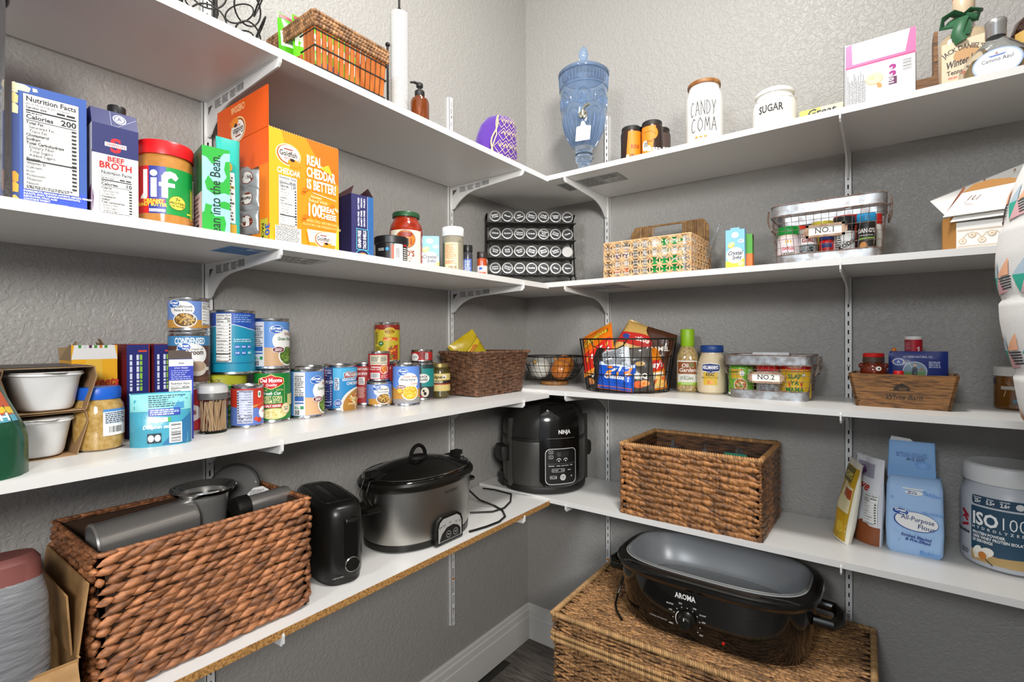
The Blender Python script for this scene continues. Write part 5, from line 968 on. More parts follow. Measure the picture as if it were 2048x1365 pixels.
L = Label(cylmap(.0428), .007); L.rect(-.026, .028, .014, .066, '#D9B23A'); L.poly([(-.030, .068), (-.006, .064), (.020, .068), (.023, .078), (.020, .090), (-.006, .094), (-.030, .090), (-.033, .078)], '#F1F1EE'); L.poly([(-.029, .070), (-.006, .0665), (.019, .070), (.0215, .078), (.019, .0885), (-.006, .092), (-.029, .0885), (-.0315, .078)], '#1F2F6E'); L.text("HELLMANN'S", -.006, .0755, .0098, '#FFFFFF', 'c', 'bs', fit=.046); L.line([(-.016, .066), (-.008, .0635), (-.004, .0665), (.0, .0635), (.008, .066)], .0022, '#1F2F6E'); L.text('REAL', -.006, .0545, .0078, '#2A2A1E', 'c', 'bs'); L.text('MAYONNAISE', -.006, .0478, .0036, '#2A2A1E', 'c', sp=.3); L.ell(-.008, .036, .0075, .005, '#E0843E', 16); L.ell(-.003, .036, .005, .0045, '#F0A05A', 16); L.build(t)
# ------------------------------------------------------------------ NO. wire baskets with jars
GAL = mat('#B9BEC2', .38, .75, col2='#8A8480', nscale=50, bump=.2, bscale=120); RUST = mat('#6B4630', .75, .3, col2='#8E8680', nscale=120)
def crate(label, x, y, z, rz, w, d, h, txt, inset=0.010):
    t = thing('wire_crate', label, 'wire basket', (x, y, z), rz, 'numbered wire baskets'); k = inset
    def ring(wd, dp, z0, z1, th=.0012):
        a = rrect(wd, dp, .022, z0, 5); b = rrect(wd, dp, .022, z1, 5); c = rrect(wd - 2*th, dp - 2*th, .021, z1, 5); e = rrect(wd - 2*th, dp - 2*th, .021, z0, 5)
        return MB().loft([a, b, c, e, a], cap0=False, cap1=False)
    mesh_obj('rim_band', ring(w, d, h - .026, h), GAL, t); mesh_obj('base_band', ring(w - 2*k, d - 2*k, 0, .024), GAL, t); mesh_obj('floor_plate', MB().loft([rrect(w - 2*k - .003, d - 2*k - .003, .020, .0006, 4), rrect(w - 2*k - .003, d - 2*k - .003, .020, .0026, 4)]), GAL, t)
    for zz, ww, dd in ((h, w, d), (h - .026, w, d), (.024, w - 2*k, d - 2*k)): mesh_obj('rusty_edge', MB().tube(rrect(ww, dd, .022, zz, 5), .0016, 6, True), RUST, t)
    lo, hi = .022, h - .024; nx = 13; ny = 7
    for s in (-1, 1):
        for i in range(nx + 1):
            q = (i/nx - .5); mesh_obj('mesh_wire', MB().tube([(q*(w - 2*k - .03), s*(d/2 - k - .0006), lo), (q*(w - .03), s*(d/2 - .0008), hi)], .0006, 4), RUST, t)
        for i in range(ny + 1):
            q = (i/ny - .5); mesh_obj('mesh_wire', MB().tube([(s*(w/2 - k - .0006), q*(d - 2*k - .03), lo), (s*(w/2 - .0008), q*(d - .03), hi)], .0006, 4), RUST, t)
    for i in range(1, 5):
        q = i/5; zz = lo + (hi - lo)*q; mesh_obj('mesh_wire', MB().tube(rrect(w - 2*k*(1 - q) - .001, d - 2*k*(1 - q) - .001, .022, zz, 5), .0006, 4, True), RUST, t)
    for s in (-1, 1):
        hx = s*(w/2 + .001); mesh_obj('handle', MB().tube([(hx, -.042, h - .010), (hx + s*.007, -.042, h - .004), (hx + s*.009, -.040, h - .030), (hx + s*.003, -.036, h - .052), (hx + s*.003, .036, h - .052), (hx + s*.009, .040, h - .030), (hx + s*.007, .042, h - .004), (hx, .042, h - .010)], .0022, 6), RUST, t)
    fy_ = -(d/2 - k*.45) - .0012; zc = h*.50; sw, sh = .080, .030
    fr = MB(); fr.box(-sw/2, sw/2, fy_ - .004, fy_, zc - sh/2, zc - sh/2 + .005); fr.box(-sw/2, sw/2, fy_ - .004, fy_, zc + sh/2 - .005, zc + sh/2); fr.box(-sw/2, -sw/2 + .006, fy_ - .004, fy_, zc - sh/2, zc + sh/2); fr.box(sw/2 - .006, sw/2, fy_ - .004, fy_, zc - sh/2, zc + sh/2); fr.box(-sw/2 - .005, -sw/2, fy_ - .002, fy_, zc - .007, zc + .007); fr.box(sw/2, sw/2 + .005, fy_ - .002, fy_, zc - .007, zc + .007)
    f = mesh_obj('label_frame', fr, mat('#8E6A4E', .6, .3, col2='#B59A84', nscale=90), t, 0); mesh_obj('card', MB().box(-sw/2 + .004, sw/2 - .004, fy_ - .0016, fy_ - .0004, zc - sh/2 + .003, zc + sh/2 - .003), mat('#EDEAE2', .6), f, 0)
    L = Label(lambda u, v, hh: (u, fy_ - .0017 - hh, v)); L.text(txt, 0, zc - .0048, .0125, '#2E2C28', 'c', 's', fit=.043); L.build(f); return t
def spice(lab, x, y, z, r, h, cap, body, draw, group, ch=.018, caprib=True, rz=None, name='spice_jar', lidh=None):
    t = thing(name, lab, 'jar', (x, y, z), fc(x, y) if rz is None else rz, group)
    mesh_obj('body', MB().lathe([(r*.9, 0), (r*.98, .002), (r, .006), (r, h - ch - .010), (r*.96, h - ch - .004), (r*.9, h - ch + .002)], 32), mat(body, .25, coat=.3), t)
    n = 40; mb = MB(); R = []
    for z_, k in ((h - ch, 1), (h - ch + .001, 1.02), (h - .002, 1.02), (h, .97)): R.append([((r*k*.985 + (.0004 if j % 2 else 0))*cos(2*pi*j/n), (r*k*.985 + (.0004 if j % 2 else 0))*sin(2*pi*j/n), z_) for j in range(n)])
    mb.loft(R); mesh_obj('cap', mb, mat(cap, .35), t)
    if draw: L = Label(cylmap(r*1.003), .006); draw(L, r, h - ch - .008); L.build(t)
    return t
NB2 = (.929, -.130); crate('rusty galvanized wire basket with NO.2 tag on the third back shelf', NB2[0], NB2[1], z0, -1, .214, .155, .120, 'NO.2')
zc = z0 + .0028; g2 = 'spice jars in the NO.2 basket'
def ds_boull(L, r, h): L.rect(-.05, .004, .05, h, '#6FB52A'); L.rect(-.03, h*.66, .004, h, '#E0B428'); L.ell(-.002, h*.42, .018, .019, '#EFE6D0', 22); L.ell(-.002, h*.42, .016, .017, '#C9782A', 22); heap(L, -.002, h*.42, .012, .012, ('#E4B06A', '#B5561E', '#F0D9A8', '#5E8A2E'), 22, (.005, .0025), 5); L.ell(.002, h*.85, .007, .008, '#F4F1EA', 14); L.micro(.018, h*.55, .034, h, 8, '#E9F1E0', 3); L.text('Knorr', -.02, h*.86, .007, '#1E6B2A', 'c', 'b'); L.rect(-.05, .004, .05, .010, '#EDEBE4')
def ds_slap(L, r, h): L.rect(-.06, .004, .06, h + .012, '#E0B428'); L.rect(-.06, h - .006, .06, h + .008, '#C4161C'); L.line([(-.06, h - .011), (.06, h - .011)], .0016, '#B5401A'); L.micro(-.018, h - .003, .018, h + .004, 2, '#F4E9C8', 3); [L.text(s_, -.002, h - .030 - k*.0175, .0115, '#14752E', 'c', 'b', xs=.9) for k, s_ in enumerate(('SLAP', 'YA', 'MAMA'))]; L.ell(.020, h - .020, .005, .005, '#2A2A2A', 14); L.ell(.020, h - .020, .0042, .0042, '#EDE4D0', 14); [L.poly([(q, h*.40), (q + .003, h*.44), (q + .001, h*.56), (q - .002, h*.5)], '#C8321E') for q in (-.015, .013)]
def ds_grey(L, r, h): L.rect(-.05, .004, .05, h, '#B9BCC0'); L.micro(-.022, .006, .022, h - .004, 12, '#4A4C50', 5)
spice('bouillon jar with green cap at the left in the NO.2 basket', NB2[0] - .075, NB2[1] - .020, zc, .0330, .103, '#14803A', '#6FB52A', ds_boull, g2)
spice('grey-labelled jar with red cap behind the NO.2 tag', NB2[0] - .004, NB2[1] - .030, zc, .0290, .096, '#C4181C', '#C9C8C4', ds_grey, g2, .022)
spice('yellow Cajun seasoning can with red band in the NO.2 basket', NB2[0] + .062, NB2[1] - .022, zc, .0370, .100, '#E4E2DA', '#E0B428', ds_slap, g2, .006)
spice('tall green seasoning can at the back of the NO.2 basket', NB2[0] + .018, NB2[1] + .036, zc, .0240, .098, '#1E7A34', '#1E7A34', ds_grey, g2, .010)
spice('brown spice jar with red cap at the back of the NO.2 basket', NB2[0] - .048, NB2[1] + .038, zc, .0240, .106, '#B01E1E', '#8A5A34', None, g2, .016)
t = thing('white_packet', 'white boxed packet sticking up at the back of the NO.2 basket', 'packet', (NB2[0] - .012, NB2[1] + .062, zc), 0)
mesh_obj('packet', MB().box(-.048, .048, -.005, .005, 0, .122), mat('#D9DBDE', .5), t, 0); mesh_obj('flap', MB().box(-.020, .016, -.0062, -.0052, .108, .122), mat('#E9EAEC', .5), t, 0)
# ------------------------------------------------------------------ wooden box with honey
t = thing('wooden_box', 'stained wooden box with barn stamp holding honey bottles', 'wooden box', (1.219, -.163, z0), -3)
WD = mat('#8E6236', .55, col2='#3E2A1C', nscale=16, stretch=(1.2, 8, 9), distort=1.4, bump=.35, bscale=80, ncon=(.32, .6))
def slab(mb, top, bot, z1, th):
    (x0, y0), (x1, y1) = top; (u0, v0), (u1, v1) = bot; d_ = V3(y1 - y0, x0 - x1, 0).normalized()*th
    P = [V3(u0, v0, .0), V3(u1, v1, .0), V3(x1, y1, z1), V3(x0, y0, z1)]; mb.add([tuple(p) for p in P] + [tuple(p - d_) for p in P], [(0, 1, 2, 3), (7, 6, 5, 4), (0, 4, 5, 1), (1, 5, 6, 2), (2, 6, 7, 3), (3, 7, 4, 0)])
W2, w2, D2, d2, H2 = .206/2, .176/2, .120/2, .095/2, .080
for nm, top, bot in (('front_board', ((-W2, -D2), (W2, -D2)), ((-w2, -d2), (w2, -d2))), ('back_board', ((W2, D2), (-W2, D2)), ((w2, d2), (-w2, d2))), ('end_board', ((-W2, D2), (-W2, -D2)), ((-w2, d2), (-w2, -d2))), ('end_board', ((W2, -D2), (W2, D2)), ((w2, -d2), (w2, d2)))):
    mb = MB(); slab(mb, top, bot, H2, .006 if 'end' not in nm else .006); mesh_obj(nm, mb, WD, t, 0)
mesh_obj('bottom_board', MB().box(-w2 + .004, w2 - .004, -d2 + .004, d2 - .004, .0005, .005), WD, t, 0)
L = Label(lambda u, v, h: (u, -d2 - (D2 - d2)*v/H2 - h - .0002, v)); IK = '#2A2018'; L.text('White Barn', .004, .0215, .0115, IK, 'c', 'n', shear=.3, fit=.070); L.poly([(-.014, .042), (.016, .042), (.016, .049), (.010, .055), (.004, .058), (.001, .0605), (-.004, .057), (-.014, .050)], IK); L.micro(-.004, .043, .014, .050, 4, '#7A5632', 4); L.line([(-.022, .042), (.024, .042)], .001, IK); L.ell(-.082, .013, .003, .0018, '#2A1E14', 10); L.build(t, 'burned_stamp')
g4 = 'bottles in the wooden box'; zb = z0 + .0055
t = thing('honey_bear', 'honey bear bottle with red cap at the left in the wooden box', 'bottle', (1.163, -.172, zb), 6, g4)
HON = mat('#8A2E0A', .06, trans=.55, ior=1.4, coat=.5); 
mesh_obj('bottle', MB().lathe([(.022, 0), (.028, .004), (.029, .02), (.027, .045), (.0225, .058), (.0265, .070), (.028, .080), (.026, .090), (.0215, .095), (.0205, .104)], 36).ell((-.024, 0, .092), (.007, .006, .007)).ell((.024, 0, .092), (.007, .006, .007)).ell((-.026, -.012, .035), (.008, .01, .016)).ell((.026, -.012, .035), (.008, .01, .016)).ell((0, -.024, .076), (.009, .008, .007)), HON, t)
mesh_obj('collar', MB().lathe([(.0215, .100), (.0225, .101), (.0225, .113), (.0215, .114)], 32), mat('#4A3A2E', .3), t); mesh_obj('cap', MB().lathe([(.0215, .113), (.022, .114), (.022, .121), (.020, .123), (.001, .1235)], 32), mat('#C81A14', .35), t)
L = Label(cylmap(.0288), .006); L.ell(.008, .086, .006, .0055, '#EDE9E0', 14); L.ell(.0085, .0858, .0025, .0025, '#2A1E18', 10); L.build(t, 'sticker')
t = thing('coffee_pouch', 'dark blue pouch with round mountain picture in the wooden box', 'pouch', (1.249, -.157, zb), 2, rx=-3)
o, fm = pouch(t, .112, .128, .020, mat('#1F2F74', .3, bump=.3, bscale=30, bdist=.002), wr=.0015, seed=6)
L = Label(fm, .009, .010); L.text('LA TIERRA NATURAL CO.', 0, .112, .0048, '#C9CFE4', 'c', 's', fit=.056); L.ell(-.037, .102, .0115, .0085, '#D8DAE4', 22); L.ell(-.037, .102, .0095, .0068, '#2A4A9A', 22); L.text('A', -.037, .099, .006, '#D8DAE4', 'c', 'b'); L.poly([(-.052, .103), (-.046, .104), (-.046, .101)], '#C9A02E'); L.poly([(-.022, .103), (-.028, .104), (-.028, .101)], '#C9A02E'); L.ell(-.006, .080, .023, .023, '#C9CFD4', 30); L.ell(-.006, .080, .0215, .0215, '#6E8A9A', 30); L.poly([(-.027, .078), (.015, .080), (.012, .066), (-.020, .064)], '#5E8A4A'); L.poly([(.0, .082), (.006, .090), (.012, .082)], '#8A6A3A'); L.poly([(-.013, .062), (-.002, .062), (-.001, .086), (-.006, .092), (-.011, .086)], '#1E2A3A'); L.ell(-.006, .094, .0035, .0035, '#C9A080', 12); L.line([(-.012, .088), (-.018, .106)], .001, '#C9C8C4'); L.ell(-.006, .062, .024, .006, '#D4D8DC', 20); L.micro(.020, .088, .046, .104, 4, '#B9C0DC', 5); L.build(t)
t = thing('seasoning_shaker', 'red shaker can with white lid, tallest in the wooden box', 'shaker', (1.242, -.122, zb), 0, g4)
mesh_obj('can', MB().lathe([(.0165, 0), (.0172, .001), (.0172, .156), (.0165, .157)], 32), mat('#A01E2E', .35), t); mesh_obj('lid', MB().lathe([(.0172, .156), (.0176, .157), (.0176, .163), (.0165, .164), (.001, .164)], 32), mat('#E4E2DE', .45), t)
L = Label(cylmap(.0174), .005); L.rect(-.002, .12, .024, .156, '#B5122A'); L.text('Ranch', .012, .128, .006, '#F1E9E4', 'c', 'b', rot=90); L.rect(-.024, .10, -.002, .154, '#9A2A34'); L.micro(-.02, .13, -.006, .15, 5, '#C4808A', 4); L.build(t)
t = thing('sauce_bottle', 'sauce bottle with pointed orange nozzle cap behind the blue pouch', 'bottle', (1.2385, -.1525 + .028, zb), 0, g4)
t.location = (1.204, -.125, zb)
mesh_obj('bottle', MB().lathe([(.013, 0), (.016, .003), (.016, .07), (.010, .088), (.009, .095)], 24), mat('#B5601E', .3), t); mesh_obj('nozzle', MB().lathe([(.011, .094), (.0115, .100), (.008, .118), (.0035, .135), (.001, .136)], 24), mat('#E07A12', .35), t)
t = thing('small_bottle', 'little bottle with red square cap at the front of the wooden box', 'bottle', (1.212, -.190, zb), 0, g4)
mesh_obj('bottle', MB().lathe([(.010, 0), (.012, .002), (.012, .055), (.009, .064)], 24), mat('#6E2A1E', .3), t); mesh_obj('cap', MB().lathe([(.0095, .062), (.0102, .063), (.0102, .080), (.009, .082), (.001, .082)], 20), mat('#C4141A', .4), t)
# brown jar at the right end
t = thing('nut_butter_jar', 'brown nut butter jar with ribbed white lid at the far right of the third shelf', 'jar', (1.432, -.070, z0), fc(1.432, -.07) - 10)
mesh_obj('jar', MB().lathe([(.038, 0), (.041, .004), (.041, .070), (.038, .078)], 48), mat('#6E461A', .12, coat=.6), t)
mb = MB(); n = 72; R = [[((.0415 + (.0006 if j % 2 else 0))*k*cos(2*pi*j/n), (.0415 + (.0006 if j % 2 else 0))*k*sin(2*pi*j/n), z_) for j in range(n)] for z_, k in ((.077, 1), (.096, 1), (.098, .96))]; mb.loft(R); mesh_obj('lid', mb, mat('#D6D4D0', .4), t)
L = Label(cylmap(.0412), .008); L.rect(-.022, .046, .02, .054, '#B4AEA6'); L.rect(-.046, .058, -.036, .072, '#3A3A44'); L.rect(.0, .016, .024, .024, '#5E8A9A'); L.line([(-.012, .044), (-.016, .03)], .0016, '#B49A80'); L.build(t)
# ------------------------------------------------------------------ second left shelf
z2 = ZL[1]
t = thing('storage_container', 'tall grey translucent storage container at the left edge of the second shelf', 'container', (.250, -1.612, z2), 80)
mesh_obj('body', MB().loft([sup(a, a*1.15, z, 40, 3) for a, z in ((.040, 0), (.044, .004), (.046, .27), (.047, .278))]), mat('#6E7276', .25, trans=.35, coat=.3), t); mesh_obj('lid', MB().loft([sup(a, a*1.15, z, 40, 3) for a, z in ((.048, .272), (.050, .275), (.050, .30), (.046, .306), (.02, .307))]), mat('#4A4B4C', .4), t)
t = carton('pasta_box', 'blue pasta box with large white nutrition panel', 'box', .228, -1.519, z2, 84, .077, .050, .168, mat('#2B46A8', .4))
L = Label(front(.05)); L.rect(-.0385, .03, .0385, .168, '#31559E'); L.rect(-.0385, 0, .0385, .03, '#2F4FC0'); L.rect(-.0385, .0, -.0315, .168, '#26407E')
for v, c_ in ((.160, '#EFE2B8'), (.146, '#E8CF86'), (.132, '#F0DFA8'), (.04, '#EE9A1E'), (.026, '#F0A62E'), (.008, '#E8B45A')): L.poly([(-.0385, v - .006), (-.033, v - .006), (-.0325, v + .004), (-.036, v + .008), (-.0385, v + .007)], c_)
L.poly([(-.0385, .158), (-.022, .158), (-.020, .164), (-.026, .167), (-.0385, .167)], '#E9DCB0'); L.poly([(-.018, .160), (-.013, .161), (-.014, .165), (-.0185, .165)], '#EFE2B8'); L.facts(-.028, .026, .030, .156, '200', 'about 16 servings per container', rows=16)
for k, s_ in enumerate(('INGREDIENTS: SEMOLINA (WHEAT), NIACIN, FERROUS', 'SULFATE, IRON, THIAMINE MONONITRATE,', 'RIBOFLAVIN, FOLIC ACID', 'CONTAINS WHEAT.', 'MAY CONTAIN TRACES OF EGGS.', 'DISTRIBUTED BY: Walmart Inc.,')): L.text(s_, -.028, .0222 - k*.0036, .0024, '#E9ECF6', 'l', 'b', xs=.86)
L.build(t)
t = thing('broth_carton', 'beef broth carton with navy folded top and black cap', 'carton', (.232, -1.448, z2), 86)
w_, d_, h_ = .056, .058, .140; mb = MB(); mb.loft([rrect(w_, d_, .001, 0, 1), rrect(w_, d_, .001, h_, 1)]); mesh_obj('carton', mb, mat('#E3E1DE', .4), t, 0)
mb = MB(); mb.add([(-w_/2, -d_/2, h_), (w_/2, -d_/2, h_), (w_/2, d_/2, h_), (-w_/2, d_/2, h_), (-w_/2, -d_/2 + .012, h_ + .026), (w_/2, -d_/2 + .012, h_ + .026), (w_/2, d_/2, h_ + .030), (-w_/2, d_/2, h_ + .030)], [(0, 1, 5, 4), (1, 2, 6, 5), (2, 3, 7, 6), (3, 0, 4, 7), (4, 5, 6, 7)]); mesh_obj('slanted_top', mb, mat('#262A5E', .4), t, 0)
mesh_obj('screw_cap', MB().lathe([(.0115, .166), (.0118, .180), (.011, .182), (.001, .182)], 24, .008, .004), mat('#1B1A1A', .4), t)
L = Label(front(d_)); L.rect(-w_/2, .096, w_/2, h_, '#262A5E'); L.text('S', 0, .1015, .020, '#C8202A', 'c', 'b'); L.rect(-.013, .1085, .013, .1145, '#F1F0EC'); L.text('SWANSON', 0, .1095, .0042, '#8E1A22', 'c', 'bs', fit=.022); L.text('BEEF', 0, .0865, .0070, '#B5201E', 'c', 'b'); L.text('BROTH', 0, .0755, .0092, '#B5201E', 'c', 'b', fit=.040); L.facts(-.0195, .006, .0215, .0735, '10', 'about 4 servings per container', rows=9); L.poly([(-.028, .005), (-.0265, .03), (-.028, .045)], '#5A1E5E'); L.build(t)
L = Label(lambda u, v, h: (u, -d_/2 + (v - h_)*.46 - h - .0002, v)); L.line([(-.005, h_ + .025), (-.005, h_ + .001), (.003, h_ + .0005), (.027, h_ + .020)], .0007, '#8E90B4'); L.ell(.006, h_ + .014, .0082, .0078, '#E4E4EA', 20); L.ell(.006, h_ + .014, .0068, .0064, '#262A5E', 20); L.ell(.006, h_ + .014, .0055, .0052, '#E4E4EA', 20); L.text('A', .006, h_ + .0115, .006, '#262A5E', 'c', 'b'); L.build(t, 'top_print')
L = Label(left(w_)); L.rect(-d_/2, .005, d_/2, .10, '#D9D4D0'); L.poly([(-.02, .005), (.02, .005), (.025, .05), (.0, .04)], '#6A1E5A'); L.build(t, 'side_print')
# peanut butter
t = thing('peanut_butter_jar', 'peanut butter jar with red screw lid on the second left shelf', 'jar', (.215, -1.370, z2), facecam(.215, -1.37) + 6)
r = .0405; mesh_obj('jar', MB().lathe([(.036, 0), (.0395, .004), (r, .012), (r, .108), (.0395, .116), (.0375, .122)], 56), mat('#B9803E', .16, coat=.5, col2='#A8702E', nscale=40), t)
n = 90; mb = MB(); R = [[((.0408 + (.0005 if j % 2 else 0))*k*cos(2*pi*j/n), (.0408 + (.0005 if j % 2 else 0))*k*sin(2*pi*j/n), z_) for j in range(n)] for z_, k in ((.121, 1), (.140, 1), (.1435, .96), (.144, .9))]; mb.loft(R); mesh_obj('lid', mb, mat('#C8141A', .35), t)
L = Label(cylmap(r*1.002), .006); v0, v1 = .024, .100; L.rect(-.060, v0, -.027, v1, '#C8141A'); L.rect(-.027, v0, -.003, v1, '#23328E'); L.rect(-.003, v0, .045, v1, '#0F8A3A'); L.rect(.045, v0 + .004, .052, v1 - .01, '#F1EDE8'); L.micro(.0455, v0 + .006, .0515, v1 - .012, 20, '#8E2A2A', 3)
WH = '#F4F3EF'; s_ = .0405
def stem(u0, u1, a, b): L.rect(u0, a, u1, b, WH)
L.poly([(-.036, .050), (-.029, .050), (-.029, .094), (-.036, .094)], WH); L.poly([(-.036, .056), (-.029, .050), (-.033, .043), (-.041, .042), (-.041, .050)], WH); stem(-.024, -.0155, .050, .081); L.ell(-.0198, .0885, .0052, .0052, WH, 18); stem(-.009, -.0005, .050, .086); L.poly([(-.009, .084), (-.0005, .080), (.004, .0835), (.010, .079), (.014, .085), (.010, .0915), (.003, .0935), (-.005, .0915)], WH); stem(-.0125, .009, .068, .0745)
L.poly([(-.05, .036), (-.006, .040), (-.004, .046), (-.006, .052) if False else (-.004, .047), (-.05, .047)], '#C8201E'); L.text('CREAMY', -.006, .0415, .0052, '#F4D93E', 'r', 'b'); L.text('PEANUT BUTTER', -.002, .0355, .0052, '#F4D93E', 'r', 'b', xs=.8); L.rect(-.026, .0265, -.004, .031, '#E4E4EA'); L.text('NET WT 40 OZ (2.5 LB) 1.13kg', -.015, .0272, .0026, '#23328E', 'c', 'b', fit=.020)
L.ell(.013, .044, .0125, .0115, '#7A6A14', 28); L.ell(.013, .044, .0118, .0108, '#E4D44A', 28); L.text('7g', .013, .047, .0050, '#3A3A14', 'c', 'b'); L.text('PROTEIN', .013, .0415, .0038, '#3A3A14', 'c', 'b'); L.text('PER SERVING', .013, .0378, .0020, '#3A3A14', 'c', 'b')
j = len(L.P); L.micro(-.035, -.003, .018, .003, 3, '#D8DC3A', 3, .6, .1); L.P[j:] = [(.038 - p[1], .056 + p[0]) for p in L.P[j:]]; L.rect(.028, .028, .037, .0305, '#D8DC3A'); L.build(t)
# chocolate box, teal pouch
t = carton('protein_bar_box', 'green and aqua box with wavy pattern and vertical lettering', 'box', .232, -1.307, z2, 80, .042, .085, .147, mat('#8FC8CE', .45))
L = Label(front(.085)); W_ = .021
def blob(pts, col): L.poly([(max(-W_, min(W_, u)), v) for u, v in pts], col)
GN = '#1E9A2E'
blob([(-.021, .147), (.021, .147), (.021, .142), (.012, .140), (.004, .128), (-.006, .118), (-.014, .128), (-.021, .130)], GN); blob([(.021, .128), (.014, .126), (.012, .112), (.016, .100), (.010, .090), (-.004, .088), (-.012, .098), (-.017, .086), (-.014, .074), (-.002, .066), (.012, .072), (.021, .070)], GN); blob([(-.021, .0), (.012, .0), (.015, .02), (.012, .032), (-.002, .030), (-.008, .040), (-.006, .048), (-.016, .050), (-.018, .036), (-.021, .034)], GN); blob([(.021, .044), (.006, .046), (.003, .054), (.012, .058), (.021, .056)], GN)
L.text('Mean into the Bean.', .006, .062, .0155, '#10251A', 'c', 'n', rot=90, fit=.148); L.build(t)
L = Label(left(.042)); L.rect(-.0425, .0, .0425, .147, '#2A5A34'); L.rect(-.0425, .0, .0425, .07, '#C9A9A6'); L.micro(-.03, .02, .03, .065, 6, '#5A4A4A', 3); L.rect(-.02, .006, .02, .018, '#2A2A2A'); L.build(t, 'side_print')
t = thing('teal_pouch', 'tall teal pouch with white panel between green box and cracker box', 'pouch', (.222, -1.272, z2), 84)
o, fm = pouch(t, .040, .188, .024, mat('#2AA79A', .3, bump=.2, bscale=30, bdist=.002), foot=True, wr=.001, seed=2)
L = Label(fm, .009, .012); L.rect(-.019, .032, .008, .125, '#E4E2DC'); L.micro(-.017, .036, .007, .118, 14, '#4A4A4A', 4); L.rect(-.017, .095, .007, .10, '#C9A02E'); L.ell(-.004, .135, .009, .010, '#C9A02E', 22); L.text('G', -.006, .131, .010, '#1B3A34', 'c', 'b'); L.rect(-.019, .0, .010, .030, '#C9982E'); L.build(t)
# ------------------------------------------------------------------ cracker box
t = thing('cracker_box', 'big orange cracker box with open top and cut-out side', 'box', (.166, -1.147, z2), 90)
w_, d_, h_ = .148, .208, .217; OR = mat('#EE8A14', .42); CBI = mat('#B59A72', .8)
th = .0012; mb = MB(); mb.box(-w_/2, w_/2, -d_/2, -d_/2 + th, 0, h_); mb.box(-w_/2, w_/2, d_/2 - th, d_/2, 0, h_); mb.box(w_/2 - th, w_/2, -d_/2, d_/2, 0, h_); mb.box(-w_/2, w_/2, -d_/2, d_/2, 0, th)
mb.box(-w_/2, -w_/2 + th, -d_/2, -.068, 0, h_); mb.box(-w_/2, -w_/2 + th, .0, d_/2, 0, h_); mb.box(-w_/2, -w_/2 + th, -.068, .0, 0, .022); mb.box(-w_/2, -w_/2 + th, -.068, .0, .150, h_); mesh_obj('carton', mb, OR, t, 0)
mesh_obj('side_flap', MB().box(-th/2, th/2, -d_/2 + .002, d_/2 - .002, 0, .078, M=Matrix.Translation((-w_/2 + th/2, 0, h_))), mat('#E4580E', .42), t, 0)
mb = MB(); N_ = 30
for k in range(N_): mb.box(-w_/2 + w_*k/N_, -w_/2 + w_*(k + .5)/N_, -d_/2, -d_/2 + th, h_, h_ + .0016)
tag(mesh_obj('perforated_edge', mb, CBI, t, 0), kind='stuff')
L = Label(front(d_)); OY = '#F5A41A'; L.rect(-w_/2, 0, w_/2, h_, '#F08A14'); L.poly([(-w_/2, 0), (-.03, 0), (-.02, .10), (-.05, h_), (-w_/2, h_)], OY); L.poly([(.0, h_), (w_/2, h_), (w_/2, .14), (.045, .16), (.02, .19)], '#EC6A10'); L.poly([(w_/2 - .02, 0), (w_/2, 0), (w_/2, .06)], '#E8C22E')
def gold(L, u, v, k): 
    L.ell(u, v, .0255*k, .021*k, '#F6D9A0', 28); L.ell(u, v, .023*k, .0187*k, '#A85210', 28); L.ell(u + .001*k, v + .001*k, .0212*k, .0170*k, '#F4F1EA', 28); L.text('Goldfish', u, v - .003*k, .0098*k, '#3A1E14', 'c', 'b', fit=.036*k); L.rect(u - .009*k, v + .009*k, u + .009*k, v + .0115*k, '#8E2A1E'); L.text('BAKED', u - .001*k, v - .0085*k, .0032*k, '#C8201E', 'c', 'b'); L.ell(u + .011*k, v - .014*k, .0125*k, .0080*k, '#F08A1E', 20); L.poly([(u + .021*k, v - .014*k), (u + .029*k, v - .009*k), (u + .028*k, v - .02*k)], '#F08A1E'); L.ell(u + .008*k, v - .0085*k, .0050*k, .0032*k, '#2A1E18', 12)
gold(L, -.036, .174, 1.0); L.text('CHEDDAR', -.036, .136, .0105, '#FBE9C8', 'c', 'b', shear=.1, fit=.046); L.facts(-.056, .036, -.019, .132, '130', rows=13); L.rect(-.064, .004, -.012, .035, '#F1EDE4'); L.micro(-.063, .005, -.013, .034, 12, '#3A3630', 5, ragged=.1)
for k, s_ in enumerate(('REAL', 'CHEDDAR', 'IS BETTER!')): L.text(s_, .0, .166 - k*.0235, .0185, '#FDF3DC', 'l', 'b', fit=(.034, .064, .066)[k])
L.line([(.014, .1125), (.066, .1065)], .0012, '#FDF3DC'); L.text('Always', .008, .102, .006, '#F9D69A', 'l', shear=.1); L.text('Baked With', .004, .094, .006, '#F9D69A', 'l', shear=.1); L.text('100', .0, .066, .0245, '#FDF3DC', 'l', 'b', xs=.62); L.text('%REAL', .029, .079, .0115, '#FDF3DC', 'l', 'b', fit=.034); L.text('CHEESE', .030, .065, .0105, '#FDF3DC', 'l', 'b', fit=.036)
for k in range(5): a = radians(10 + k*22); L.line([(.064 + .003*cos(a), .084 + .003*sin(a)), (.064 + .008*cos(a), .084 + .008*sin(a))], .0009, '#FDF3DC')
L.text('AND NO ARTIFICIAL', .034, .053, .0052, '#F9C87A', 'c'); L.text('FLAVORS OR PRESERVATIVES', .034, .0455, .0045, '#F9C87A', 'c'); L.poly([(.0, .038), (.066, .040), (.064, .006), (.006, .006)], '#E4E6E4'); L.poly([(.004, .014), (.064, .014), (.063, .006), (.006, .006)], '#F0901E'); gold(L, .036, .022, .82)
for u, v in ((-.004, .115), (.056, .094), (-.004, .062)): L.ell(u, v, .007, .004, '#D9720E', 12, 30)
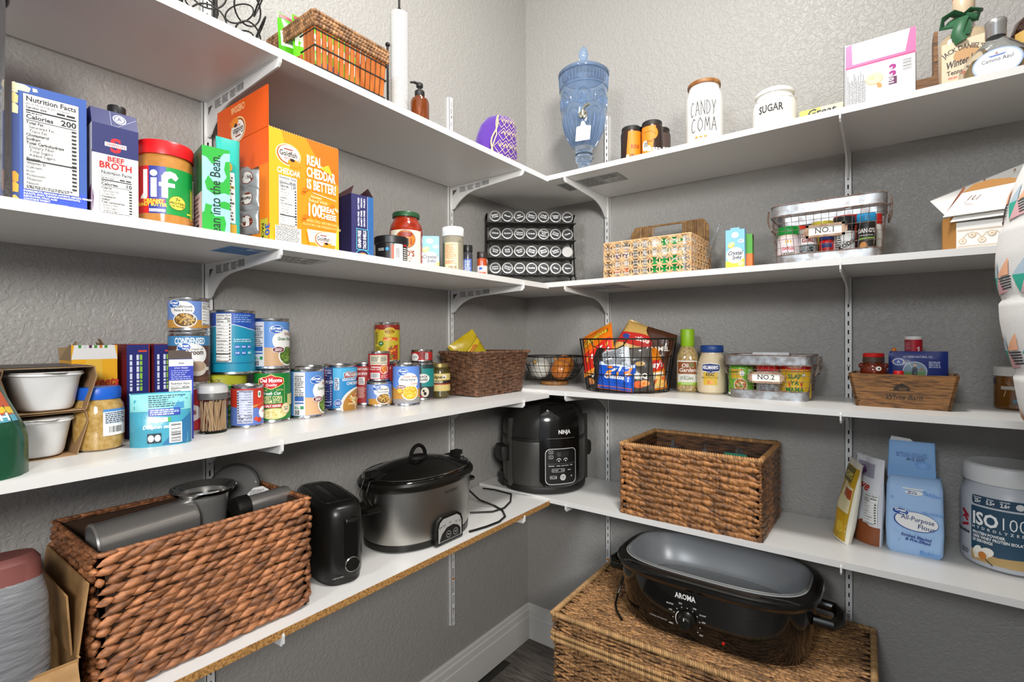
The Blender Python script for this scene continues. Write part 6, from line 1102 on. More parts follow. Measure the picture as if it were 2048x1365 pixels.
L.poly([(.028, .165), (.058, .155), (.048, .176)], '#F7B02E'); L.build(t)
L = Label(left(w_)); L.poly([(-d_/2, 0), (d_/2, 0), (d_/2, .022), (-d_/2, .022)], '#F08A14'); L.poly([(-d_/2, .15), (.0, .150), (d_/2, .150), (d_/2, h_), (-d_/2, h_)], '#EA5A0E'); L.poly([(.069, .022), (d_/2, .022), (d_/2, .15), (.069, .15)], '#F0780F'); L.poly([(-d_/2, .022), (.0, .022), (.0, .15), (-d_/2, .15)], '#F08212'); L.rect(.072, .004, .100, .048, '#B98A12'); L.rect(.073, .005, .099, .047, '#C9B82E'); L.text('30', .090, .026, .016, '#1F4FAE', 'c', 'b', rot=-90); L.text('PACK', .077, .024, .0085, '#2A2A1E', 'c', 'b', rot=-90); L.build(t, 'side_print')
L = Label(lambda u, v, h: (-w_/2 - h - .0008, -u, v)); L.rect(-d_/2 + .002, h_, d_/2 - .002, h_ + .078, '#E4580E'); L.rect(-.090, h_ - .035, -.060, h_ + .004, '#B8B02E'); L.text('30', -.072, h_ - .016, .016, '#7A4A0E', 'c', 'b', rot=90)
j = len(L.P); gold(L, 0, 0, 1.2); L.text('CHEDDAR', 0, -.048, .0125, '#F6C88A', 'c', 'b', fit=.056); L.P[j:] = [(-.012 - p[0], h_ + .022 - p[1]) for p in L.P[j:]]; L.build(t, 'flap_print')
for k, (dz, dy) in enumerate(((.030, -.034), (.074, -.036), (.114, -.034))):
    o_ = thing('snack_packet', ('lowest silver snack packet inside the cracker box', 'middle silver snack packet inside the cracker box', 'highest silver snack packet showing in the cracker box')[k], 'snack packet', (.188 + .002*k, -1.2175, z2 + dz - .005), 10, 'silver snack packets', rx=0)
    b_, fm = pouch(o_, .056, .052, .014, mat('#A4A8AA', .3, .3), wr=.002, seed=k + 3); L = Label(fm, .008, .008); L.ell(0, .026, .018, .012, '#7A2E12', 20); L.ell(0, .026, .0165, .0108, '#E4E2DC', 20); L.text('Goldfish', 0, .0235, .006, '#3A1E14', 'c', 'b'); L.build(o_)
# brown bag, taco box
t = thing('brown_bag', 'crumpled purple-brown plastic bag behind the orange cracker box', 'bag', (.150, -1.044, z2), 30)
mesh_obj('film', crumple(.050, .070, .135, 12, 16), mat('#5A4048', .25, coat=.3, col2='#3A2A30', nscale=40), t, 30)
t = thing('taco_shell_box', 'narrow navy taco shell box with torn open top', 'box', (.212, -1.005, z2), 84)
w_, d_, h_ = .054, .11, .136; NVY = mat('#23264E', .42); mb = MB(); mb.box(-w_/2, w_/2, -d_/2, -d_/2 + .0007, 0, h_); mb.box(-w_/2, w_/2, d_/2 - .0007, d_/2, 0, h_); mb.box(-w_/2, -w_/2 + .0007, -d_/2, d_/2, 0, h_); mb.box(w_/2 - .0007, w_/2, -d_/2, d_/2, 0, h_); mb.box(-w_/2, w_/2, -d_/2, d_/2, 0, .001); mesh_obj('carton', mb, NVY, t, 0)
for s in (-1, 1): mesh_obj('torn_flap', MB().prism([(-d_/2, 0), (d_/2, 0), (d_/2 - .02, .018), (.01, .012), (-d_/2 + .006, .022)], -.0004, .0004, 'x', M=Matrix.Translation((s*w_/2, 0, h_)) @ Matrix.Rotation(radians(s*-26), 4, 'Y')), mat('#4A3238', .6), t, 0)
L = Label(front(d_)); L.rect(-w_/2, 0, .008, h_, '#2E2C5C'); L.rect(.012, 0, w_/2, h_, '#2B5C94'); L.poly([(.008, 0), (.012, 0), (.012, h_), (.008, h_)], '#2E2C5C')
for k in range(34): L.poly([(.011, .05 + k*.0025), (.0125, .051 + k*.0025), (.011, .052 + k*.0025)], '#DDE0EE')
L.rect(-.016, .016, .013, .062, '#58C0D8'); L.rect(-.0148, .0172, .0118, .0608, '#24224C'); L.text('GRAIN FREE', -.005, .039, .0072, '#F1F1F4', 'c', 'b', rot=90, fit=.038); L.text('TACO SHELLS', .0075, .039, .0072, '#F1F1F4', 'c', 'b', rot=90, fit=.040); L.ell(-.001, .006, .016, .011, '#58C0D8', 24); L.ell(-.001, .006, .0148, .0098, '#24224C', 24); L.ell(.0, .004, .010, .006, '#D98A2E', 18)
for q, s_ in ((-.009, 'GLUTEN FREE   NOT FRIED'), (-.002, 'DAIRY FREE   VEGAN'), (.005, 'GRAIN FREE   PALEO')): L.text(s_, q, .098, .0036, '#DDE0EE', 'c', 'b', rot=90, fit=.062)
L.build(t)
# black tub, marinara, drink mix, breadcrumb jar, little spices
t = thing('powder_tub', 'low black tub with ribbed lid in front of the marinara jar', 'tub', (.240, -.908, z2), facecam(.24, -.908) - 6)
mesh_obj('tub', MB().lathe([(.034, 0), (.037, .003), (.0375, .046), (.036, .048)], 48), mat('#1E1C1C', .35), t); mesh_obj('lid', MB().lathe([(.039, .044), (.0400, .045), (.0400, .060), (.038, .062), (.001, .062)], 60), mat('#191818', .4), t)
L = Label(cylmap(.0377), .006); L.rect(.004, .004, .012, .040, '#D8421E'); L.rrect(.010, .004, .032, .043, .002, '#E4E2DE'); L.barcode(.013, .006, .026, .036, seed=6); L.ell(-.006, .030, .0042, .0042, '#2A86C0', 16); [L.rect(.034, .008 + k*.005, .046, .010 + k*.005, '#E4E2DE') for k in range(6)]; L.micro(-.03, .026, -.012, .033, 2, '#C9C8C4', 3); L.rect(.034, .039, .046, .043, '#C8201E'); L.build(t)
t = thing('marinara_jar', 'red marinara sauce jar with dark green lid', 'jar', (.190, -.818, z2), facecam(.19, -.818) - 2)
mesh_obj('glass', MB().loft([sup(a, a, z, 44, 2.0) for a, z in ((.036, 0), (.0415, .004), (.0425, .014), (.0425, .098), (.040, .112), (.033, .124), (.031, .128), (.031, .134))]), mat('#9E2A0C', .08, coat=.7, col2='#7E1E06', nscale=70), t); mesh_obj('lid', MB().lathe([(.033, .132), (.0348, .133), (.0348, .142), (.0335, .145), (.001, .1455)], 44), mat('#2A5232', .35, .3), t)
L = Label(cylmap(.0427), .007); CR = '#DDD6BE'; L.rect(-.044, .008, .044, .096, CR); L.ell(.0, .072, .026, .023, '#5A1E0E', 28); L.ell(.0, .072, .0245, .0215, '#D8741E', 28); L.rect(-.02, .060, .02, .070, '#B5481A'); [L.rect(-.016 + k*.007, .058, -.0125 + k*.007, .074, '#8E3A14') for k in range(5)]; L.ell(.0, .084, .018, .007, '#8E2A14', 20); L.text("RAO'S", .0, .0295, .0140, '#8E2A1E', 'c', 'bs', fit=.046); L.text('HOMEMADE', .0, .0215, .0048, '#8E2A1E', 'c', 'n', sp=.3, fit=.034); L.micro(-.016, .0155, .016, .0185, 1, '#4A3A2E', 3); L.rect(-.044, .002, .044, .0125, '#C8201E'); L.text('MARINARA', .0, .0045, .0052, '#F4EDE0', 'c', 'b', sp=.2); L.build(t)
def crystal(label, x, y, z, rz, w, d, h, hang=False):
    t = thing('drink_mix_box', label, 'box', (x, y, z), rz, 'lemonade drink mix boxes'); mb = MB(); mb.box(-w/2, w/2, -d/2, d/2, 0, h)
    if hang: mb.box(-w*.24, w*.24, -d/2, -d/2 + .001, h, h + .005)
    mesh_obj('carton', mb, mat('#7FB8DE', .45), t, 0); L = Label(front(d)); L.rect(-w/2, 0, w/2, h*.22, '#E8C838'); L.ell(0, h*.36, w*.47, h*.20, '#F1F0EA', 28); L.poly([(-w/2, h*.15), (w*.1, h*.12), (w/2, h*.3), (w/2, 0), (-w/2, 0)], '#E8C838'); L.ell(.0, h*.37, w*.46, h*.19, '#F1F0EA', 28)
    L.text('Crystal', -w*.02, h*.37, h*.095, '#1E2440', 'c', 'b', shear=.35, fit=w*.78); L.text('light', w*.08, h*.25, h*.095, '#1E2440', 'c', 'b', shear=.35, fit=w*.46)
    for u, v, a in ((-.2, .62, 30), (.3, .13, 20)): L.ell(u*w, v*h, w*.2, h*.07, '#D9B82E', 18, a); L.ell(u*w, v*h + h*.012, w*.17, h*.052, '#F2E59A', 18, a)
    L.ell(0, h*.86, w*.19, h*.075, '#F1F0EA', 20); L.ell(w*.32, h*.70, w*.16, h*.05, '#DCE9F2', 18); L.micro(w*.22, h*.67, w*.42, h*.73, 2, '#4A6A8A', 3); L.micro(-w*.4, h*.05, 0, h*.07, 1, '#5A4A14', 3); L.build(t); return t
crystal('little lemonade drink mix box beside the marinara jar', .205, -.748, z2, facecam(.205, -.748) - 2, .050, .036, .094)
L = Label(right(.050)); 
t = thing('breadcrumb_jar', 'clear jar of breadcrumbs with white lid at the front of the second left shelf', 'jar', (.238, -.693, z2), facecam(.238, -.693))
mesh_obj('jar', MB().lathe([(.026, 0), (.0285, .003), (.0288, .095), (.027, .101)], 40), mat('#A8A08A', .08, trans=.4, coat=.5), t); mesh_obj('crumbs', MB().lathe([(.0265, .003), (.0270, .074), (.001, .076)], 32), mat('#B39A66', .9, bump=.4, bscale=300), t); mesh_obj('lid', MB().lathe([(.029, .099), (.0297, .1), (.0297, .121), (.028, .1235), (.001, .124)], 48), mat('#E6E5E1', .4), t)
L = Label(cylmap(.0289), .006); L.rect(-.034, .006, .014, .080, '#D8C29A'); L.micro(-.022, .035, .008, .076, 14, '#B5602E', 4); L.rect(-.034, .006, -.024, .080, '#5A5A3A'); L.micro(-.022, .022, .010, .032, 3, '#C8501E', 5); L.barcode(-.014, .008, .010, .018, bg='#D8C29A'); L.micro(.016, .082, .028, .086, 1, '#6A6A60', 3); L.build(t)
spice('slim blue-labelled spice jar with black cap near the spice rack', .228, -.622, z2, .0140, .088, '#1E1C1C', '#3A3A40', lambda L, r, h: (L.rect(-.012, .006, .012, .048, '#5A78C8'), L.micro(-.009, .01, .009, .044, 7, '#DDE4F4', 3)), 'little spice bottles beside the rack', .020)
spice('little paprika bottle with black cap near the spice rack', .255, -.590, z2, .0145, .070, '#2A211E', '#A8421E', lambda L, r, h: (L.rect(-.020, .0, .020, .030, '#E9E6E4'), L.ell(-.004, .022, .0055, .004, '#1F4FA3', 14), L.rect(-.008, .006, .012, .012, '#C8503A')), 'little spice bottles beside the rack', .018)
spice('tiny cream bottle pressed against the side of the spice rack', .190, -.505, z2, .0120, .066, '#D9D4CC', '#D9C8A8', lambda L, r, h: (L.rect(-.012, .004, .012, .034, '#E4D2B4'), L.ell(.0, .028, .005, .004, '#8E2A6A', 12)), 'little spice bottles beside the rack', .012)
# ------------------------------------------------------------------ spice rack with 28 jars
RKX, RKY, RZ = .178, -.224, 42
t = thing('spice_rack', 'black metal four-tier spice rack standing in the corner', 'spice rack', (RKX, RKY, ZR[1]), RZ)
RK = mat('#1B1917', .4, .5); hw = .158; rows = (.068, .128, .190, .251)
for s in (-1, 1):
    mesh_obj('side_frame', MB().tube([(s*hw, .0, .002), (s*hw, -.004, .035), (s*hw, .012, .040), (s*hw, .05, .245), (s*hw, .016, .262), (s*hw, .078, .272), (s*hw, .080, .0)], .0030, 6), RK, t)
    mesh_obj('foot', MB().tube([(s*hw, -.012, .0025), (s*hw, .082, .0025)], .0025, 6), RK, t)
lipz = []
for zr in rows:
    mesh_obj('tier', MB().box(-hw, hw, -.010, .072, zr - .0245, zr - .0228, M=Matrix.Translation((0, 0, 0))), RK, t, 0)
    mesh_obj('tier_lip', MB().tube([(-hw, -.010, zr - .024), (hw, -.010, zr - .024)], .0018, 6), RK, t)
names = [['Baking|Powder', 'Basil', 'Bay|Leaves', 'Baking|Powder', 'Chili|Powder', 'Celery|Salt', 'Chives'], ['Chives', 'Cinnamon', 'Cinnamon|Ground', 'Coriander', 'Crushed|Red|Pepper', 'Curry|Powder', 'Cumin'], ['Cumin|Seed', 'Dill|Weed', 'Garlic|Salt', 'Garlic|Powder', 'Ginger|Ground', 'Italian|Herbs', ''], ['Lemon|Pepper', 'Mustard|Powder', 'Oregano', 'Parsley', 'Paprika', 'Sage', 'Thyme']]
fill = ['#C9C4B4', '#5E6A34', '#7A7A44', '#A8421E', '#8E5A2A', '#6A6A3A', '#5A5A34', '#4A4A3A', '#8A4A22', '#A06A34', '#D4CFC0', '#A84A22', '#B58A2E', '#7A4A1E']
base = None; Mj = Matrix.Rotation(pi/2, 4, 'X')
SG = mat('#D8D8D4', .06, trans=.75, coat=.4); LIDM = mat('#DCDBD8', .25, .6)
rg = Matrix.Rotation(radians(RZ), 4, 'Z')
for ri in range(4):
    for ci in range(7):
        zr = rows[3 - ri]; p = rg @ V3((ci - 3)*.0432, 0, zr); nm = names[ri][ci]
        lab = ('spice jar lid lettered %s, ' % nm.replace('|', ' ').lower() if nm else 'spice jar with blank silver lid, ') + ('top row of the rack', 'second row of the rack', 'third row of the rack', 'bottom row of the rack')[ri] + (', fourth from left' if (ri, ci) == (0, 3) else ', leftmost' if (ri, ci) == (0, 0) else ', last on the right' if (ri, ci) == (0, 6) else '')
        o_ = thing('rack_spice_jar', lab, 'spice jar', (RKX + p.x, RKY + p.y, ZR[1] + p.z), RZ, 'spice jars in the corner rack', rx=-8)
        if base is None:
            gm = MB().loft([rrect(.034, .036, .006, z, 3) for z in (-.070, -.068, -.016)] + [sup(.0165, .0165, -.010, 16, 2), ] if False else [rrect(.035, .037, .008, z, 3) for z in (-.070, -.016)], M=Mj @ Matrix.Scale(-1, 4, (0, 0, 1)) @ Matrix.Scale(-1, 4, (0, 0, 1)))
            g0 = mesh_obj('glass', gm, SG, o_); c0 = {}; l0 = mesh_obj('lid', MB().lathe([(.0185, -.016), (.0200, -.015), (.0204, -.004), (.0204, -.0015), (.0190, .0), (.0172, .0002), (.0165, -.0006), (.001, -.0006)], 36, M=Mj), LIDM, o_); base = (g0.data, l0.data)
        else:
            for nm_, me in (('glass', base[0]), ('lid', base[1])): q = bpy.data.objects.new(nm_, me); COL.objects.link(q); q.parent = o_
        fc_ = fill[(ri*7 + ci*3) % 14]
        if fc_ not in c0: c0[fc_] = mesh_obj('spice', MB().loft([rrect(.031, .033*.5, .004, z, 2, 0, -.008) for z in (-.067, -.018)], M=Mj), mat(fc_, .85, bump=.3, bscale=400), o_).data
        else: q = bpy.data.objects.new('spice', c0[fc_]); COL.objects.link(q); q.parent = o_
        if nm:
            L = Label(lambda u, v, h: (u, -.0002 - h, v)); L.ell(0, 0, .0158, .0158, '#1D1D1F', 28); ln = nm.split('|'); a = random.Random(ri*9 + ci).uniform(-22, 22)
            for k, s_ in enumerate(ln):
                yy = (len(ln)/2 - k - .75)*.0072; ca, sa = cos(radians(a)), sin(radians(a)); L.text(s_, -yy*sa, yy*ca, .0056, '#EDEDEB', 'c', 'b', rot=a, fit=min(.024, .0044*len(s_)))
            L.build(o_, 'round_label')
# ------------------------------------------------------------------ second back shelf: cane basket
z2 = ZR[1]
t = thing('cane_basket', 'light tan open-weave cane basket with raised back handle', 'basket', (.622, -.188, z2), 0)
CAN = mat('#D2AC82', .5, col2='#C69A68', nscale=40, var=.12); CAD = mat('#A87E4A', .5, col2='#7A5428', nscale=40, var=.15)
cw, cd_, chh = .262, .196, .108
def strip(mb, a, b, wd, th, out, wav=0.0, n=8, ph=0.0):
    a, b = Vector(a), Vector(b); d_ = (b - a).normalized(); s_ = out.cross(d_).normalized(); R = []
    for i in range(n + 1):
        p = a + (b - a)*(i/n) + out*(wav*sin(2*pi*i/n*max(1, n/8) + ph)); R.append([tuple(p + s_*(wd/2*x) + out*(th/2*y)) for x, y in ((-1, -1), (1, -1), (1, .6), (.6, 1), (-.6, 1), (-1, .6))])
    mb.loft(R)
for fi, (o_, u, n_, ln) in enumerate(box_faces(cw, cd_)):
    nc = 9 if fi in (0, 2) else 7; nrw = 4; px, pz = ln/nc, (chh - .006)/nrw; up = V3(0, 0, 1)
    for j in range(nrw + 1):
        for dz in (0,):
            mb = MB(); strip(mb, o_ + up*(.003 + j*pz + dz), o_ + u*ln + up*(.003 + j*pz + dz), .0042, .0020, n_, .0014, nc*4, j + dz*900); mesh_obj('weft_strip', mb, CAN, t)
    for i in range(nc + 1):
        mb = MB(); strip(mb, o_ + u*(i*px) + up*.002, o_ + u*(i*px) + up*chh, .0036, .0020, n_, .0012, 16, i); mesh_obj('stake_strip', mb, CAN, t)
    mb = MB()
    for i in range(nc + 1):
        for j in range(nrw + 1):
            for s_ in (1, -1):
                q = min(px, pz)*.38; a = V3(*(o_ + u*(i*px - q) + up*(.003 + j*pz - q*s_))); b = o_ + u*(i*px + q) + up*(.003 + j*pz + q*s_)
                x0 = max(0, i*px - q); x1 = min(ln, i*px + q); za, zb_ = .003 + j*pz - s_*(i*px - x0), .003 + j*pz + s_*(x1 - i*px)
                if min(za, zb_) < 0 or max(za, zb_) > chh + .002: 
                    zl, zh = max(0.002, min(chh, za)), max(0.002, min(chh, zb_)); 
                    if s_ > 0: x0, x1 = i*px + (zl - .003 - j*pz), i*px + (zh - .003 - j*pz)
                    else: x0, x1 = i*px - (zl - .003 - j*pz), i*px - (zh - .003 - j*pz)
                    x0, x1 = max(0, min(ln, x0)), max(0, min(ln, x1)); za, zb_ = zl, zh
                if abs(x1 - x0) < .003: continue
                strip(mb, o_ + u*x0 + up*za, o_ + u*x1 + up*zb_, .0042, .0018, n_, .0, 3); 
                for k_ in range(-24, 0): mb.v[k_] = tuple(Vector(mb.v[k_]) + n_*(.0014 if s_ > 0 else .0022))
    tag(mesh_obj('diagonal_strips', mb, CAN, t), kind='stuff')
mb = MB(); rope(mb, [(-cw/2, -cd_/2, chh), (cw/2, -cd_/2, chh), (cw/2, cd_/2, chh), (-cw/2, cd_/2, chh)], .0030, .009, 1.5, True); mesh_obj('rim', mb, CAN, t, 60)
mesh_obj('bottom', MB().box(-cw/2 + .003, cw/2 - .003, -cd_/2 + .003, cd_/2 - .003, .001, .003), CAD, t, 0)
hb = MB(); yb = cd_/2
for s in (-1, 1):
    for k in range(12):
        x = s*(.048 + k*.0066); top = .186 - max(0, (k - 8.5))**2*.0022; hb.tube([(x, yb, chh - .01), (x, yb - .001, top)], .0030, 6)
mesh_obj('handle_stakes', hb, CAD, t, 60)['kind'] = 'stuff'
mb = MB(); rope(mb, [(-.124, yb, chh), (-.124, yb, .166), (-.110, yb, .186), (.110, yb, .186), (.124, yb, .166), (.124, yb, chh)], .0034, .007, 1.2); mesh_obj('handle_rim', mb, CAD, t, 60)
zb = z2 + .0036; g5 = 'packs in the cane basket'
for lab, x, y, w_, d_, h_, col, dr in (('white and green napkin pack at the right in the cane basket', .682, -.205, .100, .130, .112, '#E4E6E4', 1), ('grey plastic cutlery pack in the middle of the cane basket', .600, -.215, .050, .12, .104, '#B4B2AE', 2), ('clear pack with purple and orange print at the left in the cane basket', .538, -.210, .064, .13, .092, '#CFC8C0', 3)):
    o_ = thing('picnic_pack', lab, 'pack', (x, y, zb), 0, g5); mesh_obj('wrap', rbox(MB(), w_, d_, 0, h_, .008), mat(col, .3, coat=.2), o_); L = Label(front(d_)); a, b = w_*.46, h_
    if dr == 1: L.rect(-a, .006, a, .038, '#12A04A'); L.poly([(-a, .052), (.0, .044), (a, .06), (a, .05), (0, .036), (-a, .04)], '#12A04A'); L.rrect(-.018, .082, .046, .106, .006, '#1E8A44'); L.text('Game', .014, .089, .012, '#DCEEE0', 'c', 'b'); L.ell(.0, .070, .012, .008, '#C9DCD4', 14)
    elif dr == 3: L.text('PARTY', 0, .056, .012, '#5A3A6A', 'c', 'b'); L.rect(-a, .014, a, .026, '#D8784A'); L.text('SNACK', 0, .016, .008, '#F1E9E0', 'c', 'b')
    else: L.micro(-a*.8, .02, a*.8, .09, 8, '#6A6864', 4)
    L.build(o_)
for k, (x, y, a) in enumerate(((.588, -.13, 20), (.728, -.125, 42))):
    o_ = thing('plastic_bag_tip', ('clear plastic cutlery bag tip in the middle of the cane basket', 'clear plastic bag tip poking out at the right of the cane basket')[k], 'plastic tip', (x, y, zb), 0, g5); mesh_obj('film', MB().loft([rrect(.012, .004, .0015, .0, 2), rrect(.014, .004, .0015, .10, 2), rrect(.004, .002, .0008, .168, 2)], M=Matrix.Translation((0, 0, 0)) @ Matrix.Rotation(radians(a - 20), 4, 'Y')), PLA, o_)
# ------------------------------------------------------------------ drink mixes, NO.1 crate, white bakery box
crystal('lemonade drink mix box standing alone beside the NO.1 wire basket', .862, -.246, z2, 2, .0475, .022, .108, True)
t = carton('drink_mix_carton', 'green and orange drink carton tucked behind the lemonade box', 'box', .876, -.212, z2, 4, .044, .030, .098, mat('#4E9A34', .45)); L = Label(right(.044)); L.rect(-.015, 0, .015, .045, '#E0701E'); L.rect(-.015, .085, .015, .098, '#5A4A3A'); L.build(t); L = Label(front(.03)); L.rect(-.022, 0, .022, .045, '#E0701E'); L.build(t, 'front_print')
NB1 = (1.071, -.213); crate('galvanized wire basket with NO.1 tag on the second back shelf', NB1[0], NB1[1], z2, 0, .238, .150, .147, 'NO.1'); g1 = 'spice jars in the NO.1 basket'; zc = z2 + .0028
def d1(L, r, h): L.rect(-.04, .004, .04, h, '#E6D6D8'); L.ell(.0, h*.80, .010, .009, '#EFE4DC', 16); L.poly([(-.007, h*.78), (-.007, h*.90), (-.003, h*.85), (0, h*.92), (.003, h*.85), (.007, h*.90), (.007, h*.78)], '#E8A41E'); L.text('GARLIC', 0, h*.54, .007, '#D83A4A', 'c', 'b', fit=.030); L.poly([(-.019, h*.30), (-.013, h*.42), (.013, h*.42), (.019, h*.30), (.013, h*.18), (-.013, h*.18)], '#1B1A1A'); L.text('GARLIC', 0, h*.31, .006, '#EDE9E4', 'c', 'b'); L.text('LOVERS', 0, h*.21, .006, '#EDE9E4', 'c', 'b')
def d2(L, r, h): L.rect(-.04, .004, .04, h + .02, '#E4E2DE'); L.text('CLABBER', 0, h - .012 + .012, .0095, '#A81E22', 'c', 'bs', fit=.040); L.text('GIRL', 0, h - .024 + .012, .0095, '#A81E22', 'c', 'bs'); L.rect(-.024, .004, .024, h - .018, '#3E5A60'); L.rect(-.022, .006, .022, h - .022, '#7E8A8C'); heap(L, 0, h*.36, .017, .017, ('#C9CCCA', '#4A5254', '#9AA2A2', '#2A3032'), 40, (.004, .0026), 6)
def d3(L, r, h): L.rect(-.04, .004, .04, h, '#C4161C'); L.text('PAPRIKA', 0, h*.30, .010, '#F4F1EC', 'c', 'b'); L.rect(-.012, h*.75, .012, h, '#2A3A7A')
def d4(L, r, h): L.rect(-.04, .012, .04, h, '#E6E6E4'); L.micro(-.022, .018, -.004, h - .008, 8, '#3A3A3A', 3); L.text('KODIAK', .012, h*.5, .009, '#1B1A1A', 'c', 'b', rot=28); L.line([(.0, .02), (.024, h - .01)], .001, '#8A8A8A')
def d5(L, r, h): L.rect(-.04, .004, .04, h, '#24211E'); L.text("DAN-O'S", 0, h*.76, .0095, '#F1EFEA', 'c', 'b', fit=.036); L.micro(-.016, h*.66, .016, h*.70, 1, '#C9C8C4', 3); L.line([(-.016, h*.58), (.018, h*.60)], .003, '#7AA83E'); L.ell(-.006, h*.36, .008, .010, '#C98A4A', 14); L.text('22g', .006, h*.12, .009, '#8AB83E', 'c', 'b')
spice('garlic seasoning jar with bright green cap in the NO.1 basket', NB1[0] - .084, NB1[1] - .030, zc, .0245, .095, '#12983A', '#D8C8B8', d1, g1, .020)
spice('white and red baking powder can in the NO.1 basket', NB1[0] - .040, NB1[1] - .028, zc, .0205, .076, '#D9D7D2', '#E4E2DE', d2, g1, .005)
spice('red paprika tin under the NO.1 tag', NB1[0] - .000, NB1[1] - .034, zc, .0150, .060, '#2A3A7A', '#C4161C', d3, g1, .008)
spice('white-labelled jar with wide black cap in the NO.1 basket', NB1[0] + .036, NB1[1] - .028, zc, .0220, .104, '#242221', '#2A2826', d4, g1, .028)
spice('black seasoning bottle with sky blue cap in the NO.1 basket', NB1[0] + .080, NB1[1] - .030, zc, .0190, .106, '#2E9AD0', '#24211E', d5, g1, .020)
spice('orange spice jar with brick red cap behind the green cap', NB1[0] - .072, NB1[1] + .028, zc, .0270, .104, '#B5301E', '#D8A02E', None, g1, .020)
spice('jar with olive yellow cap behind the NO.1 tag', NB1[0] - .012, NB1[1] + .022, zc, .0260, .108, '#A89A24', '#8E7A2E', None, g1, .030)
spice('jar with wide red cap at the back of the NO.1 basket', NB1[0] + .038, NB1[1] + .034, zc, .0290, .118, '#C81A1C', '#A83A2A', None, g1, .024)
spice('grinder with red cap at the right end of the NO.1 basket', NB1[0] + .096, NB1[1] + .012, zc, .0140, .110, '#B81A1C', '#C8C4BC', None, g1, .024)
t = thing('bakery_box', 'open white bakery box with gold lace print at the right of the second back shelf', 'box', (1.350, -.200, z2), -4)
WB = mat('#E9E6E0', .45); KB = mat('#A8773E', .6)
mesh_obj('front_panel', MB().box(-.036, .10, -.082, -.081, 0, .058), WB, t, 0); mesh_obj('side_panel', MB().prism([(-.036, -.0815), (-.058, -.060), (-.060, -.02), (-.058, .06), (-.0568, .06), (-.0588, -.02), (-.0568, -.0595), (-.0355, -.0805)], 0, .074), KB, t, 30); mesh_obj('back_panel', MB().box(-.058, .10, .06, .061, 0, .075), WB, t, 0); mesh_obj('base', MB().box(-.055, .10, -.08, .06, 0, .001), WB, t, 0)
def panel(nm, pts, m, th=.0009):
    P = [Vector(p) for p in pts]; n_ = (P[1] - P[0]).cross(P[-1] - P[0]).normalized()*th; k = len(P)
    return mesh_obj(nm, MB().add([tuple(p) for p in P] + [tuple(p + n_) for p in P], [tuple(range(k)), tuple(range(2*k - 1, k - 1, -1))] + [(i, i + k, (i + 1) % k + k, (i + 1) % k) for i in range(k)]), m, t, 0)
panel('tuck_flap', [(-.046, -.088, .060), (.10, -.088, .064), (.10, -.072, .088), (-.034, -.072, .084)], WB); panel('lid_flap', [(-.058, -.090, .072), (.09, -.090, .076), (.10, -.052, .136), (-.026, -.052, .126)], WB); panel('lid_panel', [(-.080, .010, .132), (-.074, .040, .142), (.11, .050, .205), (.11, .020, .150), (-.052, -.016, .088)], WB)
panel('brown_lining', [(-.026, -.050, .127), (.03, -.046, .132), (.075, -.044, .136), (.05, -.034, .148), (.02, -.028, .152), (-.006, -.034, .146)], KB)
panel('rose_gold_edge', [(-.056, -.020, .088), (-.052, -.018, .087), (-.020, -.038, .140), (-.024, -.038, .142)], mat('#D98A6A', .3, .5))
L = Label(lambda u, v, h: (u, -.0822 - h, v)); 
for v in (.006, .008, .040, .042): L.line([(-.034, v), (.10, v)], .0007, '#C9A878')
for k in range(9): u = -.026 + k*.015; L.ell(u, .024 + (.006 if k % 2 else -.006), .0065, .006, '#CDB088', 14); L.ell(u, .024 + (.006 if k % 2 else -.006), .0048, .0044, '#E9E6E0', 12); L.ell(u, .024 + (.006 if k % 2 else -.006), .0025, .0025, '#CDB088', 10); L.line([(u, .024), (u + .0075, .034), (u + .015, .024)], .0009, '#CDB088')
L.build(t, 'lace_print')
e1, e2 = V3(.15, 0, .004).normalized(), V3(.012, .038, .054).normalized(); L = Label(lambda u, v, h: tuple(V3(-.058, -.090, .072) + e1*u + e2*v + V3(0, -.7, .7)*(h + .0008))); L.text('Bruni', .066, .052, .022, '#6E3A22', 'c', 'l', shear=.4, rot=176, fit=.062); L.line([(.03, .030), (.05, .024), (.072, .034), (.084, .046), (.092, .040)], .0012, '#6E3A22'); L.build(t, 'script_print')
e3 = V3(.178, .006, .050).normalized(); e4 = V3(0, .9, .1).normalized(); L = Label(lambda u, v, h: tuple(V3(-.074, .034, .138) + e3*u + V3(0, -.12, .0)*0 + V3(0, -1, 0)*(h + .012) + V3(0, 0, v))); [L.ell(u, v, .0022, .0022, '#9A6A3A', 12) for u, v in ((.06, -.010), (.09, .004), (.115, -.008), (.14, .002))]; L.build(t, 'dot_print')
# ------------------------------------------------------------------ hanging fabric bag holder at the right
t = thing('fabric_bag_holder', 'hanging white fabric bag holder with pastel triangles at the right edge', 'bag holder', (1.474, -.600, 1.02), facecam(1.474, -.6) - 12)
def fr(v):
    P = ((0, .070), (.015, .100), (.05, .117), (.10, .124), (.15, .131), (.20, .137), (.25, .140), (.30, .140), (.35, .136), (.40, .124), (.45, .108), (.50, .09), (.56, .05))
    for (a, ra), (b, rb_) in zip(P[:-1], P[1:]):
        if a <= v <= b: r_ = ra + (rb_ - ra)*(v - a)/(b - a); break
    else: r_ = .05
    ti = (v/.115) % 1.0
    return r_ - .004*(1 - ti)**3 + .002*sin(ti*pi)
n = 48; R = []
for i in range(93):
    v = .56*i/92; R.append([(fr(v)*(1 + .025*sin(j*2*pi/n*5 + v*9))*cos(2*pi*j/n), fr(v)*(1 + .025*sin(j*2*pi/n*5 + v*9))*sin(2*pi*j/n), v) for j in range(n)])
mesh_obj('fabric_tube', MB().loft(R), mat('#DAD8D4', .85, bump=.35, bscale=500, sheen=.2), t, 60)
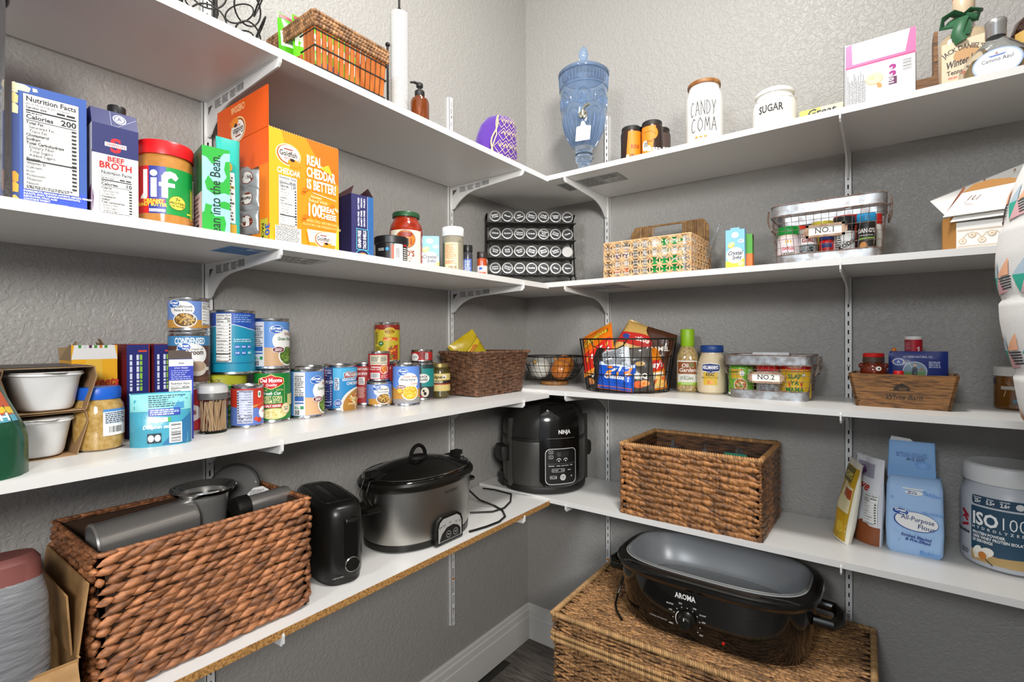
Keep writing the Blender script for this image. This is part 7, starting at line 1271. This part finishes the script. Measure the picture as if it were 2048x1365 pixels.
def bmap(u, v, h):
    a = -pi/2 + u/.135; r_ = fr(v)*(1 + .025*sin((a % (2*pi))*5 + v*9)) + h + .0006; return (r_*cos(a), r_*sin(a), v)
L = Label(bmap, .006, .006, lift=.0006, rough=.85); q = .046
for row in range(5):
    v = .018 + row*.115; off = (0, .02, .01, .03, .0)[row]
    for c_ in range(-9, 5):
        u = off + c_*q*1.25; L.lay = .0006
        L.poly([(u, v + .018), (u + q*.5, v + .044), (u + q*.5, v + .018)], '#AFC4D0'); L.poly([(u, v + .018), (u + q*.5, v + .018), (u + q*.25, v - .010)], '#34A58E'); L.poly([(u + q*.5, v + .018), (u + q, v - .006), (u + q*.25, v - .010)], '#D8A8AC'); L.poly([(u + q*.5, v + .018), (u + q*1.1, v + .046), (u + q*1.1, v + .020)], '#EDB08C')
        for k in range(5): L.poly([(u + q*.55 + k*.002, v + .016 - k*.0042), (u + q*1.2, v + .018 - k*.0042), (u + q*1.2, v + .016 - k*.0042), (u + q*.58 + k*.002, v + .014 - k*.0042)], '#2E2E32')
L.build(t, 'triangle_print')
mesh_obj('hanging_loop', MB().tube([(-.01, 0, .555), (-.012, 0, .60), (.05, .01, .66), (.125, .012, .68), (.05, .02, .655), (.012, .0, .60), (.01, 0, .555)], .003, 6), mat('#DAD8D4', .8), t)
t = thing('wall_hook', 'small white wall hook that carries the fabric bag holder', 'hook', (RX, -.60, 1.69), 0); mesh_obj('hook', MB().box(-.004, 0, -.012, .012, -.03, .03).tube([(-.004, 0, -.01), (-.03, 0, -.018), (-.04, 0, -.004), (-.04, 0, .01)], .003, 8), STD, t)
# ------------------------------------------------------------------ top left shelf
z1 = ZL[0]
t = thing('pod_carousel', 'black wire carousel with round rings at the left of the top shelf', 'wire rack', (.150, -1.262, z1), 20)
mesh_obj('base_ring', MB().tube([(.085*cos(2*pi*j/40), .085*sin(2*pi*j/40), .003) for j in range(40)], .003, 6, True), WIRE, t); mesh_obj('post', MB().tube([(0, 0, .003), (0, 0, .26)], .0045, 8), WIRE, t)
for k in range(3): a = pi*k/3; mesh_obj('spoke', MB().tube([(.085*cos(a), .085*sin(a), .003), (-.085*cos(a), -.085*sin(a), .003)], .0022, 6), WIRE, t)
for k in range(7):
    a = 2*pi*k/7
    for j in range(4):
        zz = .040 + j*.056; c = V3(.078*cos(a), .078*sin(a), zz); tv = V3(-sin(a), cos(a), 0); ov = V3(cos(a)*.35, sin(a)*.35, .94)
        mesh_obj('ring', MB().tube([tuple(c + tv*(.030*cos(q)) + ov*(.028*sin(q))) for q in [2*pi*i/24 for i in range(24)]], .0016, 5, True), WIRE, t)
# bamboo basket
t = thing('bamboo_basket', 'orange-brown bamboo slat basket with braided rim on the top shelf', 'basket', (.180, -1.034, z1), 90)
bw, bd, bh = .180, .172, .128; BAM = mat('#B0622A', .4, col2='#8A4214', nscale=20, stretch=(4, 4, 1), var=.25, coat=.2); SGR = mat('#9A7048', .6, col2='#5E3E22', nscale=80, var=.35, bump=.5, bscale=300)
for fi, (o_, u, n_, ln) in enumerate(box_faces(bw, bd)):
    ns = 13; 
    for i in range(ns):
        x = ln*(i + .5)/ns; k0 = .93
        if fi == 3 and .30 < x/ln < .74: lo, hi = .002, .060
        else: lo, hi = .002, bh - .006
        a = o_ + u*x; c0 = V3(a.x*k0, a.y*k0, lo); c1 = a + V3(0, 0, hi); mb = MB(); sw = ln/ns*.36
        mb.add([tuple(p + u*(s*sw*kk) + n_*q) for p, kk in ((c0, .93), (c1, 1)) for s, q in ((-1, 0), (1, 0), (1, .0028), (-1, .0028))], [(0, 1, 2, 3), (7, 6, 5, 4), (0, 4, 5, 1), (1, 5, 6, 2), (2, 6, 7, 3), (3, 7, 4, 0)]); mesh_obj('bamboo_slat', mb, BAM, t, 0)
for zz in (.026, .066, .098):
    k = .93 + .07*zz/bh; pts = [(-bw/2*k - .003, -bd/2*k - .003, zz), (bw/2*k + .003, -bd/2*k - .003, zz), (bw/2*k + .003, bd/2*k + .003, zz), (-bw/2*k - .003, bd/2*k + .003, zz)]
    mesh_obj('binding_cord', MB().tube(pts if zz < .06 else [(-bw/2*k - .003, .036, zz), pts[3], pts[2], pts[1], pts[0], (-bw/2*k - .003, -.036, zz)], .0018, 5, zz < .06), DARK, t, 0)
mesh_obj('bottom', MB().box(-bw*.45, bw*.45, -bd*.45, bd*.45, .001, .004), BAM, t, 0)
for q, s in ((bh - .020, 1), (bh - .012, -1), (bh - .004, 1), (bh + .004, -1)):
    mb = MB(); k = 1.03; rope(mb, [(-bw/2*k, -bd/2*k, q), (bw/2*k, -bd/2*k, q), (bw/2*k, bd/2*k, q), (-bw/2*k, bd/2*k, q)], .0052, .0075, 1.2*s, True); mesh_obj('rim_braid', mb, SGR, t, 60)
for k, (x, y, rz_, col, hh) in enumerate(((.195, -1.060, 84, '#5FBE1E', .158), (.160, -1.010, 70, '#6FC82E', .150), (.150, -1.075, 100, '#4EA818', .165))):
    o_ = thing('green_snack_bag', ('green snack bag at the front of the bamboo basket', 'green snack bag on the right in the bamboo basket', 'tall green snack bag at the back left of the bamboo basket')[k], 'snack bag', (x, y, z1 + .006), rz_, 'green bags in the bamboo basket', rx=-4); b_, fm = pouch(o_, .125, hh, .036, mat(col, .25, bump=.3, bscale=30, bdist=.003), wr=.003, seed=k + 20); L = Label(fm, .012, .012); L.rect(-.06, hh*.55, .06, hh*.75, '#E4F0D8'); L.ell(.01, hh*.3, .03, .02, '#2A5AA8', 18); L.text('Snacks', 0, hh*.6, .016, '#2E7A14', 'c', 'b'); L.rect(-.06, hh - .012, .06, hh - .004, '#8E2A3A'); L.build(o_)
# cup stack on its holder
t = thing('cup_holder', 'black metal stand with ball-topped rods around the white cup stack', 'stand', (.200, -.846, z1), 45)
mesh_obj('base_plate', MB().lathe([(.034, 0), (.036, .001), (.036, .005), (.034, .006)], 36), WIRE, t); mesh_obj('center_rod', MB().tube([(0, 0, .004), (0, 0, .325)], .0022, 8), WIRE, t); mesh_obj('finial', MB().lathe([(.009, .296), (.011, .300), (.007, .305), (.0025, .312), (.0028, .330), (.0018, .342), (.0008, .346)], 16), WIRE, t)
for a in (200,): mesh_obj('side_rod', MB().tube([(.030*cos(radians(a)), .030*sin(radians(a)), .003), (.030*cos(radians(a)), .030*sin(radians(a)), .205)], .0030, 8).ell((.030*cos(radians(a)), .030*sin(radians(a)), .210), (.006, .006, .006)), WIRE, t)
cup = MB().lathe([(.0170, .0), (.0172, .001), (.0215, .046), (.0228, .0468), (.0230, .0480), (.0222, .0488), (.0205, .0475), (.0166, .002), (.0040, .0018), (.0040, .0)], 28, cap0=False, cap1=False); CUPM = mat('#D6D4D0', .45); cm = None
for k in range(46):
    z_ = z1 + .007 + k*.0053
    if cm is None: o_ = mesh_obj('paper_cup', cup, CUPM); cm = o_
    else: o_ = cm.copy(); COL.objects.link(o_)
    o_.location = (.200, -.846, z_); tag(o_, 'white paper cup in the tall stack on the top left shelf', 'cup', 'stacked white paper cups')
# soap bottle
t = thing('soap_bottle', 'amber soap bottle with black pump on the top left shelf', 'bottle', (.258, -.832, z1), 58)
mesh_obj('bottle', MB().lathe([(.021, 0), (.0235, .003), (.0238, .056), (.021, .066), (.012, .072), (.011, .076)], 36), mat('#7A3A14', .06, trans=.45, coat=.5), t); mesh_obj('collar', MB().lathe([(.0115, .074), (.0122, .075), (.0122, .087), (.010, .089), (.004, .090), (.004, .100)], 24), BLKM, t); mesh_obj('pump_head', MB().lathe([(.008, .098), (.0085, .100), (.0085, .106), (.005, .109), (.001, .1095)], 20).tube([(0, 0, .105), (-.014, -.004, .107), (-.024, -.006, .104)], [.004, .0035, .0025], 8), BLKM, t)
# purple gift bag
t = thing('purple_bag', 'purple fabric drawstring bag with gold embroidery near the corner', 'bag', (.190, -.452, z1), 58)
R = []; n = 32; PZ = ((0, .066, .040), (.01, .071, .046), (.05, .073, .050), (.10, .070, .046), (.14, .060, .038), (.168, .044, .026), (.180, .026, .012))
for z_, a, b in PZ: R.append([(p[0]*(1 + .05*sin(i*.9 + z_*40)) + .011*(z_/.17)**2*2, p[1]*(1 + .10*sin(i*1.3 + z_*30)), p[2]) for i, p in enumerate(sup(a, b, z_, n, 2.4))])
mesh_obj('fabric', MB().loft(R), mat('#4A1E86', .8, sheen=.3, bump=.3, bscale=60, bdist=.003), t, 50)
def pmap(u, v, h):
    for (za, aa, ba), (zb_, ab, bb) in zip(PZ[:-1], PZ[1:]):
        if za <= v <= zb_: q = (v - za)/(zb_ - za); a, b = aa + (ab - aa)*q, ba + (bb - ba)*q; break
    else: a, b = .03, .012
    x = max(-a*.99, min(a*.99, u*a/.073)); return (x + .011*(v/.17)**2*2, -b*1.07*(1 - (abs(x)/a)**2.4)**(1/2.4) - h - .0012, v)
L = Label(pmap, .008, .008, rough=.6); G = '#CDBB86'
for i in range(5):
    for j in range(4):
        u, v = .006 + i*.020 - (j % 2)*.010, .022 + j*.042
        if u > .086: continue
        L.line([(u - .018, v), (u, v + .021), (u + .018, v), (u, v - .021), (u - .018, v)], .0013, G); 
        for k in range(-2, 3): L.line([(u, v), (u + k*.004, v + .013)], .0007, G) if (i + j) % 2 else L.line([(u - .006 - abs(k)*.002, v), (u, v + .007 + abs(k)*.0024), (u + .006 + abs(k)*.002, v)], .0008, G)
L.line([(-.022, .004), (-.030, .05), (-.018, .10), (-.034, .165)], .003, G); L.build(t, 'gold_embroidery')
mesh_obj('cord_trim', MB().tube([tuple(V3(*pmap(-.026 + .006*sin(v*60), v, .002))) for v in [.004 + i*.0105 for i in range(17)]], .0024, 6), mat('#CDBB86', .6), t)
# ------------------------------------------------------------------ blue glass dispenser
z1 = ZR[0]
t = thing('glass_dispenser', 'blue pressed-glass drink dispenser with lid and spigot', 'drink dispenser', (.362, -.176, z1), facecam(.362, -.176) - 2)
BG = mat('#D0E2F7', .03, trans=.93, ior=1.38, spec=.6); BGD = mat('#B9D2F0', .05, trans=.85, ior=1.4, spec=.6)
pf = ((.095, .030), (.106, .027), (.118, .036), (.130, .044), (.150, .055), (.175, .064), (.21, .072), (.25, .0765), (.30, .0790), (.335, .0815), (.358, .0825))
out = [(.050, 0), (.052, .004), (.048, .010), (.030, .020), (.021, .040), (.020, .062), (.030, .074), (.034, .080), (.027, .088)] + [(r_, z_) for z_, r_ in pf]
inn = [(r_ - .0045, z_ + .001) for z_, r_ in reversed(pf[2:])] + [(.02, .122), (.001, .121)]
mesh_obj('vessel', MB().lathe(out + inn, 64), BG, t)
mesh_obj('lid', MB().lathe([(.0845, .357), (.0865, .360), (.0865, .365), (.080, .372), (.064, .382), (.046, .388), (.030, .391), (.026, .396), (.018, .402), (.012, .408), (.010, .413), (.0135, .420), (.0168, .430), (.0165, .440), (.012, .452), (.005, .461), (.001, .464)], 56).lathe([(.079, .3575), (.060, .374), (.03, .384), (.001, .386)], 56, cap0=False), BGD, t)
def rad(z_):
    for (za, ra), (zb_, rb_) in zip(pf[:-1], pf[1:]):
        if za <= z_ <= zb_: return ra + (rb_ - ra)*(z_ - za)/(zb_ - za)
    return pf[-1][1]
def onp(a, z_, h=.001): r_ = rad(z_) + h; return (r_*sin(a), -r_*cos(a), z_)
na = 7
for k in range(na):
    a0 = 2*pi*k/na; hwid = pi/na*.86
    mesh_obj('arch_ridge', MB().tube([onp(a0 - hwid*cos(q)*(1 if s == 0 else 1), .245 + .045*sin(q)) for s in (0,) for q in [pi*i/14 for i in range(15)]][::1], .0022, 6), BGD, t)
    for q in (.011, .0165): mesh_obj('rosette_ring', MB().tube([onp(a0 + q*cos(x)/.077, .252 + q*sin(x)) for x in [2*pi*i/24 for i in range(24)]], .0012, 5, True), BGD, t)
    for i in range(12): x = 2*pi*i/12; mesh_obj('rosette_petal', MB().tube([onp(a0 + .004*cos(x)/.077, .252 + .004*sin(x)), onp(a0 + .010*cos(x)/.077, .252 + .010*sin(x))], .0011, 4), BGD, t)
for k in range(28):
    a = 2*pi*(k + .5)/28; mesh_obj('flute', MB().tube([onp(a, z_) for z_ in (.120, .140, .165, .195, .222)], [.0010, .0018, .0026, .0026, .0010], 5), BGD, t)
for k in range(44): a = 2*pi*k/44; mesh_obj('rim_rib', MB().tube([onp(a, .322), onp(a, .350)], .0014, 4), BGD, t)
mesh_obj('rim_bead', MB().tube([onp(2*pi*i/48, .312) for i in range(48)], .0022, 6, True), BGD, t)
SP = mat('#B9B39E', .15, .9); mb = MB(); mb.tube([(0, -.068, .200), (0, -.092, .200), (0, -.102, .196), (0, -.104, .184)], [.010, .008, .0075, .007], 12); mesh_obj('spigot', mb, SP, t)
mb = MB(); mb.tube([(0, -.096, .203), (.006, -.098, .214), (.020, -.100, .222)], [.004, .004, .0055], 8); mesh_obj('spigot_lever', mb, SP, t); mesh_obj('spigot_nut', MB().lathe([(.014, 0), (.014, .006), (.010, .008)], 20, M=Matrix.Translation((0, -.0705, .200)) @ Matrix.Rotation(pi/2, 4, 'X')), SP, t)
tg = mesh_obj('paper_tag', MB().prism([(-.024, .108), (.022, .112), (.026, .156), (.010, .158), (.004, .172), (-.004, .172), (-.008, .157), (-.020, .154)], -.0885, -.0880, 'y'), mat('#E4E8EE', .6), t, 0)
# ------------------------------------------------------------------ drink four-pack
def dcan(lab, x, y, rz, face):
    o_ = thing('drink_can', lab, 'drink can', (x, y, z1), rz, 'cans of the orange four-pack'); r_ = .0325
    mesh_obj('can', MB().lathe([(.024, .001), (.026, 0), (.030, .006), (r_, .012), (r_, .108), (.029, .118), (.027, .121), (.026, .1205), (.025, .118), (.001, .118)], 40), mat('#3A2A24', .3, .5), o_)
    L = Label(cylmap(r_*1.004), .006); OR_ = '#E07A12'
    if face == 0: L.poly([(-.020, .012), (.036, .012), (.036, .108), (-.012, .108)], OR_); L.text('RISE', .010, .054, .011, '#8E3A1E', 'c', 'b'); L.text('IBrew', .012, .026, .011, '#1B1814', 'c', 's'); L.rect(-.018, .014, -.010, .036, '#EDE4D8'); L.text('12', -.014, .02, .006, '#8E3A1E', 'c', 'b', rot=90)
    elif face == 1: L.poly([(-.036, .012), (-.002, .012), (.012, .108), (-.036, .108)], OR_); L.ell(-.004, .086, .022, .022, OR_, 24); L.ell(-.022, .050, .010, .016, '#EFEAE4', 20); L.ell(-.010, .040, .007, .009, '#EFEAE4', 16); [L.line([(-.026 + k*.004, .046), (-.022 + k*.003, .060)], .0022, '#1B1814') for k in range(4)]; L.line([(-.014, .064), (-.002, .060), (.006, .068)], .0016, '#1B1814'); L.line([(-.026, .090), (-.004, .092), (.012, .082)], .0012, '#3A2214'); L.text('1BREW', .018, .030, .011, '#F1EDE6', 'c', 'b')
    else: L.rect(-.036, .012, .036, .108, '#4A3A34'); L.text('BREW', 0, .05, .012, '#EDE4D8', 'c', 'b')
    L.build(o_)
CP = ((.546, -.205), (.613, -.205), (.546, -.139), (.613, -.139))
for k, (x, y) in enumerate(CP): dcan(('orange drink can, front left of the four-pack', 'orange and brown can with white face drawing, front right of the four-pack', 'brown drink can at the back left of the four-pack', 'brown drink can at the back right of the four-pack')[k], x, y, facecam(x, y) + (4, 0, 0, 40)[k], k)
t = thing('pack_carrier', 'black plastic carrier snapped over the four orange cans', 'can carrier', (.5795, -.172, z1 + .1215), 0)
for x, y in CP: mesh_obj('can_cup', MB().lathe([(.0285, -.006), (.0300, -.006), (.0300, .004), (.0285, .006), (.010, .006), (.010, .004), (.0285, .003)], 32, x - .5795, y + .172, cap0=False, cap1=False), BLKM, t)
mesh_obj('bridge', MB().box(-.030, .030, -.030, .030, .004, .006).box(-.034, .034, -.006, .006, .003, .0065), BLKM, t, 0)
# ------------------------------------------------------------------ ceramic canisters
CER = mat('#DDDAD4', .16, coat=.5)
t = thing('candy_canister', 'white ceramic canister with wooden lid and thin black lettering', 'canister', (.760, -.176, z1), facecam(.76, -.176) - 3)
mesh_obj('jar', MB().lathe([(.046, 0), (.050, .003), (.052, .010), (.0525, .150), (.0505, .168), (.045, .184), (.0425, .190), (.0425, .200)], 56), CER, t); mesh_obj('wooden_lid', MB().lathe([(.042, .199), (.0455, .200), (.0462, .204), (.0455, .209), (.044, .211), (.001, .2115)], 48), mat('#9A6A36', .45, col2='#7A4A1E', nscale=14, stretch=(1, 8, 1)), t)
L = Label(cylmap(.0527), .006); IKB = '#34302C'
ST = {'C': [[(.85, .9), (.5, 1), (.15, .7), (.05, .35), (.2, .05), (.5, 0), (.75, .12)]], 'A': [[(0, 0), (.5, 1), (1, 0)], [(.2, .38), (.8, .38)]], 'N': [[(.05, 0), (.05, 1), (.9, 0), (.9, 1)]], 'D': [[(.05, 0), (.05, 1), (.6, .85), (.9, .5), (.6, .12), (.05, 0)]], 'Y': [[(0, 1), (.45, .45), (.95, 1)], [(.5, .5), (.3, 0)]], 'O': [[(.5, 1), (.1, .7), (.05, .3), (.4, 0), (.85, .25), (.9, .7), (.5, 1)]], 'M': [[(0, 0), (.2, 1), (.5, .3), (.8, 1), (1, 0)]]}
def thin(word, u0, v0, wd, h_, gap, seed):
    for k, ch in enumerate(word):
        for s_ in ST[ch]: L.line([(u0 + k*(wd + gap) + p[0]*wd, v0 + p[1]*h_) for p in s_], .0019, IKB)
thin('CANDY', -.036, .104, .0115, .040, .0036, 1); thin('COMA', -.034, .058, .0145, .038, .0045, 1)
for k in range(3): u = -.018 + k*.012; L.poly([(u - .0045, .040), (u + .0045, .040), (u + .002, .048), (u - .002, .048)], '#D9951E'); L.poly([(u - .0032, .0445), (u + .0032, .0445), (u, .050)], '#EDE4D0'); L.poly([(u - .0045, .040), (u + .0045, .040), (u + .004, .0425), (u - .004, .0425)], '#B87A14')
L.build(t)
t = thing('sugar_canister', 'short white ceramic canister lettered sugar with white lid', 'canister', (.946, -.178, z1), facecam(.946, -.178) - 4)
mesh_obj('jar', MB().lathe([(.048, 0), (.053, .004), (.0548, .014), (.0548, .084), (.052, .100), (.046, .110), (.0445, .116), (.0455, .120)], 56), CER, t); mesh_obj('lid', MB().lathe([(.0455, .119), (.0480, .120), (.0485, .125), (.046, .130), (.040, .134), (.02, .137), (.001, .1375)], 48), CER, t)
n = 60; mesh_obj('beaded_band', MB().tube([((.0512 + .0008*sin(i*pi*.5))*cos(2*pi*i/n), (.0512 + .0008*sin(i*pi*.5))*sin(2*pi*i/n), .102) for i in range(n)], .0018, 5, True), CER, t)
L = Label(cylmap(.0550), .006); L.text('SUGAR', -.006, .064, .0185, '#2E2C2A', 'c', 'bs', fit=.060); L.build(t)
# ------------------------------------------------------------------ boxes and bottles at the right
t = carton('yellow_tea_box', 'flat yellow box lying beside the sugar canister', 'box', 1.055, -.150, z1, 0, .095, .09, .058, mat('#D9CC5A', .5)); L = Label(front(.09)); L.rect(.0, .0, .0475, .058, '#EBD9A4'); L.text('Great', .0, .038, .018, '#1E2440', 'c', 'b', shear=.2); L.build(t)
t = thing('cookie_box', 'white and pink cookie box with raised lid flap on the top back shelf', 'box', (1.177, -.212, z1), 0)
w_, d_, h_ = .132, .075, .112; PK = mat('#E9E7E4', .45); PINK = '#E8578E'
mb = MB(); mb.box(-w_/2, w_/2, -d_/2, -d_/2 + .0008, 0, h_); mb.box(-w_/2, w_/2, d_/2 - .0008, d_/2, 0, h_); mb.box(-w_/2, -w_/2 + .0008, -d_/2, d_/2, 0, h_); mb.box(w_/2 - .0008, w_/2, -d_/2, d_/2, 0, h_); mb.box(-w_/2, w_/2, -d_/2, d_/2, 0, .001); mesh_obj('carton', mb, PK, t, 0)
fl = mesh_obj('lid_flap', MB().box(-w_/2, w_/2, -.0004, .0004, 0, .058, M=Matrix.Translation((0, -d_/2, h_)) @ Matrix.Rotation(radians(-6), 4, 'X')), PK, t, 0)
e5 = V3(0, .105, .995); L = Label(lambda u, v, h: (u, -d_/2 - .0006 - h + v*.105, h_ + v)); L.poly([(-w_/2, .0), (-w_/2 + .014, .0), (-w_/2 + .012, .058), (-w_/2, .055)], PINK); L.poly([(w_/2 - .020, .0), (w_/2, .0), (w_/2, .058), (w_/2 - .010, .058)], PINK); L.rect(-w_/2, 0, w_/2, .006, PINK); L.line([(w_/2 - .030, .014), (w_/2 - .030, .036)], .0008, '#C9C8C6'); L.build(fl)
L = Label(front(d_)); L.rect(-w_/2, h_ - .003, w_/2, h_, PINK)
j = len(L.P); L.micro(-.042, -.018, .042, .018, 14, '#4A4648', 4); L.P[j:] = [(-.045 - p[1], .056 + p[0]) for p in L.P[j:]]
L.ell(-.010, .072, .017, .014, '#C9A878', 20); L.ell(-.010, .073, .0155, .0125, '#E4CDA4', 20); L.poly([(-.006, .062), (.004, .058), (.004, .048), (-.004, .050)], '#C98A4A'); L.ell(-.014, .075, .005, .004, '#D4B888', 10)
for v, c_ in ((.090, '#9A1E7A'), (.075, '#9A1E7A')): L.ell(.024, v, .0068, .0062, c_, 18); L.text('%', .024, v - .003, .006, '#F1E9EE', 'c', 'b', rot=90)
L.rect(.017, .050, .032, .067, '#5A1E4A'); L.text('10', .026, .058, .010, '#F1E9EE', 'c', 'b', rot=90); L.barcode(.040, .074, .060, .104, vert=True, seed=8); L.micro(-.062, .004, .05, .012, 1, '#2A2A2A', 6); L.rect(.042, .006, .047, .013, '#6E1E3A'); L.build(t)
L = Label(right(w_)); L.rect(-d_/2, 0, d_/2, h_, '#B01E4A'); L.build(t, 'side_print')
t = thing('wooden_caddy', 'brown wooden caddy behind the bottles on the top back shelf', 'wooden box', (1.295, -.062, z1), 0)
mesh_obj('back_board', MB().box(-.075, .09, .03, .036, 0, .105), WD, t, 0); mesh_obj('front_board', MB().box(-.075, .09, -.036, -.030, 0, .105), WD, t, 0); mesh_obj('end_board', MB().box(-.012, -.004, -.03, .03, 0, .215), WD, t, 0); mesh_obj('bottom_board', MB().box(-.075, .09, -.03, .03, 0, .005), WD, t, 0)
def sqb(lab, x, y, rz, R, m, nm='liquor_bottle'):
    o_ = thing(nm, lab, 'bottle', (x, y, z1), rz, 'liquor bottles on the top back shelf'); mesh_obj('glass', MB().loft(R), m, o_, 40); return o_
AM = mat('#CDB694', .06, trans=.35, coat=.6)
t = sqb('square whiskey bottle with green ribbon bow', 1.331, -.168, facecam(1.331, -.168) - 2, [sup(a, b, z_, 40, e) for a, b, z_, e in ((.038, .034, 0, 5), (.043, .038, .004, 5), (.0435, .0385, .10, 5), (.043, .038, .135, 4.5), (.037, .033, .150, 3.5), (.024, .023, .160, 2.4), (.019, .019, .170, 2), (.018, .018, .225, 2), (.0185, .0185, .235, 2))], AM)
mesh_obj('neck_wrap', MB().lathe([(.0190, .190), (.0196, .191), (.0196, .238), (.0190, .239)], 28), mat('#C9B294', .35), t); mesh_obj('cap', MB().lathe([(.0196, .238), (.0200, .240), (.0200, .265), (.018, .268), (.001, .268)], 28), mat('#C8281E', .4), t)
L = Label(lambda u, v, h: (u, -.0390 - h, v)); L.rect(-.036, .006, .036, .128, '#D2BC9C'); L.ell(.006, .094, .022, .018, '#B58A54', 20); L.text("JACK DANIEL'S", 0, .106, .0100, '#1E1814', 'c', 'bs', arc=.055, fit=.066); L.text('Winter Jack', .002, .074, .0150, '#1E1814', 'c', 'b', shear=.4, rot=8, fit=.062); L.text('Tennessee', -.004, .056, .0095, '#1E1814', 'c', 'bs', rot=2, fit=.046); L.text('SPICED APPLE CIDER', -.002, .046, .0042, '#C8321E', 'c', 'b', fit=.046); L.build(t)
GR = mat('#1E5A34', .45, sheen=.3); bw_ = MB()
for pts, r_ in (([(0, -.021, .186), (-.018, -.034, .196), (-.034, -.038, .186), (-.036, -.036, .168), (-.020, -.034, .170), (-.004, -.026, .180)], .0120), ([(0, -.021, .186), (.016, -.032, .192), (.030, -.034, .182), (.022, -.033, .172), (.006, -.026, .180)], .0105), ([(0, -.026, .182), (-.004, -.044, .165), (-.010, -.046, .140), (-.002, -.044, .122)], .0115), ([(0, -.026, .182), (.008, -.040, .160), (.004, -.043, .135)], .0095)): bw_.tube(pts, r_, 8, flat=.35)
mesh_obj('ribbon_bow', bw_, GR, t, 60); mesh_obj('ribbon_band', MB().lathe([(.0195, .178), (.0205, .180), (.0205, .190), (.0195, .192)], 24, cap0=False, cap1=False), GR, t)
CLR = mat('#EDF1EF', .03, trans=.97, ior=1.12, spec=.8)
t = sqb('clear flask-shaped tequila bottle with silver cap and blue label', 1.372, -.262, facecam(1.372, -.262) - 4, [sup(a, b, z_, 40, e) for a, b, z_, e in ((.054, .022, 0, 2.6), (.060, .026, .004, 2.6), (.058, .026, .03, 2.6), (.044, .024, .055, 2.4), (.028, .021, .072, 2.2), (.0165, .0165, .082, 2), (.015, .015, .088, 2))], CLR)
mesh_obj('cap', MB().lathe([(.0160, .088), (.0166, .089), (.0166, .113), (.0172, .114), (.0172, .121), (.016, .123), (.001, .1235)], 32), mat('#B4B4B2', .3, .9), t); mesh_obj('tequila', MB().loft([sup(.050, .018, .006, 32, 2.6), sup(.049, .018, .028, 32, 2.6), sup(.036, .016, .050, 32, 2.4)]), mat('#C9A86A', .05, trans=.6), t)
L = Label(lambda u, v, h: (u, -.0268 + max(0, v - .02)*.06 - h, v)); L.ell(.004, .026, .038, .030, '#8FA6D8', 36); L.ell(.004, .026, .035, .0275, '#EEF0EC', 36); L.text('Camino Azul', .004, .030, .0075, '#2A3048', 'c', 'n', fit=.048); L.poly([(-.010, .043), (.018, .043), (.014, .040), (-.006, .040)], '#3A5AA8'); L.poly([(.0, .044), (.006, .044), (.003, .050)], '#8A6A5A'); L.build(t)
t = sqb('dark bourbon bottle with dripping red wax top at the right edge', 1.452, -.160, facecam(1.452, -.16) - 10, [sup(a, b, z_, 40, 2.6) for a, b, z_ in ((.040, .036, 0), (.044, .040, .006), (.0445, .0405, .12), (.038, .035, .145), (.022, .021, .160), (.017, .017, .175), (.0165, .0165, .225))], mat('#2A1408', .05, coat=.7))
wax = MB().lathe([(.0172, .176), (.0186, .182), (.0186, .236), (.015, .240), (.001, .240)], 28)
for k in range(7): a = 2*pi*k/7; l_ = (.03, .05, .022, .04, .055, .028, .036)[k]; wax.tube([(.0175*cos(a), .0175*sin(a), .182), (.019*cos(a), .019*sin(a), .182 - l_*.5), ((.020 + l_*.15)*cos(a), (.020 + l_*.15)*sin(a), .182 - l_)], [.004, .003, .0035], 6)
mesh_obj('wax_seal', wax, mat('#B8121A', .15, coat=.5), t)
L = Label(cylmap(.0452), .008); L.rect(-.050, .055, .040, .118, '#C9A258'); L.text("Maker's", -.006, .080, .020, '#2A1E14', 'c', 'n', shear=.2, fit=.072); L.build(t)
